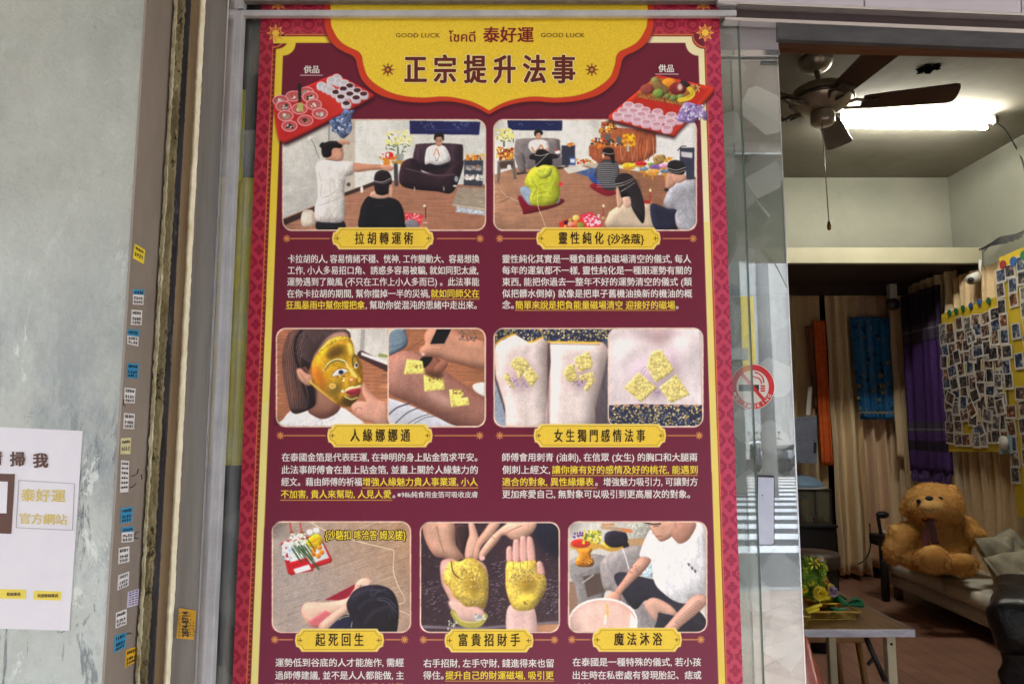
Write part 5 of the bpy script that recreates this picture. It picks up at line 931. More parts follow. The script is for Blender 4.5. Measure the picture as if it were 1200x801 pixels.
for t in [(A_, [(183, 103), (266, 152), (254, 265), (168, 215)], SY, 'yellow black-edged sticker, highest on the brown stone', 'y'),
          (A_, [(170, 458), (258, 463), (252, 582), (168, 578)], SW, 'white sticker with a blue heading, second from the top under the yellow one', 'n', SB),
          (A_, [(158, 618), (243, 626), (238, 742), (153, 738)], SW, 'all-white sticker between two blue-headed ones near the top', 'n'),
          (B_, [(190, -30), (285, -25), (278, 105), (192, 85)], SW, 'white sticker with a blue heading and a torn lower edge, fourth from the top', 'n', SB, .42),
          (B_, [(193, 235), (283, 240), (278, 358), (188, 350)], SB, 'all-blue sticker highest on the brown stone', 'n'),
          (B_, [(170, 425), (258, 435), (250, 550), (166, 545)], SW, 'white sticker just under the higher all-blue one', 'n'),
          (B_, [(165, 625), (252, 632), (245, 752), (160, 748)], SW, 'white sticker just above the cream one', 'n'),
          (C_, [(122, 75), (190, 72), (186, 182), (118, 182)], SC, 'cream sticker with a dark number block, above the long narrow one', 'y'),
          (C_, [(122, 222), (178, 228), (172, 435), (115, 440)], SW, 'long narrow white sticker with vertical columns of print', 'l'),
          (C_, [(122, 545), (202, 533), (197, 635), (118, 648)], SB, 'all-blue sticker under the long narrow one', 'n'),
          (C_, [(128, 672), (208, 663), (208, 768), (124, 775)], SW, 'white sticker with a blue heading beside black scribbles', 'n', SB),
          (D_, [(88, 55), (147, 45), (147, 130), (85, 145)], SW, 'white sticker, first of the three low ones, under the scribbled one', 'n'),
          (D_, [(85, 205), (147, 183), (143, 262), (80, 290)], SW, 'white tilted sticker just above the lilac one', 'n'),
          (D_, [(138, 298), (202, 278), (198, 368), (133, 385)], SP, 'lilac tilted sticker, the only one of its colour', 'l'),
          (D_, [(72, 412), (133, 390), (132, 475), (70, 500)], SW, 'lowest white sticker, just above the lowest blue one', 'n'),
          (D_, [(65, 540), (130, 518), (128, 600), (62, 635)], SB, 'lowest blue sticker, at the outer edge of the stone', 'n'),
          (D_, [(128, 618), (192, 597), (187, 680), (122, 718)], SO, 'amber sticker, lowest on the brown stone', 'n')]:
    sticker(*t)
def scribble(name, pts, m, parent, r=.0007): return tube(name, [onrev(x, y, .001) for x, y in pts], r, m, parent, 4)
for o_, pts in ((C_, [(238, 280), (232, 312), (212, 325), (192, 330)]), (C_, [(258, 318), (262, 350)]), (C_, [(222, 378), (205, 398), (182, 408)]), (C_, [(240, 745), (212, 745), (215, 715), (238, 700)]), (B_, [(165, 520), (160, 560), (178, 572)]), (D_, [(130, 530), (150, 524), (158, 530)])):
    scribble('pen_scribble', [(o_[0] + x / o_[2], o_[1] + y / o_[2]) for x, y in pts], INK, rev)
ys = thing('phone_sticker', 'yellow sticker printed 2874-8714 on the aluminium frame post', 'sticker', atd(218, 749, 1.2645))
q = [(D_[0] + x / D_[2], D_[1] + y / D_[2]) for x, y in ((423, 387), (520, 400), (505, 562), (408, 552))]
mk('paper', [atd(x, y, 1.2600 if i in (0, 3) else 1.2645) for i, (x, y) in enumerate(q)], [(0, 1, 2, 3)], SO, ys)
text('number', '2874-8714', 745.5, 716, 217.2, 10.5, INK, ys, 1.2585, 0, thick=.5, rot90=True)
vs = []; fs = []
for cx in (209.5, 222.5, 226):
    for k in range(8 if cx != 226 else 5):
        y = 744 - k * 3.6
        for _ in range(4):
            x = cx + random.uniform(-1, 1); yy = y - random.uniform(0, 2); i = len(vs); hor = random.random() < .5; a, b = (1.4, .4) if hor else (.4, 1.6)
            vs += [atd(x, yy, 1.2583), atd(x + a, yy, 1.2583), atd(x + a, yy + b, 1.2583), atd(x, yy + b, 1.2583)]; fs.append((i, i + 1, i + 2, i + 3))
mk('small_print', vs, fs, INK, ys)
# white notice on the cement wall
ND = 1.19 - .0012
paperm = mat('notice_paper', (226, 224, 232), (218, 216, 226), .5, scale=8); brownp = mat('notice_brown', (84, 48, 30), rough=.5); goldp = mat('notice_gold', (214, 190, 92), rough=.5); greyp2 = mat('notice_line', (150, 146, 150), rough=.5); labelp = mat('notice_label_yellow', (232, 212, 84), rough=.5)
no = thing('white_notice', 'white printed notice with gold characters stuck on the grey cement wall', 'notice', atd(20, 736, ND))
def npoly(name, pts, k, m): return prism(name, [atd(x, y, ND - k) for x, y in pts], .0004, m, no)
npoly('sheet', [(-90, 496), (97, 504.5), (81, 738.5), (-96, 733)], 0, paperm)
npoly('brown_panel', [(-60, 553), (17.4, 555), (13, 625), (-62, 623)], .0008, brownp); npoly('blank_panel', [(-56, 562), (9, 564), (7.5, 601), (-57, 600)], .0014, paperm)
for a, b, c_, d_ in (((21.5, 562), (87, 566), .4, 0), ((18.5, 617.5), (84.5, 620.5), .4, 0)): npoly('rule_line', [a, b, (b[0], b[1] + .6), (a[0], a[1] + .6)], .0008, greyp2)
for a, b in (((21.5, 562), (18.5, 618)), ((87, 566), (84.5, 621))): npoly('rule_line', [a, (a[0] + .6, a[1]), (b[0] + .6, b[1]), b], .0010, greyp2)
text('heading', '請', -16, 1.8, 536.5, 18, brownp, no, ND - .001, 0, thick=.8); text('heading', '掃', 12, 28.6, 537.6, 18, brownp, no, ND - .001, 0, thick=.8); text('heading', '我', 39, 56, 539.2, 18, brownp, no, ND - .001, 0, thick=.8)
text('gold_line', '泰好運', 24.6, 76.5, 579.5, 16, goldp, no, ND - .001, 0, thick=.3, slope=.03); text('gold_line', '官方網站', 23, 78.5, 607, 13.5, goldp, no, ND - .001, 0, thick=.2, slope=.03)
npoly('yellow_label', [(-4, 689.6), (30.3, 690.3), (30, 701.5), (-5, 700.6)], .0008, labelp); npoly('yellow_label', [(39.8, 691.5), (72, 692.6), (71, 703.2), (39.2, 702)], .0008, labelp)
text('label_text', '粉絲專頁', 8, 24, 695.8, 4.6, brownp, no, ND - .0014, 0, thick=.12); text('label_text', '抖音粉絲專頁', 44, 68, 697.4, 4.6, brownp, no, ND - .0014, 0, thick=.12)

# ------------------------------------------------------------------ glass, header
glass1 = glassmat('poster_window_glass', (.90, .92, .90, 1), .07, .05); glass2 = glassmat('door_glass', (.72, .76, .74, 1), .33, .19); edgeg = mat('green_glass_edge', (66, 84, 78), (96, 112, 104), .2, scale=4, stretch=(1, 1, .3))
pane = thing('fixed_glass_pane', 'large fixed glass pane behind the maroon poster, with decorative cut-film pattern', 'glass pane', (.0, 0, 0))
GZ1 = ZR0 + .004
box('glass', (X4(262, 1.33), X4(879.2, 1.33)), (0, .006), (.1, 2.6), glass1, pane)
box('polished_edge', (X4(879.3, 1.33), X4(880.6, 1.33)), (-.0005, .0065), (.1, 2.6), edgeg, pane)
door = thing('sliding_glass_door', 'sliding glass door leaf right of the poster with a pull plate and no-smoking sticker', 'glass door', (X4(800, 1.36), .03, 0))
ZD = atd(890, 66, 1.36).z
box('glass', (X4(700, 1.36), X4(925.2, 1.36)), (.030, .037), (.1, ZD), glass2, door); box('polished_edge', (X4(925.3, 1.36), X4(926.8, 1.36)), (.0295, .0375), (.1, ZD), alubright, door)
lil = mat('lilac_grey_enamel', (176, 172, 180), (190, 186, 194), .35, scale=6)
box('top_rail', (X4(700, 1.36), X4(926.8, 1.36)), (.024, .044), (ZD + .0005, atd(890, 27, 1.36).z), lil, door, .002); box('rail_lip', (X4(700, 1.36), X4(926.8, 1.36)), (.020, .0235), (ZD - .004, ZD + .008), alubright, door)
box('bottom_rail', (X4(700, 1.36), X4(926.8, 1.36)), (.024, .044), (.02, .0995), lil, door)
hp = mat('pull_plate_metal', (206, 212, 232), (188, 194, 214), .35, .3, scale=12, stretch=(1, 1, .5)); overlay_stain(hp, (96, 92, 100), 16, .6, .12, (1, 1, .7), .7, 2.2)
prism('pull_plate_rim', [Vector((v.x, .0288, v.z)) for v in (atd(x, y, 1.3585) for x, y in rrect(887.6, 556.4, 907.6, 638.4, 3, 4))], .0012, INK, door)
pl = prism('pull_plate', [Vector((v.x, .0285, v.z)) for v in (atd(x, y, 1.3585) for x, y in rrect(888.4, 557.5, 906.8, 637.5, 2.5, 4))], .004, hp, door)
sphere('screw_hole', Vector((atd(893.5, 580, 1.3585).x, .0284, atd(893.5, 580, 1.3585).z)), (.0014, .0012, .0014), INK, pl, 2)
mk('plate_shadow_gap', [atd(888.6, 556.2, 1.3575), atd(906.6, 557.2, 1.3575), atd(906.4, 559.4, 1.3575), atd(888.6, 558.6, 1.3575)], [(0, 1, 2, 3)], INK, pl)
# no smoking sticker
ns = thing('no_smoking_sticker', 'round red and white no-smoking sticker on the sliding glass door', 'sticker', atd(882, 480, 1.358))
redi = mat('sign_red', (206, 40, 46), (196, 34, 40), .45, scale=30); whi = mat('sign_white', (226, 222, 218), rough=.45)
NSD = 1.3588
def disc(name, r0, r1, k, m, n_=48, a0=0, a1=2 * math.pi, cx=882.0, cy=453.0):
    vs = []; fs = []
    for i in range(n_ + 1):
        t = a0 + (a1 - a0) * i / n_
        for r in (r0, r1): vs.append(atd(cx + r * math.cos(t), cy + r * 1.03 * math.sin(t), NSD - k))
    for i in range(n_): fs.append((2 * i, 2 * i + 1, 2 * i + 3, 2 * i + 2))
    return mk(name, vs, fs, m, ns)
disc('white_disc', 0.01, 25.4, 0, whi); disc('red_ring', 19.0, 25.4, .0003, redi); disc('white_rim', 25.4, 26, .0001, whi)
def sq(name, pts, k, m): return mk(name, [atd(x, y, NSD - k) for x, y in pts], [tuple(range(len(pts)))], m, ns)
sq('cigarette', [(866, 450.5), (889.5, 450.5), (889.5, 458), (866, 458)], .0003, INK)
for k in range(3): sq('ember', [(891.2, 451 + k * 2.8), (896.6, 451 + k * 2.8), (896.6, 453 + k * 2.8), (891.2, 453 + k * 2.8)], .0003, redi)
sq('slash', [(866.8, 437.3), (869.4, 434.8), (897.6, 468.0), (894.6, 470.8)], .0006, redi)
for r_, cx in ((7.5, 885.5), (11.5, 884.2)): disc('smoke_curl', r_ - 1.5, r_, .0003, redi, 14, -1.57, .1, cx, 449 - (r_ - 7.5) * .4)
disc('smoke_curl', 4.0, 5.4, .0003, redi, 12, 1.57, 3.6, 885.5, 437)
msg = 'NO SMOKING'
for i, ch in enumerate(msg):
    if ch == ' ': continue
    t = math.radians(158 - i * 14.5); cx_, cy_ = 882 + 22.1 * math.cos(t), 453 + 22.8 * math.sin(t); vs, fs = text_raw(ch, .02)
    xa = min(v.x for v in vs); xb = max(v.x for v in vs); ya = min(v.y for v in vs); yb = max(v.y for v in vs); ps = []
    for v in vs:
        a = (v.x - (xa + xb) / 2) * 5.6; b = (v.y - (ya + yb) / 2) * 5.6        # a along, b outward-inward
        ex, ey = math.sin(t), -math.cos(t); ps.append(atd(cx_ + a * ex - b * math.cos(t), cy_ + a * ey - b * math.sin(t), NSD - .0006))
    mk('letter', ps, fs, whi, ns)
# door head over the opening (falls away slightly to the right)
trackm = mat('sooty_track', (58, 58, 62), (76, 76, 78), .6, scale=12, stretch=(1, 1, 4)); gapm = mat('dark_track_gap', (58, 44, 46), (70, 54, 52), .7, scale=5)  # track face is plain dark grey
hd = thing('door_head_track', 'polished door head and sliding track across the top of the opening', 'door track', atd(1030, 40, 1.32))
lilt = mat('head_panel_enamel', (190, 184, 196), (202, 197, 208), .4, scale=3)
def sl(name, x0, x1, ya0, ya1, yb0, yb1, d, th, m): return prism(name, [atd(x0, ya0, d), atd(x1, yb0, d), atd(x1, yb1, d), atd(x0, ya1, d)], th, m, hd)
xe = 2600; g = lambda x, y, s_=.0405: y + (x - 864) * s_
sl('head_panel', 842, 1012, -70, g(842, 2), -70, g(1012, 2), 1.300, .012, lilt); sl('head_panel', 1014, 1196, -70, g(1014, 2), -70, g(1196, 2), 1.300, .012, lilt); sl('head_panel', 1198, xe, -70, g(1198, 2), -70, g(xe, 2), 1.300, .012, lilt)
sl('bright_edge', 842, xe, g(842, 2), g(842, 4.6), g(xe, 2), g(xe, 4.6), 1.2985, .02, alubright)
sl('shadow_gap', 864, xe, g(864, 4.7), g(864, 20.3), g(xe, 4.7), g(xe, 20.3), 1.318, .01, gapm)
sl('track_edge', 850, xe, g(850, 20.5), g(850, 24), g(xe, 20.5), g(xe, 24, .044), 1.305, .02, alubright)
sl('track_face', 912, xe, g(912, 24.1), g(912, 44), g(xe, 24.1), g(xe, 41), 1.31, .012, trackm)
hw_ = thing('wooden_door_beam', 'dark brown wooden beam just inside the door head', 'beam', atd(1030, 58, 1.46))
prism('beam_board', [atd(850, 30, 1.45), atd(xe, 74, 1.45), atd(xe, 95, 1.45), atd(850, 55, 1.45)], .02, dwood, hw_)
# dark backdrop added for the unlit room behind the poster glass and yellow drape
struct(box('dark_partition', (-2.0, .1), (.30, .34), (FZ, 2.9), mat('dark_partition_board', (40, 36, 30), (62, 56, 44), .8, scale=3)))
# ------------------------------------------------------------------ poster parts
sheet('backing_sheet', [(fx(289.5, -12), -12), (fx(856.5, -12), -12), (fx(856.5, 812), 812), (fx(289.5, 812), 812)], 0, poster)
sheet('title_panel', outer, .0004, poster)
PL = ['photo of a standing woman in white winding thread over a kneeling person', 'photo of a ceremony room with people seated on the floor', 'photo of a golden face mask and gold leaf on an arm', 'photo of gold leaf squares on thighs and chest', 'photo of a person seen from above by a tray of offerings', 'photo of two palms covered in gold leaf', 'photo of a man in a white tee at a pink basin']
for i, p in enumerate(PHOTOS): sheet('framed_photo', rrect(*p, 12), .0004, poster, PL[i])
for o_ in PLATE_OUT: sheet('name_plate', o_, .0010, poster)
def lp(p, ox, s): return [(ox + x / s, y / s) for x, y in p]
sheet('tray_picture', lp(TRAY_L, 300, 4), .0014, poster, 'red tray of small cups and herbs'); sheet('tray_picture', lp(TRAY_R, 560, 4), .0014, poster, 'red tray with fruit basket and pink cups')
sheet('bag_picture', lp(BAG_L, 300, 4), .0018, poster); sheet('bag_picture', lp(BAG_R, 560, 4), .0018, poster)
TD = PD - .0009
def sp_(s): return s.replace(',', ', ').replace('(', ' (').replace(')', ') ').replace(') ,', '),').strip() if any(ord(c) > 0x2000 for c in s) else s
def T(s, x0, x1, yc, h, m=None, b=0.0, d=TD, nm='text_line', thick=.17, **k): return text(nm, ' '.join(s) if nm == 'plate_title' and '{' not in s else sp_(s), x0, x1, yc, h, m or white_ink, poster, d, 0.0, thick=thick, **k)
HH = 10.6
rows = [303.3, 316.7, 330.1, 343.9, 357.3]
T('卡拉胡的人,容易情緒不穩、恍神,工作變動大、容易想換', 337.5, 561.6, rows[0], HH); T('工作,小人多易招口角、誘惑多容易被騙,就如同犯太歲,', 337.3, 560.4, rows[1], HH)
T('運勢遇到了颱風(不只在工作上小人多而已)。此法事能', 336.8, 561.4, rows[2], HH); T('在你卡拉胡的期間,幫你擋掉一半的災禍,', 336.5, 503.5, rows[3], HH)
T('就如同師父在', 505, 561.6, rows[3], HH, yellow_ink); T('狂風暴雨中幫你撐把傘', 335.4, 427.2, rows[4], HH, yellow_ink); T(',幫助你從混沌的思緒中走出來。', 428.6, 558.5, rows[4], HH)
T('靈性純化其實是一種負能量負磁場清空的儀式,每人', 588.7, 809.8, rows[0], HH); T('每年的運氣都不一樣,靈性純化是一種跟運勢有關的', 588.7, 810.2, rows[1], HH)
T('東西,能把你過去一整年不好的運勢清空的儀式(類', 588.7, 810.6, rows[2], HH); T('似把髒水倒掉)就像是把車子舊機油換新的機油的概', 588.7, 811, rows[3], HH)
T('念。', 588.7, 602, rows[4] - .2, HH); T('簡單來說是把負能量磁場清空 迎接好的磁場', 604, 791, rows[4], HH, yellow_ink); T('。', 792, 795, rows[4], HH)
rows = [535.5, 550.1, 564.2, 578.6]
T('在泰國金箔是代表旺運,在神明的身上貼金箔求平安。', 330.3, 559.4, rows[0], HH); T('此法事師傅會在臉上貼金箔,並畫上關於人緣魅力的', 330, 559.8, rows[1], HH)
T('經文。藉由師傅的祈福', 329.8, 424, rows[2], HH); T('增強人緣魅力貴人事業運,小人', 425, 559.8, rows[2], HH, yellow_ink)
T('不加害,貴人來幫助,人見人愛', 329.3, 458.4, rows[3], HH, yellow_ink); T('。', 460, 463, rows[3], HH); T('※98k純食用金箔可吸收皮膚', 465.6, 559.6, rows[3] + .6, 8, thick=.08)
T('師傅會用刺青(油刺),在信眾(女生)的胸口和大腿兩', 588.7, 817, rows[0], HH); T('側刺上經文,', 588.7, 644.5, rows[1], HH); T('讓你擁有好的感情及好的桃花,能遇到', 647, 817.4, rows[1], HH, yellow_ink)
T('適合的對象,異性緣爆表', 588.7, 695.6, rows[2], HH, yellow_ink); T('。增強魅力吸引力,可讓對方', 697.5, 817.4, rows[2], HH); T('更加疼愛自己,無對象可以吸引到更高層次的對象。', 588.7, 808.6, rows[3], HH)
rows = [775.7, 790.7, 805.2]
T('運勢低到谷底的人才能施作,需經', 322.9, 473, rows[0], HH); T('過師傅建議,並不是人人都能做,主', 322.5, 473.3, rows[1], HH); T('要', 322.3, 331.8, rows[2], HH); T('針對遠、每年西雅發生重大的難', 333, 473.4, rows[2], HH, yellow_ink)
T('右手招財,左手守財,錢進得來也留', 496.2, 648.8, rows[0] + .8, HH); T('得住。', 496, 519.8, rows[1], HH); T('提升自己的財運磁場,吸引更', 522, 648.8, rows[1], HH, yellow_ink); T('大的財富', 496, 536, rows[2] + .6, HH, yellow_ink)
T('在泰國是一種特殊的儀式,若小孩', 671.1, 821.4, rows[0] - .6, HH); T('出生時在私密處有發現胎記、痣或', 671.3, 821.8, rows[1] - .3, HH); T('這塊,', 671.5, 697, rows[2], HH); T('今據可幫施作。先日需做', 700, 813, rows[2] + .4, HH, yellow_ink)
PDt = PD - .0015
for s, x0, x1, yc, h in (('拉胡轉運術', 416.2, 484, 279.2, 15.5), ('靈性純化', 654.8, 707.2, 279, 15.5), ('{沙洛蔻}', 712, 754.4, 280, 12.5), ('人緣娜娜通', 410.8, 480.5, 509.8, 16), ('女生獨門感情法事', 649.6, 755.8, 510.3, 16), ('起死回生', 369.8, 426, 748.9, 16.5), ('富貴招財手', 537.6, 609.2, 749.2, 16), ('魔法沐浴', 719.9, 776, 748.3, 16)):
    T(s, x0, x1, yc, h, dark_ink, .008, PDt, 'plate_title', thick=.32)
for ch, x0, x1 in (('正', 474, 499.8), ('宗', 508.5, 534.2), ('提', 543.6, 570), ('升', 578.6, 604), ('法', 613, 639.4), ('事', 647, 674)):
    T(ch, x0 + .6, x1 - .6, 81.4, 35, cream_ink, 0, PD - .0008, 'title_glow', thick=2.4); T(ch, x0 + .6, x1 - .6, 81.4, 35, title_ink, 0, PD - .0014, 'title_character', thick=1.15)
T('GOOD LUCK', 463.8, 515.6, 41.6, 7.2, title_ink, .0, PD - .0010, 'title_small', thick=.05); T('GOOD LUCK', 633.8, 685.4, 41.4, 7.2, title_ink, .0, PD - .0010, 'title_small', thick=.05)
T('โชคดี', 526, 557, 42.6, 15.5, crimson_ink, 0, PD - .0010, 'title_small', thick=.3); T('泰好運', 566.6, 625.2, 41, 19.5, crimson_ink, 0, PD - .0010, 'title_small', thick=.6)
T('供品', 356.2, 374, 81.6, 9.5, thick=.3); T('供品', 771.8, 789.5, 80.4, 9.5, thick=.3)
T('{沙駱扣 哆洽答 姆叉搓}', 380.8, 475.6, 626.6, 13, dark_ink, 0, PD - .0008, 'photo_caption', thick=1.15); T('{沙駱扣 哆洽答 姆叉搓}', 381.2, 475.2, 626.6, 12.2, yellow_ink, 0, PD - .0012, 'photo_caption', thick=.22)

# ------------------------------------------------------------------ draperies
def cloth(name, p0, p1, z0, z1, folds, amp, m, label=None, cat=None, parent=None, group=None, taper=1.0, seed=0, nx=None, nz=26, hem=0.0, skew=0.0):
    """pleated cloth between plan points p0,p1; amp pushes folds along the normal; taper <1 gathers the bottom; double sided with thickness"""
    r = random.Random(seed); p0 = Vector((p0[0], p0[1], 0)); p1 = Vector((p1[0], p1[1], 0)); L = p1 - p0; nrm = Vector((L.y, -L.x, 0)).normalized()
    if nrm.dot(Vector((0, -1, 0))) < 0 and abs(nrm.x) < .9: nrm = -nrm
    if abs(nrm.x) >= .9: nrm = Vector((-abs(nrm.x), nrm.y if nrm.x < 0 else -nrm.y, 0))
    nx = nx or int(folds * 10) + 2; ph = [r.uniform(0, 6.28) for _ in range(6)]; vs = []; fs = []
    for layer in (0, 1):
        for j in range(nz + 1):
            v = j / nz
            for i in range(nx + 1):
                t = i / nx; tt = .5 + (t - .5) * (1 + (taper - 1) * v ** 1.5) + skew * v
                wv = math.sin(t * folds * 6.28 + ph[0] + .8 * math.sin(t * 9 + ph[1]) + .25 * math.sin(v * 3 + ph[2])) + .45 * math.sin(t * folds * 6.28 * 1.9 + ph[3] + .5 * v)
                a = amp * (.45 + .55 * v) * wv + .12 * amp * math.sin(v * 17 + t * 11 + ph[4]); z = z1 + (z0 - z1) * v - hem * (1 - v) * 0 + (hem * math.sin(t * 5 + ph[1]) * v)
                q = p0 + L * tt + nrm * (a - layer * .006); vs.append((q.x, q.y, z))
    W = nx + 1; N = W * (nz + 1)
    for l in (0, 1):
        for j in range(nz):
            for i in range(nx):
                a = l * N + j * W + i; f = (a, a + 1, a + W + 1, a + W); fs.append(f if l == 0 else f[::-1])
    for i in range(nx): fs.append((i, i + 1, N + i + 1, N + i)); b = nz * W + i; fs.append((b, b + 1, N + b + 1, N + b))
    for j in range(nz): a = j * W; fs.append((a, a + W, N + a + W, N + a)); a = j * W + nx; fs.append((a, a + W, N + a + W, N + a))
    o = mk(name, vs, fs, m, parent, True)
    if label: tag(o, label, cat, group)
    return o
beige = mat('beige_curtain', (236, 212, 172), (244, 220, 180), .9, scale=60, bump=.3, bscale=300); pink = mat('rosy_beige_curtain', (226, 192, 158), (234, 202, 168), .9, scale=60, bump=.3, bscale=300); dbeige = mat('dusty_brown_curtain', (214, 186, 144), (224, 196, 154), .9, scale=40, bump=.3, bscale=300)
orange = mat('orange_cloth', (214, 92, 30), (226, 108, 40), .7, scale=20); redcl = mat('dark_red_cloth', (112, 28, 30), (130, 36, 36), .7, scale=20); browncl = mat('brown_cloth', (120, 76, 50), (136, 90, 60), .8, scale=20)
BD = 6.42; BY = BD - DG
def bx(x, d=BD): return atd(x, 500, d).x
zt = ZB0 + .002
cloth('curtain', (-2.4, BY - .03), (bx(968), BY), FZ + .04, zt, 34, .07, dbeige, 'dusty brown curtain at the far left, behind the framed noticeboard', 'curtain', seed=2, taper=1.0, group='curtains hung round the room')
cloth('curtain', (bx(972), BY - .02), (bx(1006), BY - .02), FZ + .05, zt, 3, .075, beige, 'pale beige curtain between the orange cloth and the blue cloth', 'curtain', seed=3, group='curtains hung round the room')
cloth('curtain', (bx(1003), BY + .03), (bx(1052), BY + .03), FZ + .10, zt, 3, .07, pink, 'rosy beige curtain hanging behind the blue patterned cloth', 'curtain', seed=4, group='curtains hung round the room')
cloth('gathered_curtain', (bx(1051, 6.25), 4.92), (bx(1066, 6.25), 4.95), atd(1058, 536, 6.25).z, zt, 3, .035, beige, 'narrow gathered beige curtain in the corner, ending halfway down', 'curtain', seed=5, hem=.02, group='curtains hung round the room')
cloth('curtain', (RX - .07, 5.30), (RX - .09, 4.12), FZ + .03, zt, 10, .06, beige, 'pleated beige curtain on the right wall behind the teddy bear', 'curtain', seed=6, nx=240, group='curtains hung round the room')
cloth('curtain', (RX - .09, 4.11), (RX - .09, 2.6), FZ + .03, atx(1165, 309, RX - .09).z, 12, .05, dbeige, 'pleated brown curtain under the photo boards, nearest the armchair', 'curtain', seed=7, nx=260, group='curtains hung round the room')
cloth('orange_cloth', (bx(957, 6.36), BY - .1), (bx(970, 6.36), BY - .1), atd(960, 545, 6.32).z, atd(960, 376, 6.32).z, 2, .012, orange, 'bright orange cloth hanging on the curtain beside the noticeboard', 'hanging cloth', seed=8, skew=.1)
cloth('dark_red_cloth', (bx(967, 6.34), BY - .085), (bx(973, 6.34), BY - .085), atd(968, 540, 6.33).z, atd(968, 374, 6.33).z, 1, .008, redcl, 'narrow dark red cloth along the edge of the orange cloth', 'hanging cloth', seed=9)
cloth('brown_scarf', (bx(948, 6.36), BY - .09), (bx(958, 6.36), BY - .09), atd(955, 478, 6.33).z, atd(952, 382, 6.33).z, 1.5, .012, browncl, 'brown scarf left of the orange cloth', 'hanging cloth', seed=10, taper=.5, skew=.25)
# patterned blue cloth
blue = mat('blue_brocade', (16, 92, 150), (26, 112, 168), .45, scale=20)
def motifs(m, col, scale, thr, zlo=None):
    n = m.node_tree; b = n.nodes['Principled BSDF']; src = b.inputs['Base Color'].links[0].from_socket
    tc = n.nodes.new('ShaderNodeTexCoord'); vo = n.nodes.new('ShaderNodeTexVoronoi'); vo.feature = 'SMOOTH_F1'; vo.inputs['Scale'].default_value = scale; wv = n.nodes.new('ShaderNodeTexNoise'); wv.inputs['Scale'].default_value = scale * 2.2; wv.inputs['Detail'].default_value = 4
    ad = n.nodes.new('ShaderNodeMath'); ad.operation = 'ADD'; rp = n.nodes.new('ShaderNodeValToRGB'); rp.color_ramp.elements[0].position = thr; rp.color_ramp.elements[0].color = (1, 1, 1, 1); rp.color_ramp.elements[1].position = thr + .04; rp.color_ramp.elements[1].color = (0, 0, 0, 1)
    mx = n.nodes.new('ShaderNodeMixRGB'); mx.inputs[2].default_value = srgb(col)
    n.links.new(tc.outputs['Object'], vo.inputs['Vector']); n.links.new(tc.outputs['Object'], wv.inputs['Vector']); n.links.new(vo.outputs['Distance'], ad.inputs[0]); n.links.new(wv.outputs[0], ad.inputs[1]); n.links.new(ad.outputs[0], rp.inputs[0])
    n.links.new(rp.outputs[0], mx.inputs[0]); n.links.new(src, mx.inputs[1]); n.links.new(mx.outputs[0], b.inputs['Base Color']); return m
motifs(blue, (20, 50, 70), 14, .68); motifs(blue, (150, 142, 84), 26, .56); goldth = mat('gold_thread', (176, 156, 92), (150, 130, 70), .5, .3, scale=60)
bc = thing('blue_cloth', 'blue cloth with gold flowers hung in front of the back curtain', 'hanging cloth', atd(1026, 492, 6.3))
bz0, bz1 = atd(1026, 491, 6.3).z, atd(1026, 372, 6.3).z; bx0, bx1 = bx(1002, 6.3), bx(1051, 6.3)
cloth('cloth', (bx0, BY - .14), (bx1, BY - .12), bz0, bz1, 3, .012, blue, parent=bc, seed=11, taper=.86, skew=.04)
bm = bmesh.new()
for (px, py, r) in [(1032, 440, .022), (1034, 452, .025), (1035, 459, .02), (1025, 455, .016), (1007, 452, .018), (1006, 466, .016), (1024, 458, .014), (1018, 410, .012), (1040, 425, .013), (1013, 395, .01), (1030, 468, .016), (1008, 478, .014), (1021, 385, .009), (1012, 440, .012), (1016, 425, .01), (1035, 400, .01)]:
    c = atd(px, py, 6.255)
    for k in range(5):
        a = k * 1.2566; p = c + Vector((r * .62 * math.cos(a), 0, r * .62 * math.sin(a)))
        vv = [bm.verts.new(p + Vector((r * .42 * math.cos(t), 0, r * .42 * math.sin(t)))) for t in (0, 1.05, 2.1, 3.14, 4.19, 5.24)]; bm.faces.new(vv)
for k in range(40):
    px = 1007 + k * 1.05; c = atd(px, 483 + .8 * math.sin(k * 1.3), 6.25); vv = [bm.verts.new(c + Vector((.006 * math.cos(t), 0, .009 * math.sin(t)))) for t in (0, 1.57, 3.14, 4.71)]; bm.faces.new(vv)
gf = frombm('gold_flowers', bm, goldth, bc); gf['kind'] = 'stuff'
# purple striped cloth on the right wall
pur = mat('purple_cloth', (64, 38, 96), (78, 48, 110), .55, scale=30); 
def bands(m, rows_):
    n = m.node_tree; b = n.nodes['Principled BSDF']; src = b.inputs['Base Color'].links[0].from_socket; ge = n.nodes.new('ShaderNodeTexCoord'); sp = n.nodes.new('ShaderNodeSeparateXYZ'); n.links.new(ge.outputs['Object'], sp.inputs[0])
    for z0, z1, col in rows_:
        a = n.nodes.new('ShaderNodeMath'); a.operation = 'GREATER_THAN'; a.inputs[1].default_value = z0; c = n.nodes.new('ShaderNodeMath'); c.operation = 'LESS_THAN'; c.inputs[1].default_value = z1; d = n.nodes.new('ShaderNodeMath'); d.operation = 'MULTIPLY'
        n.links.new(sp.outputs[2], a.inputs[0]); n.links.new(sp.outputs[2], c.inputs[0]); n.links.new(a.outputs[0], d.inputs[0]); n.links.new(c.outputs[0], d.inputs[1])
        mx = n.nodes.new('ShaderNodeMixRGB'); mx.inputs[2].default_value = srgb(col); n.links.new(d.outputs[0], mx.inputs[0]); n.links.new(src, mx.inputs[1]); src = mx.outputs[0]
    n.links.new(src, b.inputs['Base Color'])
PXW = RX - .19
pz = lambda y: atx(1085, y, PXW).z
pc = thing('purple_cloth', 'long purple cloth with grey stripes and a fringe on the right wall', 'hanging cloth', atx(1085, 553, PXW)); oz = pz(553)
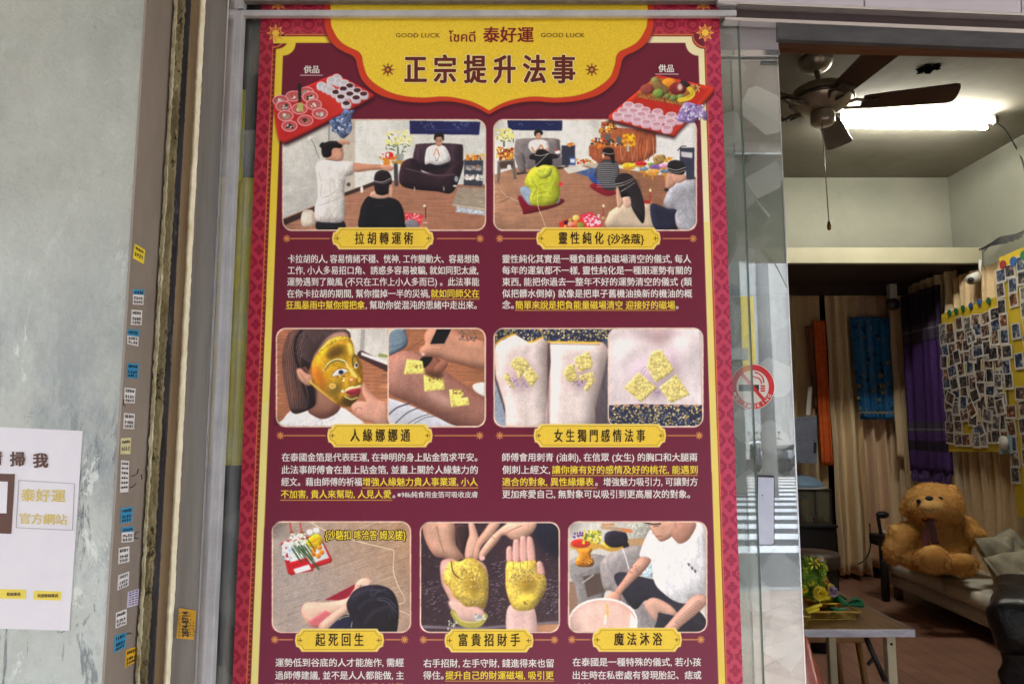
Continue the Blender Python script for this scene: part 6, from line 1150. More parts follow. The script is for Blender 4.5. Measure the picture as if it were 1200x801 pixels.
bands(pur, [(pz(y1) - oz, pz(y0) - oz, c) for y0, y1, c in ((336, 378, (38, 24, 52)), (378, 400, (66, 56, 74)), (384, 386, (110, 104, 120)), (398, 400, (30, 22, 40)), (494, 506, (66, 60, 76)), (502, 503.5, (120, 116, 130)), (516, 528, (34, 26, 46)))])
y_a, y_b = atx(1063, 450, PXW).y, atx(1108, 450, PXW).y
cloth('cloth', (PXW, y_a), (PXW, y_b), pz(553), pz(338), 3, .02, pur, parent=pc, seed=12)
bm = bmesh.new()
for k in range(38):
    yy = y_a + (y_b - y_a) * (k + .5) / 38; z = pz(553); bmtube(bm, [(PXW, yy, z + .01), (PXW - .01 + random.uniform(-.01, .01), yy + random.uniform(-.008, .008), z - .04), (PXW - .01, yy + random.uniform(-.012, .012), z - .08)], [.006, .005, .009], 5)
frombm('fringe', bm, pur, pc)
ydr = thing('yellow_drape', 'yellow drape behind the glass at the left of the poster', 'drape', (X4(276, 1.35), .018, FZ)); ym = mat('yellow_drape', (255, 246, 50), (244, 228, 40), .7, scale=12)
cloth('cloth', (X4(263, 1.35), .020), (X4(300, 1.35), .020), atd(276, 545, 1.35).z, atd(276, 208, 1.35).z, 4, .004, ym, parent=ydr, seed=13); cloth('cord_sash', (X4(264, 1.345), .014), (X4(274, 1.345), .014), atd(276, 213, 1.345).z, atd(276, 105, 1.345).z, 2, .002, ym, parent=ydr, seed=14, taper=1.3)

# ------------------------------------------------------------------ photo boards
yb = mat('yellow_board', (204, 176, 40), (190, 162, 34), .7, scale=6); cardm = mat('photo_card_white', (206, 202, 194), (192, 188, 180), .5, scale=20)
def vary(m):
    n = m.node_tree; oi = n.nodes.new('ShaderNodeObjectInfo'); mp = [q for q in n.nodes if q.type == 'MAPPING'][0]; mu = n.nodes.new('ShaderNodeMath'); mu.operation = 'MULTIPLY'; mu.inputs[1].default_value = 60; n.links.new(oi.outputs['Random'], mu.inputs[0]); n.links.new(mu.outputs[0], mp.inputs['Location']); return m
pics = [vary(mat('printed_picture', a, b_, .4, scale=34, detail=3, lo=.42, hi=.58, c3=c3)) for a, b_, c3 in (((36, 40, 58), (120, 100, 84), (190, 160, 140)), ((48, 36, 34), (136, 110, 96), (214, 190, 170)), ((30, 44, 70), (96, 110, 130), (196, 180, 160)), ((60, 44, 30), (150, 90, 60), (220, 200, 180)), ((24, 26, 30), (90, 84, 88), (176, 150, 130)), ((70, 70, 80), (150, 140, 130), (220, 214, 206)))]
BX = RX - .19
def cardmesh(i, w_, h_):
    f = .78
    vs = [(0, -w_ / 2, -h_ / 2), (0, w_ / 2, -h_ / 2), (0, w_ / 2, h_ / 2), (0, -w_ / 2, h_ / 2), (.003, -w_ / 2, -h_ / 2), (.003, w_ / 2, -h_ / 2), (.003, w_ / 2, h_ / 2), (.003, -w_ / 2, h_ / 2)]
    vs += [(-.0008, -w_ / 2 * f, -h_ / 2 * f + .004), (-.0008, w_ / 2 * f, -h_ / 2 * f + .004), (-.0008, w_ / 2 * f, h_ / 2 * f + .004), (-.0008, -w_ / 2 * f, h_ / 2 * f + .004)]
    me = bpy.data.meshes.new('photo'); me.from_pydata(vs, [], [(0, 1, 2, 3), (7, 6, 5, 4), (0, 4, 5, 1), (1, 5, 6, 2), (2, 6, 7, 3), (3, 7, 4, 0), (8, 9, 10, 11)]); me.materials.append(cardm); me.materials.append(pics[i]); me.polygons[6].material_index = 1; return me
CM = [cardmesh(i, .102, .092) for i in range(6)] + [cardmesh(i, .084, .108) for i in range(6)] + [cardmesh(i, .12, .088) for i in range(3)]
def board(label, poly_, cols, px_rows, skip=0.0):
    pts = [atx(x, y, BX) for x, y in poly_]; c = sum(pts, Vector()) / len(pts); b = thing('photo_board', label, 'photo board', Vector((BX, c.y, min(p.z for p in pts)))); prism('board', pts, .012, yb, b, (1, 0, 0)); return b
def card(b, y, z, i, rot=0.0):
    o = bpy.data.objects.new('photo', CM[i]); COL.objects.link(o); o.parent = b; og = origin(b); o.location = Vector((BX - .006 - random.random() * .003, y, z)) - og; o.rotation_euler = (rot, 0, 0); return o
b1_ = board('yellow board crowded with small photos on the curtain, right of the purple cloth', [(1103, 368), (1171, 347), (1184, 529), (1111, 529)], 0, 0)
ya, yb_ = atx(1106, 450, BX).y, atx(1178, 450, BX).y; z0_, z1_ = atx(1140, 522, BX).z, atx(1140, 372, BX).z
nc, nr = 7, 11
for c in range(nc):
    for r_ in range(nr):
        if random.random() < .05: continue
        card(b1_, ya + (yb_ - ya) * (c + .5) / nc + random.uniform(-.014, .014), z0_ + (z1_ - z0_) * (r_ + .5) / nr + random.uniform(-.013, .013) + (c * .004), random.randrange(15), random.gauss(0, .09))
b2_ = board('taller yellow photo board at the right edge, nearer the door', [(1171, 302), (1262, 262), (1262, 640), (1192, 603)], 0, 0)
for c in range(5):
    for r_ in range(20):
        yy = atx(1179 + 13.6 * c, 400, BX).y; z = atx(1185, 320 + 0, BX).z - r_ * .101 + c * .02
        if c == 0 and z < atx(1190, 560, BX).z: continue
        if random.random() < .1: continue
        card(b2_, yy - r_ * .0 + random.uniform(-.012, .012), z + random.uniform(-.008, .008), random.randrange(12), random.gauss(0, .05))
for _ in range(26): card(b1_, random.uniform(yb_ + .03, ya - .03), random.uniform(z0_ + .03, z1_ - .03), random.randrange(15), random.gauss(0, .18)).location.x -= .004 + random.random() * .004
tok = [mat('badge_' + n_, c, rough=.5) for n_, c in (('green', (40, 110, 70)), ('blue', (40, 90, 150)), ('red', (150, 40, 44)))]
for k, (x, y) in enumerate([(1112, 366), (1120, 364), (1128, 361), (1137, 358), (1147, 354), (1158, 352)]): flat(lathe('badge', [(0, 0), (.022, 0), (.022, .004), (0, .004)], atx(x, y, BX - .012), tok[(0, 0, 0, 1, 1, 0)[k]], b1_, 12, axis='x'))
for k, (x, y) in enumerate([(1175, 310), (1187, 306), (1199, 299)]): flat(lathe('badge', [(0, 0), (.03, 0), (.03, .004), (0, .004)], atx(x, y, BX - .012), tok[(2, 1, 0)[k]], b2_, 12, axis='x'))
envm = mat('pale_blue_sheet', (130, 170, 180), (170, 190, 194), .6, scale=8); o = prism('blue_sheet', [atx(x, y, BX - .014) for x, y in ((1170, 512), (1185, 509), (1187, 531), (1171, 532))], .002, envm, b1_, (1, 0, 0))
sphere('white_rosette', atx(1176, 519, BX - .03), (.02, .045, .05), cardm, b1_, 2)
# ------------------------------------------------------------------ fan, lamp, cameras
nickel = mat('brushed_nickel', (150, 142, 126), (170, 162, 146), .3, .5, scale=20); bladem = mat('walnut_fan_blade', (54, 32, 24), (72, 44, 32), .45, scale=4, stretch=(1, 1, 1)); darkm = mat('dark_bronze', (74, 68, 60), (94, 86, 76), .35, .5, scale=20)
FD = 3.7; fc = atd(963, 118, FD); ftop = ZC
fan = thing('ceiling_fan', 'five-bladed dark wood ceiling fan with a nickel motor housing', 'ceiling fan', (fc.x, fc.y, fc.z - .1))
mx_ = atd(951, 60, FD).x; FX = (fc.x + mx_) / 2
lathe('canopy', [(.0, 0), (.04, -.075), (.075, -.05), (.09, -.015), (.09, -.001)][1:], (FX, fc.y, ftop), nickel, fan, 24)
tube('downrod', [(FX, fc.y, ftop - .07), (fc.x, fc.y, fc.z + .07)], .014, nickel, fan)
lathe('motor_housing', [(.03, .085), (.10, .08), (.145, .055), (.16, .02), (.158, -.005), (.13, -.035), (.09, -.055), (.05, -.06)], fc, nickel, fan, 36)
lathe('housing_ring', [(.161, .012), (.166, .006), (.166, -.002), (.160, -.008)], fc, darkm, fan, 36)
lathe('switch_cup', [(.05, -.058), (.062, -.075), (.062, -.12), (.05, -.135), (.0, -.14)], fc, nickel, fan, 24)
def blade(th):
    c, s = math.cos(th), math.sin(th); M = Matrix.Translation(fc + Vector((0, 0, -.03))) @ Matrix.Rotation(th, 4, 'Z') @ Matrix.Rotation(math.radians(-13), 4, 'X')
    pr = [(.20, -.048), (.24, -.056), (.62, -.074), (.642, -.066), (.65, -.04), (.652, 0), (.65, .04), (.642, .066), (.62, .074), (.24, .056), (.20, .048)]
    n = len(pr); vs = [M @ Vector((x, y, .004)) for x, y in pr] + [M @ Vector((x, y, -.004)) for x, y in pr]
    o = mk('fan_blade', vs, [tuple(range(n)), tuple(range(n, 2 * n))[::-1]] + [(i, (i + 1) % n, n + (i + 1) % n, n + i) for i in range(n)], bladem, fan)
    bm = bmesh.new(); bmtube(bm, [M @ Vector(p) for p in ((.11, -.02, -.01), (.16, -.035, -.004), (.2, -.028, -.010))], .008, 6); bmtube(bm, [M @ Vector(p) for p in ((.11, .02, -.01), (.16, .035, -.004), (.2, .028, -.010))], .008, 6); bmbox(bm, (.19, .27), (-.036, .036), (-.013, -.0065), .002, M)
    for x, y in ((.215, -.02), (.215, .02), (.25, 0)): bmbox(bm, (x - .005, x + .005), (y - .005, y + .005), (-.018, -.012), 0, M)
    frombm('blade_bracket', bm, darkm, o)
for k in range(5): blade(math.radians(-14 + 72 * k))
cx = atd(966, 200, FD - .02); tube('pull_chain', [(cx.x, cx.y, fc.z - .13), (cx.x + .01, cx.y, atd(968, 262, FD).z)], .0025, darkm, fan, 5); lathe('pull_knob', [(0, .03), (.006, .025), (.012, 0), (.008, -.02), (0, -.024)], (cx.x + .01, cx.y, atd(968, 266, FD).z), mat('brass_pull', (130, 96, 40), rough=.4, metal=.6), fan, 10)
glow = bpy.data.materials.new('lit_fluorescent_tube'); glow.use_nodes = True; gn = glow.node_tree; gb = gn.nodes['Principled BSDF']; gb.inputs['Emission Color'].default_value = (1, .98, .88, 1); gb.inputs['Emission Strength'].default_value = 14; gb.inputs['Base Color'].default_value = (.9, .9, .9, 1)
gt = gn.nodes.new('ShaderNodeTexNoise'); gt.inputs['Scale'].default_value = 2; gmr = gn.nodes.new('ShaderNodeMapRange'); gmr.inputs[3].default_value = 9; gmr.inputs[4].default_value = 10; gn.links.new(gt.outputs[0], gmr.inputs[0]); gn.links.new(gmr.outputs[0], gb.inputs['Emission Strength'])
lamp = thing('fluorescent_lamp', 'lit twin-tube fluorescent lamp on the stained ceiling', 'ceiling lamp', atz(1075, 138, ZC))
def onceil(px, py, dz): return atz(px, py, ZC - dz)
a, b = onceil(984, 139, .055), onceil(1165, 142, .055); tube('tube', [a, b], .014, glow, lamp, 12)
a2, b2 = onceil(989, 147.5, .055), onceil(1156, 149.5, .055); tube('tube', [a2, b2], .014, glow, lamp, 12)
M_ = (a + b + a2 + b2) / 4; dirv = (b - a).normalized(); ang = math.atan2(dirv.y, dirv.x); L = (b - a).length / 2
MM = Matrix.Translation(Vector((M_.x, M_.y, ZC))) @ Matrix.Rotation(ang, 4, 'Z')
box('batten', (-L - .01, L + .01), (-.022, .022), (-.03, -.0005), cardm, lamp, .004, MM)
for s_ in (-1, 1):
    for p in ((a, a2), (b, b2))[(s_ + 1) // 2]:
        box('tube_holder', (p.x - .012 + s_ * .01, p.x + .012 + s_ * .01), (p.y - .016, p.y + .016), (p.z - .018, ZC - .02), darkm, lamp, .003)
cab = thing('lamp_cable', 'dark cable sagging from the lamp end down the right wall', 'cable', onceil(1168, 146, .02))
tube('wire', cr([onceil(1166, 143, .02), onceil(1178, 152, .03), atx(1190, 172, RX - .01), atx(1199, 192, RX - .008), atx(1206, 230, RX - .008)], 6, False), .005, rubber, cab, 6)
hole = thing('ceiling_hole', 'ragged black hole broken in the ceiling plaster near the fan', 'hole', atz(1088, 80, ZC))
bm = bmesh.new(); c0 = atz(1088, 80.5, ZC - .002); r_ = random.Random(3); vs_ = [bm.verts.new(c0 + Vector((.055 * r_.uniform(.6, 1.25) * math.cos(t), .06 * r_.uniform(.5, 1.2) * math.sin(t), 0))) for t in np.linspace(0, 6.0, 16)]; bm.faces.new(vs_)
for k in range(6):
    t = k; c1_ = c0 + Vector((.05 * math.cos(t), .05 * math.sin(t), -.001 * (k % 3) - .001)); bm.faces.new([bm.verts.new(c1_ + Vector((.022 * math.cos(t + a_), .02 * math.sin(t + a_), 0))) for a_ in (0, 1.3, 2.9, 4.4)])
frombm('opening', bm, mat('sooty_void', (10, 9, 8), rough=1, spec=0), hole)  # flat black faces paint the hole's shaded depth onto the ceiling
lc = thing('loose_cables', 'tangle of dark cables on top of the cream beam in the corner', 'cable', atd(1160, 288, 5.15))
for k in range(7): tube('cable', cr([atd(1150 + random.uniform(-4, 4), 291 + k * .5, 5.1 - .03 * k), atd(1170, 286 - k * 1.2, 5.0 - .03 * k), atd(1192, 283 - k * 1.5, 4.9 - .03 * k), atd(1215, 280 - k * 3, 4.8)], 5, False), .0035, rubber, lc, 5)
camw = mat('camera_white_plastic', (190, 188, 180), rough=.4)
cc = thing('security_camera', 'small white spotlight-shaped camera under the cream beam at the right', 'security camera', atd(1143, 330, 5.1)); p = atd(1142, 326, 5.1)
tube('body', [p + Vector((.05, .03, .02)), p + Vector((-.045, -.03, -.015))], .038, camw, cc, 14); tube('bracket', [p + Vector((.045, .0, .0)), Vector((p.x + .05, p.y, ZB0))], .012, camw, cc, 8); sphere('lens', p + Vector((-.048, -.032, -.016)), (.02, .02, .02), INK, cc, 2)
cc = thing('dome_camera', 'dark round camera in the corner above the gathered curtain', 'security camera', atd(1046, 358, 6.0)); p = atd(1046, 356, 6.0)
sphere('body', p, (.055, .055, .055), darkm, cc, 3); box('mount', (p.x - .03, p.x + .03), (p.y - .03, p.y + .03), (p.z + .04, ZB0), camw, cc, .004); sphere('lens', p + Vector((0, -.045, -.01)), (.022, .02, .022), INK, cc, 2)

# ------------------------------------------------------------------ sofa with bear
fab = mat('grey_sofa_fabric', (206, 200, 186), (218, 212, 198), .95, scale=30, bump=.5, bscale=260); legw = mat('oak_leg', (120, 90, 58), (136, 104, 70), .5, scale=8, stretch=(1, 1, .2))
f0 = atz(1043, 700, FZ); f1 = atz(1160, 756, FZ); uu = (f1 - f0).normalized(); vv_ = Vector((-uu.y, uu.x, 0))      # along the front towards the camera, and back towards the wall
SM = Matrix((( uu.x, vv_.x, 0, f0.x), (uu.y, vv_.y, 0, f0.y), (0, 0, 1, FZ), (0, 0, 0, 1)))
sofa = thing('sofa', 'grey fabric sofa on wooden legs along the curtained right wall', 'sofa', f0)
def sbox(name, a, b, c, m=fab, bev=.03, parent=sofa):
    bm = bmesh.new(); bmbox(bm, a, b, c, bev, SM, 3); return frombm(name, bm, m, parent, True)
SL = 1.75; k_ = (f0.y + DG) / 850
zleg = 14 * k_; zs = 42 * k_; za = 73 * k_
sbox('base', (-.04, SL), (.0, .62), (zleg, zs * .66)); sbox('seat_cushion', (-.02, SL * .44), (-.02, .60), (zs * .67, zs), bev=.04); sbox('seat_cushion', (SL * .445, SL * .98), (-.02, .60), (zs * .67, zs), bev=.04)
sbox('arm', (-.12, -.045), (.0, .66), (zleg + .03, za)); sbox('arm', (SL + .01, SL + .1), (.0, .66), (zleg + .03, za)); sbox('backrest', (-.04, SL), (.5, .68), (zs * .7, za * 1.02), bev=.06)
for a_ in (.0, SL - .08):
    for b_ in (.03, .54): sbox('leg', (a_, a_ + .05), (b_, b_ + .05), (0, zleg + .01), legw, .006)
def pillow(name, c, size, rot, m, label):
    bm = bmesh.new(); bmesh.ops.create_grid(bm, x_segments=22, y_segments=22, size=1.0); top = list(bm.verts); r = random.Random(len(label)); ph = [r.uniform(0, 6) for _ in range(6)]
    ge = bmesh.ops.duplicate(bm, geom=list(bm.verts) + list(bm.edges) + list(bm.faces)); bot = [g_ for g_ in ge['geom'] if isinstance(g_, bmesh.types.BMVert)]
    for vs_, sg in ((top, 1), (bot, -1)):
        for v in vs_:
            x, y = v.co.x, v.co.y; hgt = max(0, (1 - x ** 4) * (1 - y ** 4)) ** .5; n_ = .10 * math.sin(5 * x + ph[0] + 3 * y) + .07 * math.sin(9 * y - 6 * x + ph[1]) + .05 * math.sin(13 * x + 7 * y + ph[2])
            pin = 1 - .10 * (abs(x) * abs(y)) * -1 - .08 * (1 - abs(x) * abs(y)); v.co = Vector((x * size[0] * pin, y * size[1] * pin, sg * hgt * size[2] * (1 + n_)))
    bmesh.ops.remove_doubles(bm, verts=bm.verts, dist=.0008)
    for v in bm.verts: v.co = rot @ v.co + c
    return tag(frombm(name, bm, m, None, True), label, 'cushion')
pil = mat('cream_cushion', (168, 160, 138), (186, 178, 156), .9, scale=14, bump=.5, bscale=90)
pillow('cushion', atd(1180, 655, 4.75), (.17, .16, .08), Matrix.Rotation(1.15, 3, 'X') @ Matrix.Rotation(.35, 3, 'Y') @ Matrix.Rotation(.3, 3, 'Z'), pil, 'crumpled cream cushion leaning on the sofa back')
pillow('cushion', atd(1208, 672, 4.45), (.17, .16, .07), Matrix.Rotation(.8, 3, 'X') @ Matrix.Rotation(-.5, 3, 'Y'), pil, 'second cream cushion lying in front at the right edge of the photo')
# bear: one continuous furry body
fur = mat('golden_brown_fur', (232, 172, 92), (246, 198, 124), .95, scale=24, bump=.6, bscale=160, spec=.15); pad = mat('brown_paw_pad', (206, 142, 66), (222, 162, 84), .9, scale=30, bump=.3)
bd = 5.05; K = bd / 850
def bp(px, py, dd=0.0): return atd(px, py, bd + dd)
parts_ = [((1094, 592, .02), (33, 26, 24), 0), ((1095, 640, .10), (37, 30, 30), .0), ((1098, 620, .08), (28, 20, 22), 0), ((1062, 594, .05), (7, 11, 6), .2), ((1114, 577, .06), (11, 10, 6), .0),
          ((1088, 594, -.17), (19, 13, 13), 0), ((1054, 638, .0), (12, 24, 13), -.25), ((1046, 646, -.02), (10, 15, 10), -.1), ((1063, 625, .06), (13, 14, 14), 0), ((1131, 617, .06), (15, 13, 13), .4), ((1142, 627, .0), (15, 11, 11), .45),
          ((1072, 656, -.06), (13, 11, 18), .2), ((1094, 655, -.34), (18, 15, 8), .05), ((1084, 656, -.2), (11, 11, 14), .2), ((1116, 659, -.08), (12, 9, 18), 0), ((1128, 661, -.34), (17, 12, 8), 0.05), ((1120, 661, -.22), (10, 9, 12), 0)]
bm = bmesh.new()
for (px, py, dd), (rx, rz, ry), rot in parts_:
    c = bp(px, py, dd); R = Matrix.Rotation(rot, 3, 'Y'); g_ = bmesh.ops.create_icosphere(bm, subdivisions=4, radius=1)
    for v in g_['verts']: v.co = R @ Vector((v.co.x * rx * K, v.co.y * ry * K, v.co.z * rz * K)) + c
me = bpy.data.meshes.new('tmp'); bm.to_mesh(me); bm.free(); tmp = bpy.data.objects.new('tmp', me); COL.objects.link(tmp)
md = tmp.modifiers.new('r', 'REMESH'); md.mode = 'VOXEL'; md.voxel_size = .013; md2 = tmp.modifiers.new('s', 'SMOOTH'); md2.iterations = 5; md2.factor = .6
dg_ = bpy.context.evaluated_depsgraph_get(); me2 = bpy.data.meshes.new_from_object(tmp.evaluated_get(dg_)); V_ = [v.co.copy() for v in me2.vertices]; N_ = [v.normal.copy() for v in me2.vertices]; F_ = [tuple(p_.vertices) for p_ in me2.polygons]
bpy.data.objects.remove(tmp)
bear = thing('teddy_bear', 'large golden brown teddy bear with a wine-red bow sitting on the grey sofa', 'teddy bear', bp(1098, 668, 0))
for px_, py_, dd_, rx_, rz_ in ((1094, 655, -.40, 13, 11), (1128, 661, -.40, 12.5, 8.5)): sphere('paw_pad', bp(px_, py_, dd_ + .025), (rx_ * K, .03, rz_ * K), pad, bear, 3)
vs_ = list(V_); fs_ = list(F_); r_ = random.Random(5)
for j in range(34000):   # tufts of fur
    i = r_.randrange(len(V_)); n_ = N_[i]; p = V_[i] + Vector((r_.uniform(-.007, .007), r_.uniform(-.007, .007), r_.uniform(-.007, .007))); t = n_.cross(Vector((r_.uniform(-1, 1), r_.uniform(-1, 1), r_.uniform(-1, 1)))).normalized()
    d_ = (n_ * .8 + Vector((r_.uniform(-.4, .4), r_.uniform(-.4, .4), -.75 + r_.uniform(-.2, .2)))).normalized(); q = len(vs_); vs_ += [p - n_ * .003 - t * .0028, p - n_ * .003 + t * .0028, p + d_ * r_.uniform(.009, .017)]; fs_.append((q, q + 1, q + 2))
mk('furry_body', vs_, fs_, fur, bear, False)
sphere('muzzle', bp(1089, 594, -.20), (13.5 * K, 13.2 * K, 9.5 * K), mat('muzzle_plush', (232, 176, 100), (244, 196, 124), .95, scale=40, bump=.6, bscale=200), bear, 4)
sphere('nose', bp(1089, 583.5, -.305), (.026, .016, .016), INK, bear, 3); sphere('eye', bp(1076.5, 587, -.215), (.015, .013, .015), INK, bear, 2); sphere('eye', bp(1102, 584, -.19), (.015, .013, .015), INK, bear, 2)
tube('mouth', cr([bp(1083, 596, -.312), bp(1089, 598.5, -.318), bp(1095, 595.5, -.312)], 4, False), .003, darkm, bear, 5)
rib = mat('wine_satin_ribbon', (84, 18, 28), (104, 26, 38), .4, scale=12)
bow = sphere('bow_knot', bp(1090, 608, -.20), (.024, .022, .02), rib, bear, 2)
for s_, x in ((-1, 1080), (1, 1100)):
    bm = bmesh.new(); c = bp(1090, 608, -.20); e = bp(x, 605, -.15); bmtube(bm, cr([c, (c + e) / 2 + Vector((0, -.02, .02)), e, (c + e) / 2 + Vector((0, .01, -.02)), c], 5, False), .010, 6); frombm('bow_loop', bm, rib, bear, True)
for pts in ([(1090, 609, -.21), (1086, 620, -.225), (1085, 632, -.24), (1087, 640, -.25)], [(1090, 609, -.21), (1094, 620, -.225), (1095, 632, -.235), (1097, 637, -.24)]):
    P3 = [bp(*p) for p in pts]; vs2 = []
    for i, p in enumerate(P3): w_ = .015 + .008 * i / 3; vs2 += [p + Vector((-w_, 0, 0)), p + Vector((w_, -.004, 0)), p + Vector((w_, .004, 0)), p + Vector((-w_, .008, 0))]
    fs2 = [(4 * i + a_, 4 * i + (a_ + 1) % 4, 4 * i + 4 + (a_ + 1) % 4, 4 * i + 4 + a_) for i in range(3) for a_ in range(4)]; mk('ribbon_tail', vs2, fs2, rib, bear)

# ------------------------------------------------------------------ black leather armchair at the right edge
lea = mat('black_leather', (22, 21, 23), (34, 32, 34), .38, scale=10, bump=.7, bscale=30, coat=.1)
ac0 = atd(1156, 700, 3.5); ac = thing('leather_armchair', 'black leather armchair in the lower right, in front of the sofa', 'armchair', (ac0.x, ac0.y, FZ))
AM = Matrix.Translation(Vector((ac0.x, ac0.y, 0))) @ Matrix.Rotation(math.radians(-35), 4, 'Z')
def lump(name, x, y, z, bev=.08):
    bm = bmesh.new(); bmbox(bm, x, y, z, bev, None, 5); bmesh.ops.subdivide_edges(bm, edges=[e for e in bm.edges if e.calc_length() > .12], cuts=8, use_grid_fill=True); r = random.Random(int(x[0] * 100)); ph = [r.uniform(0, 6) for _ in range(3)]
    for v in bm.verts: v.co = AM @ (v.co + Vector((.010 * math.sin(v.co.z * 31 + ph[0] + 7 * v.co.y) + .005 * math.sin(v.co.z * 70 + 22 * v.co.y), .008 * math.sin(v.co.x * 27 + ph[1] + 9 * v.co.z), .008 * math.sin(v.co.x * 18 + v.co.y * 14 + ph[2]))))
    return frombm(name, bm, lea, ac, True)
zt_ = atd(1180, 692, 3.6).z
lump('arm', (0, .24), (0, .72), (zt_ - .26, zt_), .09); lump('arm_panel', (.03, .2), (.03, .68), (FZ + .05, zt_ - .2), .04); lump('seat', (.2, .76), (-.04, .6), (FZ + .12, zt_ - .12), .09); lump('backrest', (.18, .8), (.5, .76), (FZ + .15, zt_ + .012), .1); lump('arm', (.72, .96), (0, .72), (FZ + .05, zt_), .08)
for x in (.07, .85):
    for y in (.08, .62): p = AM @ Vector((x, y, 0)); lathe('foot', [(.025, 0), (.03, .06)], (p.x, p.y, FZ), darkm, ac, 10)

# ------------------------------------------------------------------ back left: cabinet, tank, stool, noticeboard, vase lamp
blk = mat('black_lacquer', (28, 25, 26), (38, 34, 34), .5, scale=4); tankg = glassmat('aquarium_glass', (.75, .8, .8, 1), .08, .05, False)
cab_ = thing('black_cabinet', 'black low cabinet under the glass tank at the back', 'cabinet', atz(960, 668, FZ)); cdp = 5.9
cz = atd(958, 615, cdp).z; cx0, cx1 = atd(890, 600, cdp).x, atd(979, 600, cdp).x
box('carcass', (cx0, cx1), (cdp - DG, cdp - DG + .4), (FZ, cz - .02), blk, cab_, .005); box('top_board', (cx0 - .01, cx1 + .01), (cdp - DG - .015, cdp - DG + .41), (cz - .019, cz), blk, cab_, .003)
tank = thing('glass_tank', 'small glass display tank with ornaments on the black cabinet', 'glass tank', (atd(955, 614, cdp).x, cdp - DG + .2, cz)); tx0, tx1 = atd(915, 600, cdp).x, atd(977, 600, cdp).x; tz = atd(960, 576, cdp).z
box('glass_front', (tx0, tx1), (cdp - DG + .03, cdp - DG + .036), (cz + .001, tz), tankg, tank); box('glass_back', (tx0, tx1), (cdp - DG + .34, cdp - DG + .346), (cz + .001, tz), tankg, tank); box('glass_side', (tx1 - .006, tx1), (cdp - DG + .037, cdp - DG + .339), (cz + .001, tz), tankg, tank)
box('top_rim', (tx0 - .004, tx1 + .004), (cdp - DG + .022, cdp - DG + .35), (tz + .001, tz + .018), blk, tank, .003)
for k in range(4): x = (tx0, tx1)[k % 2]; y = cdp - DG + (.028, .345)[k // 2]; box('corner_strip', (x - .008, x + .004), (y - .004, y + .006), (cz + .0015, tz), blk, tank)
orn = [mat('ornament_' + n_, c, rough=.5) for n_, c in (('red', (170, 50, 40)), ('gold', (190, 150, 60)), ('white', (190, 190, 180)), ('green', (60, 100, 60)))]
for k, (px, py, r, m_) in enumerate([(940, 608, .02, 0), (945, 604, .025, 1), (950, 609, .02, 2), (955, 606, .022, 0), (961, 609, .018, 3), (966, 607, .02, 1), (970, 610, .014, 2)]):
    c = atd(px, py, cdp + .15); lb = ['red ornament at the left end inside the glass tank', 'round gold ornament left of centre in the tank', 'white ornament near the middle of the tank', 'red ornament in the middle of the tank', 'green ornament right of the middle of the tank', 'gold ornament toward the right of the tank', 'small white ornament at the right end of the tank'][k]
    tag(lathe('ornament', [(r * .8, 0), (r, r * .6), (r * .5, r * 1.4), (r * .7, r * 2), (0, r * 2.6)], (c.x, c.y, cz + .001), orn[m_], None, 12), lb, 'ornament')
dome = thing('pale_blue_bowl', 'pale blue upturned bowl with a white rim on top of the glass tank', 'bowl', atd(950, 573, cdp)); lathe('bowl', [(.17, 0), (.155, .04), (.11, .075), (.05, .095), (0, .1)], Vector((atd(952, 573, cdp).x, cdp - DG + .19, tz + .019)), mat('pale_blue_plastic', (120, 150, 176), rough=.4), dome, 28); lathe('rim', [(.178, 0), (.18, .008), (.17, .012)], Vector((atd(952, 573, cdp).x, cdp - DG + .19, tz + .0185)), camw, dome, 28)
st = thing('round_stool', 'round brown padded stool in front of the black cabinet', 'stool', atz(960, 720, FZ)); sd = 4.5; sc_ = atd(952, 652, sd); sr = .155
lathe('seat_pad', [(0, .0), (sr * .9, .002), (sr, .02), (sr, .07), (sr * .92, .09), (0, .095)], (sc_.x, sc_.y, atd(952, 664, sd).z), mat('brown_vinyl', (70, 54, 44), (84, 66, 54), .5, scale=8), st, 28)
lathe('drum', [(sr * .82, FZ), (sr * .86, atd(952, 664, sd).z - .001)], (sc_.x, sc_.y, 0), blk, st, 24)
nb = thing('metal_noticeboard', 'pale blue-grey metal panel with bolts hanging below the brown scarf', 'panel', atd(946, 544, 6.2)); pbm = mat('blue_grey_metal', (140, 146, 164), (120, 126, 146), .5, .2, scale=9)
prism('panel', [atd(x, y, 6.2) for x, y in ((925, 489), (957, 487), (957.5, 543), (925, 542))], .05, pbm, nb); prism('dark_slot', [atd(x, y, 6.197) for x, y in ((953.5, 518), (956.8, 518), (956.8, 531), (953.5, 531))], .003, INK, nb)
for x, y in ((937, 491), (945, 491), (953, 490), (937, 515), (945, 515), (953, 515), (937, 540), (945, 540)): sphere('bolt', atd(x, y, 6.197), (.006, .005, .006), INK, nb, 1)
tag(prism('white_paper', [atd(x, y, 6.22) for x, y in ((947, 453), (952, 452), (949.5, 486), (944.5, 486))], .004, cardm), 'narrow sheet of white paper standing on the metal panel', 'paper')
vl = thing('massage_lamp', 'black desk-lamp-shaped device standing by the far sofa arm', 'device', atd(1034, 628, 5.6)); p0_ = atd(1034, 628, 5.65)
box('base', (p0_.x - .075, p0_.x + .075), (p0_.y - .06, p0_.y + .06), (p0_.z - .06, p0_.z + .02), blk, vl, .01); tube('stem', cr([p0_ + Vector((-.01, 0, .02)), p0_ + Vector((-.02, 0, .1)), p0_ + Vector((-.02, 0, .15)), p0_ + Vector((.03, 0, .17))], 5, False), .014, blk, vl, 8); sphere('head', p0_ + Vector((.01, 0, .16)), (.05, .035, .028), blk, vl, 3)
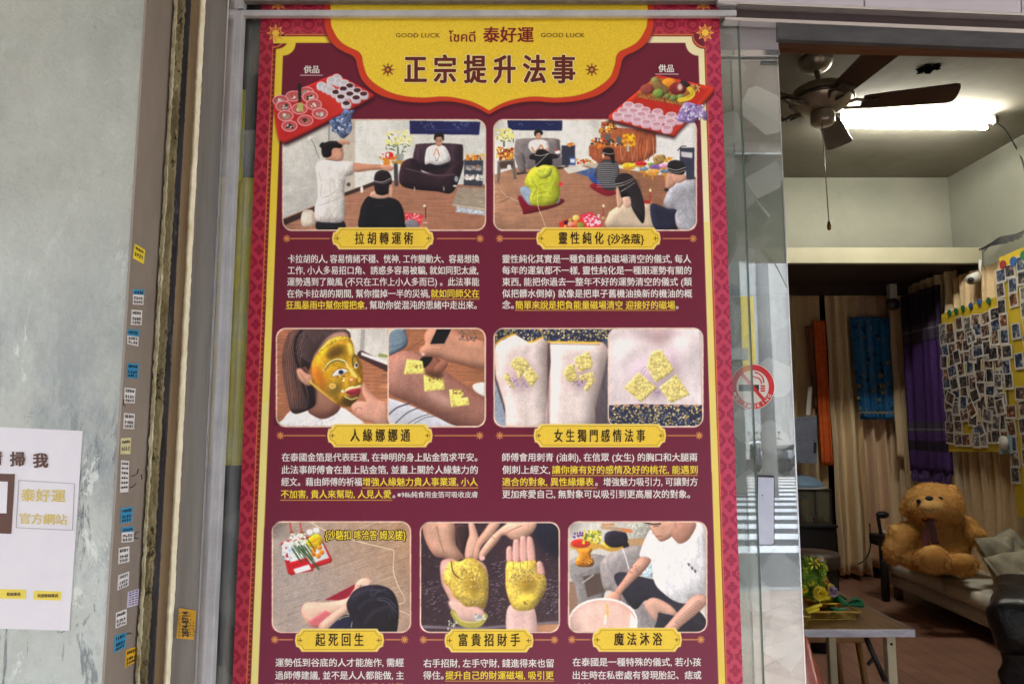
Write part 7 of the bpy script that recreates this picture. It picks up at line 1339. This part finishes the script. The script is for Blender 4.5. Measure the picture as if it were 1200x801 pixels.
tube('stand', [(p0_.x, p0_.y, FZ), (p0_.x, p0_.y, p0_.z - .061)], .03, blk, vl, 10)
tag(box('blue_mat', (atz(1000, 664, FZ).x, atz(1038, 664, FZ).x), (atz(1010, 671, FZ).y, atz(1010, 662, FZ).y), (FZ + .0005, FZ + .02), mat('pale_blue_mat', (120, 138, 150), (136, 152, 162), .8, scale=5)), 'pale blue mat on the floor under the back curtain', 'mat')
tag(tube('power_cord', cr([atd(1019, 613, 6.2), atd(1020, 640, 6.15), atd(1014, 655, 6.15), atd(1006, 660, 6.15)], 5, False), .006, rubber, None, 6), 'thin black cord hanging in front of the back curtain', 'cord')

# ------------------------------------------------------------------ folding table with offerings
lam = mat('wood_grain_laminate', (120, 84, 44), (160, 118, 66), .34, scale=5, stretch=(22, 1, 1), lo=.35, hi=.65, coat=0.0); bandm = mat('worn_metal_band', (132, 134, 150), (164, 166, 180), .35, .4, scale=14, stretch=(1, 1, 4)); overlay_stain(bandm, (60, 56, 60), 20, .62, .06, (1, 1, 3), .8); legm = mat('cream_steel_leg', (196, 188, 160), (182, 174, 146), .45, scale=12)
tdp = 2.52; tz1 = atd(1071, 737, tdp).z; tx = atd(1072, 740, tdp).x; ty = tdp - DG
tb = thing('folding_table', 'folding table with worn wood-grain top and cream steel legs', 'table', (tx - .8, ty + .3, FZ))
box('tabletop', (tx - 1.55, tx - .004), (ty + .004, ty + .6), (tz1 - .022, tz1), lam, tb, .002); tz0 = atd(1071, 746, tdp).z
box('front_band', (tx - 1.56, tx), (ty - .002, ty + .0035), (tz0, tz1 - .001), bandm, tb, .001); box('side_band', (tx - .0035, tx + .002), (ty + .0036, ty + .605), (tz0, tz1 - .001), bandm, tb, .001)
lx = atd(1045, 760, tdp + .05).x
box('leg', (lx - .015, lx + .015), (ty + .05, ty + .08), (FZ, tz1 - .023), legm, tb, .003); box('leg', (lx - .015, lx + .015), (ty + .52, ty + .55), (FZ, tz1 - .023), legm, tb, .003); sphere('bolt', (lx, ty + .049, atd(1045, 754, tdp + .05).z), (.005, .003, .005), INK, tb, 2)
tube('brace', [atd(1015, 747, tdp + .06), atd(1037, 797, tdp + .06)], .009, blk, tb, 6); tube('brace_link', [atd(1024, 770, tdp + .06), atd(1017, 778, tdp + .05)], .006, blk, tb, 6)
box('leg', (tx - 1.45, tx - 1.42), (ty + .05, ty + .08), (FZ, tz1 - .023), legm, tb, .003); box('leg', (tx - 1.45, tx - 1.42), (ty + .52, ty + .55), (FZ, tz1 - .023), legm, tb, .003)
ws = thing('wooden_stool', 'small gold-brown wooden stool standing under the table', 'stool', atz(980, 790, FZ)); wd = mat('golden_wood', (150, 106, 50), (130, 90, 42), .45, scale=6, stretch=(1, 1, .2)); sdp = 3.35
p = atd(968, 742, sdp); box('seat', (p.x - .16, p.x + .12), (p.y - .14, p.y + .14), (p.z, p.z + .025), wd, ws, .006)
for dx, dy in ((-.14, -.12), (.1, -.12), (-.14, .12), (.1, .12)): tube('leg', [(p.x + dx * .9, p.y + dy * .9, p.z), (p.x + dx * 1.25, p.y + dy * 1.2, FZ)], .014, wd, ws, 8)
# red and gold cloth draped under the table
satin = mat('red_gold_satin', (150, 56, 40), (190, 96, 66), .3, scale=9, stretch=(1, 1, .5), coat=.4, c3=(220, 160, 110)); 
bm = bmesh.new(); bmesh.ops.create_grid(bm, x_segments=50, y_segments=50, size=1.0); c = atd(925, 800, 2.35)
for v in bm.verts:
    x, y = v.co.x, v.co.y; h_ = .21 * max(0, 1 - (x * x * .9 + y * y) ** .8) + .03 * math.sin(9 * x + 4 * y) + .024 * math.sin(13 * y - 7 * x + 1) + .01 * math.sin(21 * x + 15 * y); v.co = Vector((c.x + x * .17, c.y + .02 + y * .17, FZ + .42 + h_ * 1.1 - .30 * (x * x + y * y) ** 1.5 * .5))
sat = thing('satin_bundle', 'shiny red and gold satin cloth draped over a box beneath the table', 'cloth', (c.x, c.y, FZ)); frombm('satin', bm, satin, sat, True); box('box', (c.x - .1, c.x + .1), (c.y - .08, c.y + .12), (FZ, FZ + .39), redcl, sat, .01)
# golden tray, bowl, flowers, leaf parcels
goldm = mat('polished_gold', (206, 150, 44), (226, 174, 66), .22, .9, scale=20); goldp_ = mat('gold_plastic_lattice', (190, 158, 70), (206, 176, 90), .4, .4, scale=20); gree = mat('banana_leaf', (20, 110, 70), (34, 132, 88), .45, scale=14, stretch=(8, 1, 1)); 
tr = thing('gold_tray', 'shallow gold lattice tray on the folding table', 'tray', (atd(975, 722, 2.68).x, 2.68 - DG, tz1))
def basket(parent, px0, px1, pyb, d, dep, hgt, n_):
    a = atd(px0, pyb, d).x; b = atd(px1, pyb, d).x; y0 = d - DG; y1 = y0 + dep; z = tz1 + .002; f = .88; cxm = (a + b) / 2; cym = (y0 + y1) / 2
    bm = bmesh.new(); bmbox(bm, (cxm - (cxm - a) * f, cxm + (b - cxm) * f), (cym - dep / 2 * f, cym + dep / 2 * f), (z, z + .003)); frombm('tray_floor', bm, goldp_, parent)
    bm = bmesh.new(); T_ = [(a, y0), (b, y0), (b, y1), (a, y1)]; B_2 = [(cxm + (p[0] - cxm) * f, cym + (p[1] - cym) * f) for p in T_]
    for i in range(4):
        p, q = T_[i], T_[(i + 1) % 4]; p2, q2 = B_2[i], B_2[(i + 1) % 4]; m_ = n_ if i % 2 == 0 else n_ // 2
        bmtube(bm, [(p[0], p[1], z + hgt), (q[0], q[1], z + hgt)], .0032, 6)
        for k in range(m_ + 1):
            t = k / m_; bmtube(bm, [(p2[0] + (q2[0] - p2[0]) * t, p2[1] + (q2[1] - p2[1]) * t, z + .002), (p[0] + (q[0] - p[0]) * t, p[1] + (q[1] - p[1]) * t, z + hgt)], .0014, 4)
    frombm('lattice_rim', bm, goldp_, parent)
basket(tr, 944, 1008, 724, 2.62, .19, .03, 22)
tr2 = thing('gold_tray', 'second gold lattice tray with a green leaf parcel, cut off by the glass door', 'tray', (atd(925, 730, 2.56).x, 2.58 - DG, tz1)); basket(tr2, 900, 949, 731, 2.555, .06, .03, 16)
bo = thing('gold_bowl', 'embossed gold offering bowl holding the flower arrangement', 'bowl', (atd(965, 715, 2.72).x, 2.72 - DG, tz1 + .006)); bc_ = Vector((atd(965, 715, 2.72).x, 2.72 - DG, tz1 + .006))
bh = (716 - 701) * 2.72 / 850; lathe('bowl', [(.03, 0), (.045, .004), (.034, bh * .2), (.046, bh * .35), (.062, bh * .6), (.066, bh * .9), (.07, bh), (.062, bh - .002), (.05, bh * .5), (0, bh * .45)], bc_, goldm, bo, 32)
leafg = mat('fern_green', (84, 136, 30), (136, 178, 52), .6, scale=20); ylw = mat('yellow_petal', (244, 222, 30), (250, 234, 80), .6, scale=30); pur2 = mat('lilac_petal', (150, 120, 160), (190, 176, 196), .6, scale=60); whp = mat('pinkwhite_petal', (220, 180, 186), rough=.6); stemm = mat('stem_green', (60, 100, 36), rough=.6)
fa = thing('flower_arrangement', 'leafy arrangement of yellow and lilac flowers standing in the gold bowl', 'flower arrangement', bc_ + Vector((0, 0, bh * .5)))
bm = bmesh.new(); r_ = random.Random(11); root = bc_ + Vector((-.01, 0, bh * .6))
for k in range(230):   # feathery fronds
    px_, py_ = r_.uniform(932, 968), r_.uniform(650, 700)
    if (px_ - 932) + (700 - py_) * .2 > 44: px_ -= 8
    e = atd(px_, py_, 2.72 + r_.uniform(-.07, .09)); mid = (root + e) / 2 + Vector((r_.uniform(-.01, .01), 0, .01)); pts = [root.lerp(mid, .5), mid, mid.lerp(e, .6), e]; bmtube(bm, pts, .0009, 3, False)
    for j in range(16):
        t = .35 + .65 * j / 16; b0 = root.lerp(e, t) + Vector((0, 0, .01 * math.sin(t * 3.14))); dd = Vector((r_.uniform(-1, 1), r_.uniform(-1, 1), r_.uniform(.1, 1))).normalized() * r_.uniform(.008, .018); s2 = dd.cross(Vector((0, 1, .3))).normalized() * .0028
        bm.faces.new([bm.verts.new(b0 - s2), bm.verts.new(b0 + s2), bm.verts.new(b0 + dd)])
frombm('fern_foliage', bm, leafg, fa)
def daisy(px, py, dd, r, m, n_=22, layers=3, nm='flower'):
    bm = bmesh.new(); c = atd(px, py, 2.66 + dd); rr = random.Random(int(px * 7)); ax_ = Vector((rr.uniform(-.3, .3), -1, rr.uniform(.1, .5))).normalized(); e1 = ax_.cross(Vector((0, 0, 1))).normalized(); e2 = e1.cross(ax_)
    for L_ in range(layers):
        for k in range(n_ - 4 * L_):
            a_ = 6.283 * k / (n_ - 4 * L_) + L_; R_ = r * (1 - .25 * L_) * rr.uniform(.85, 1.1); dr = (e1 * math.cos(a_) + e2 * math.sin(a_)); sd_ = dr.cross(ax_).normalized() * r * .13; l = .15 + .35 * L_
            p1 = c + dr * R_ * .2; p2 = c + dr * R_ * .65 + ax_ * r * l * .7; p3 = c + dr * R_ + ax_ * r * l; bm.faces.new([bm.verts.new(v) for v in (p1, p2 - sd_, p3, p2 + sd_)])
    o = frombm(nm, bm, m, fa); tube('flower_stem', [c - ax_ * .004, c.lerp(root, .5) + Vector((0, .01, 0)), root], .0018, stemm, o, 5); return o
daisy(961, 695, 0, .030, ylw)['label'] = 'big yellow chrysanthemum at the front'; daisy(958, 690, .05, .02, ylw); daisy(969, 697, .03, .018, ylw, 16); daisy(976, 693, 0, .022, pur2, 24)['label'] = 'lilac and white chrysanthemum at the right'; daisy(973, 687, .03, .016, ylw, 14)
daisy(954, 660, .0, .024, ylw, 6, 1); daisy(960, 658, .01, .02, ylw, 5, 1); daisy(964, 672, .03, .018, ylw, 8, 2); daisy(967, 680, .03, .016, mat('orange_petal', (214, 130, 40), rough=.6), 10, 2); daisy(963, 654.5, .01, .012, whp, 10, 2); daisy(950, 682, .02, .016, ylw, 14); daisy(944, 668, .03, .015, ylw, 12); daisy(942, 690, .01, .018, ylw, 14); daisy(966, 665, .04, .015, ylw, 10)
def cone(c, dirv_, L_, r, label):
    o = thing('leaf_parcel', label, 'leaf parcel', c); dirv_ = Vector(dirv_).normalized(); s1 = dirv_.cross(Vector((0, 0, 1))).normalized(); s2 = s1.cross(dirv_); vs = [c + dirv_ * L_]
    for k in range(8): a_ = 6.283 * k / 8; vs.append(c + s1 * math.cos(a_) * r + s2 * math.sin(a_) * r * .55)
    mk('folded_leaf', vs, [(0, 1 + k, 1 + (k + 1) % 8) for k in range(8)] + [tuple(range(1, 9))], gree, o)
    vs = [c + dirv_ * L_ * .1 + s2 * r * .58 + s1 * r * .7, c + dirv_ * L_ * .5 + s2 * r * .46, c + dirv_ * L_ * .1 + s2 * r * .58 - s1 * r * .7, c - dirv_ * .006 + s2 * r * .62]; mk('leaf_flap', vs, [(0, 1, 2, 3)], gree, o)
tzz = tz1 + .02
cone(atd(984, 705, 2.70), (-.25, -.1, .5), .045, .032, 'green folded leaf parcel standing upright beside the gold bowl'); cone(atd(1008, 706, 2.72), (-1, -.1, -.10), .085, .030, 'green folded leaf cone at the right end of the gold tray'); cone(atd(974, 716, 2.64), (1, .1, .15), .07, .022, 'green folded leaf cone lying flat at the front of the tray'); cone(atd(932, 722, 2.57), (1, .1, -.15), .05, .024, 'green leaf cone in the second tray by the glass door')
for k, (x0, y0, x1, y1) in enumerate([(944, 714, 957, 709), (946, 717, 959, 713), (949, 712, 962, 708)]): tag(tube('incense_bundle', [atd(x0, y0, 2.6), atd(x1, y1, 2.62)], .006, ylw, None, 8), ['yellow candle lying leftmost on the tray', 'yellow candle lying lowest, nearest the tray edge', 'yellow candle lying topmost against the bowl'][k], 'candle')
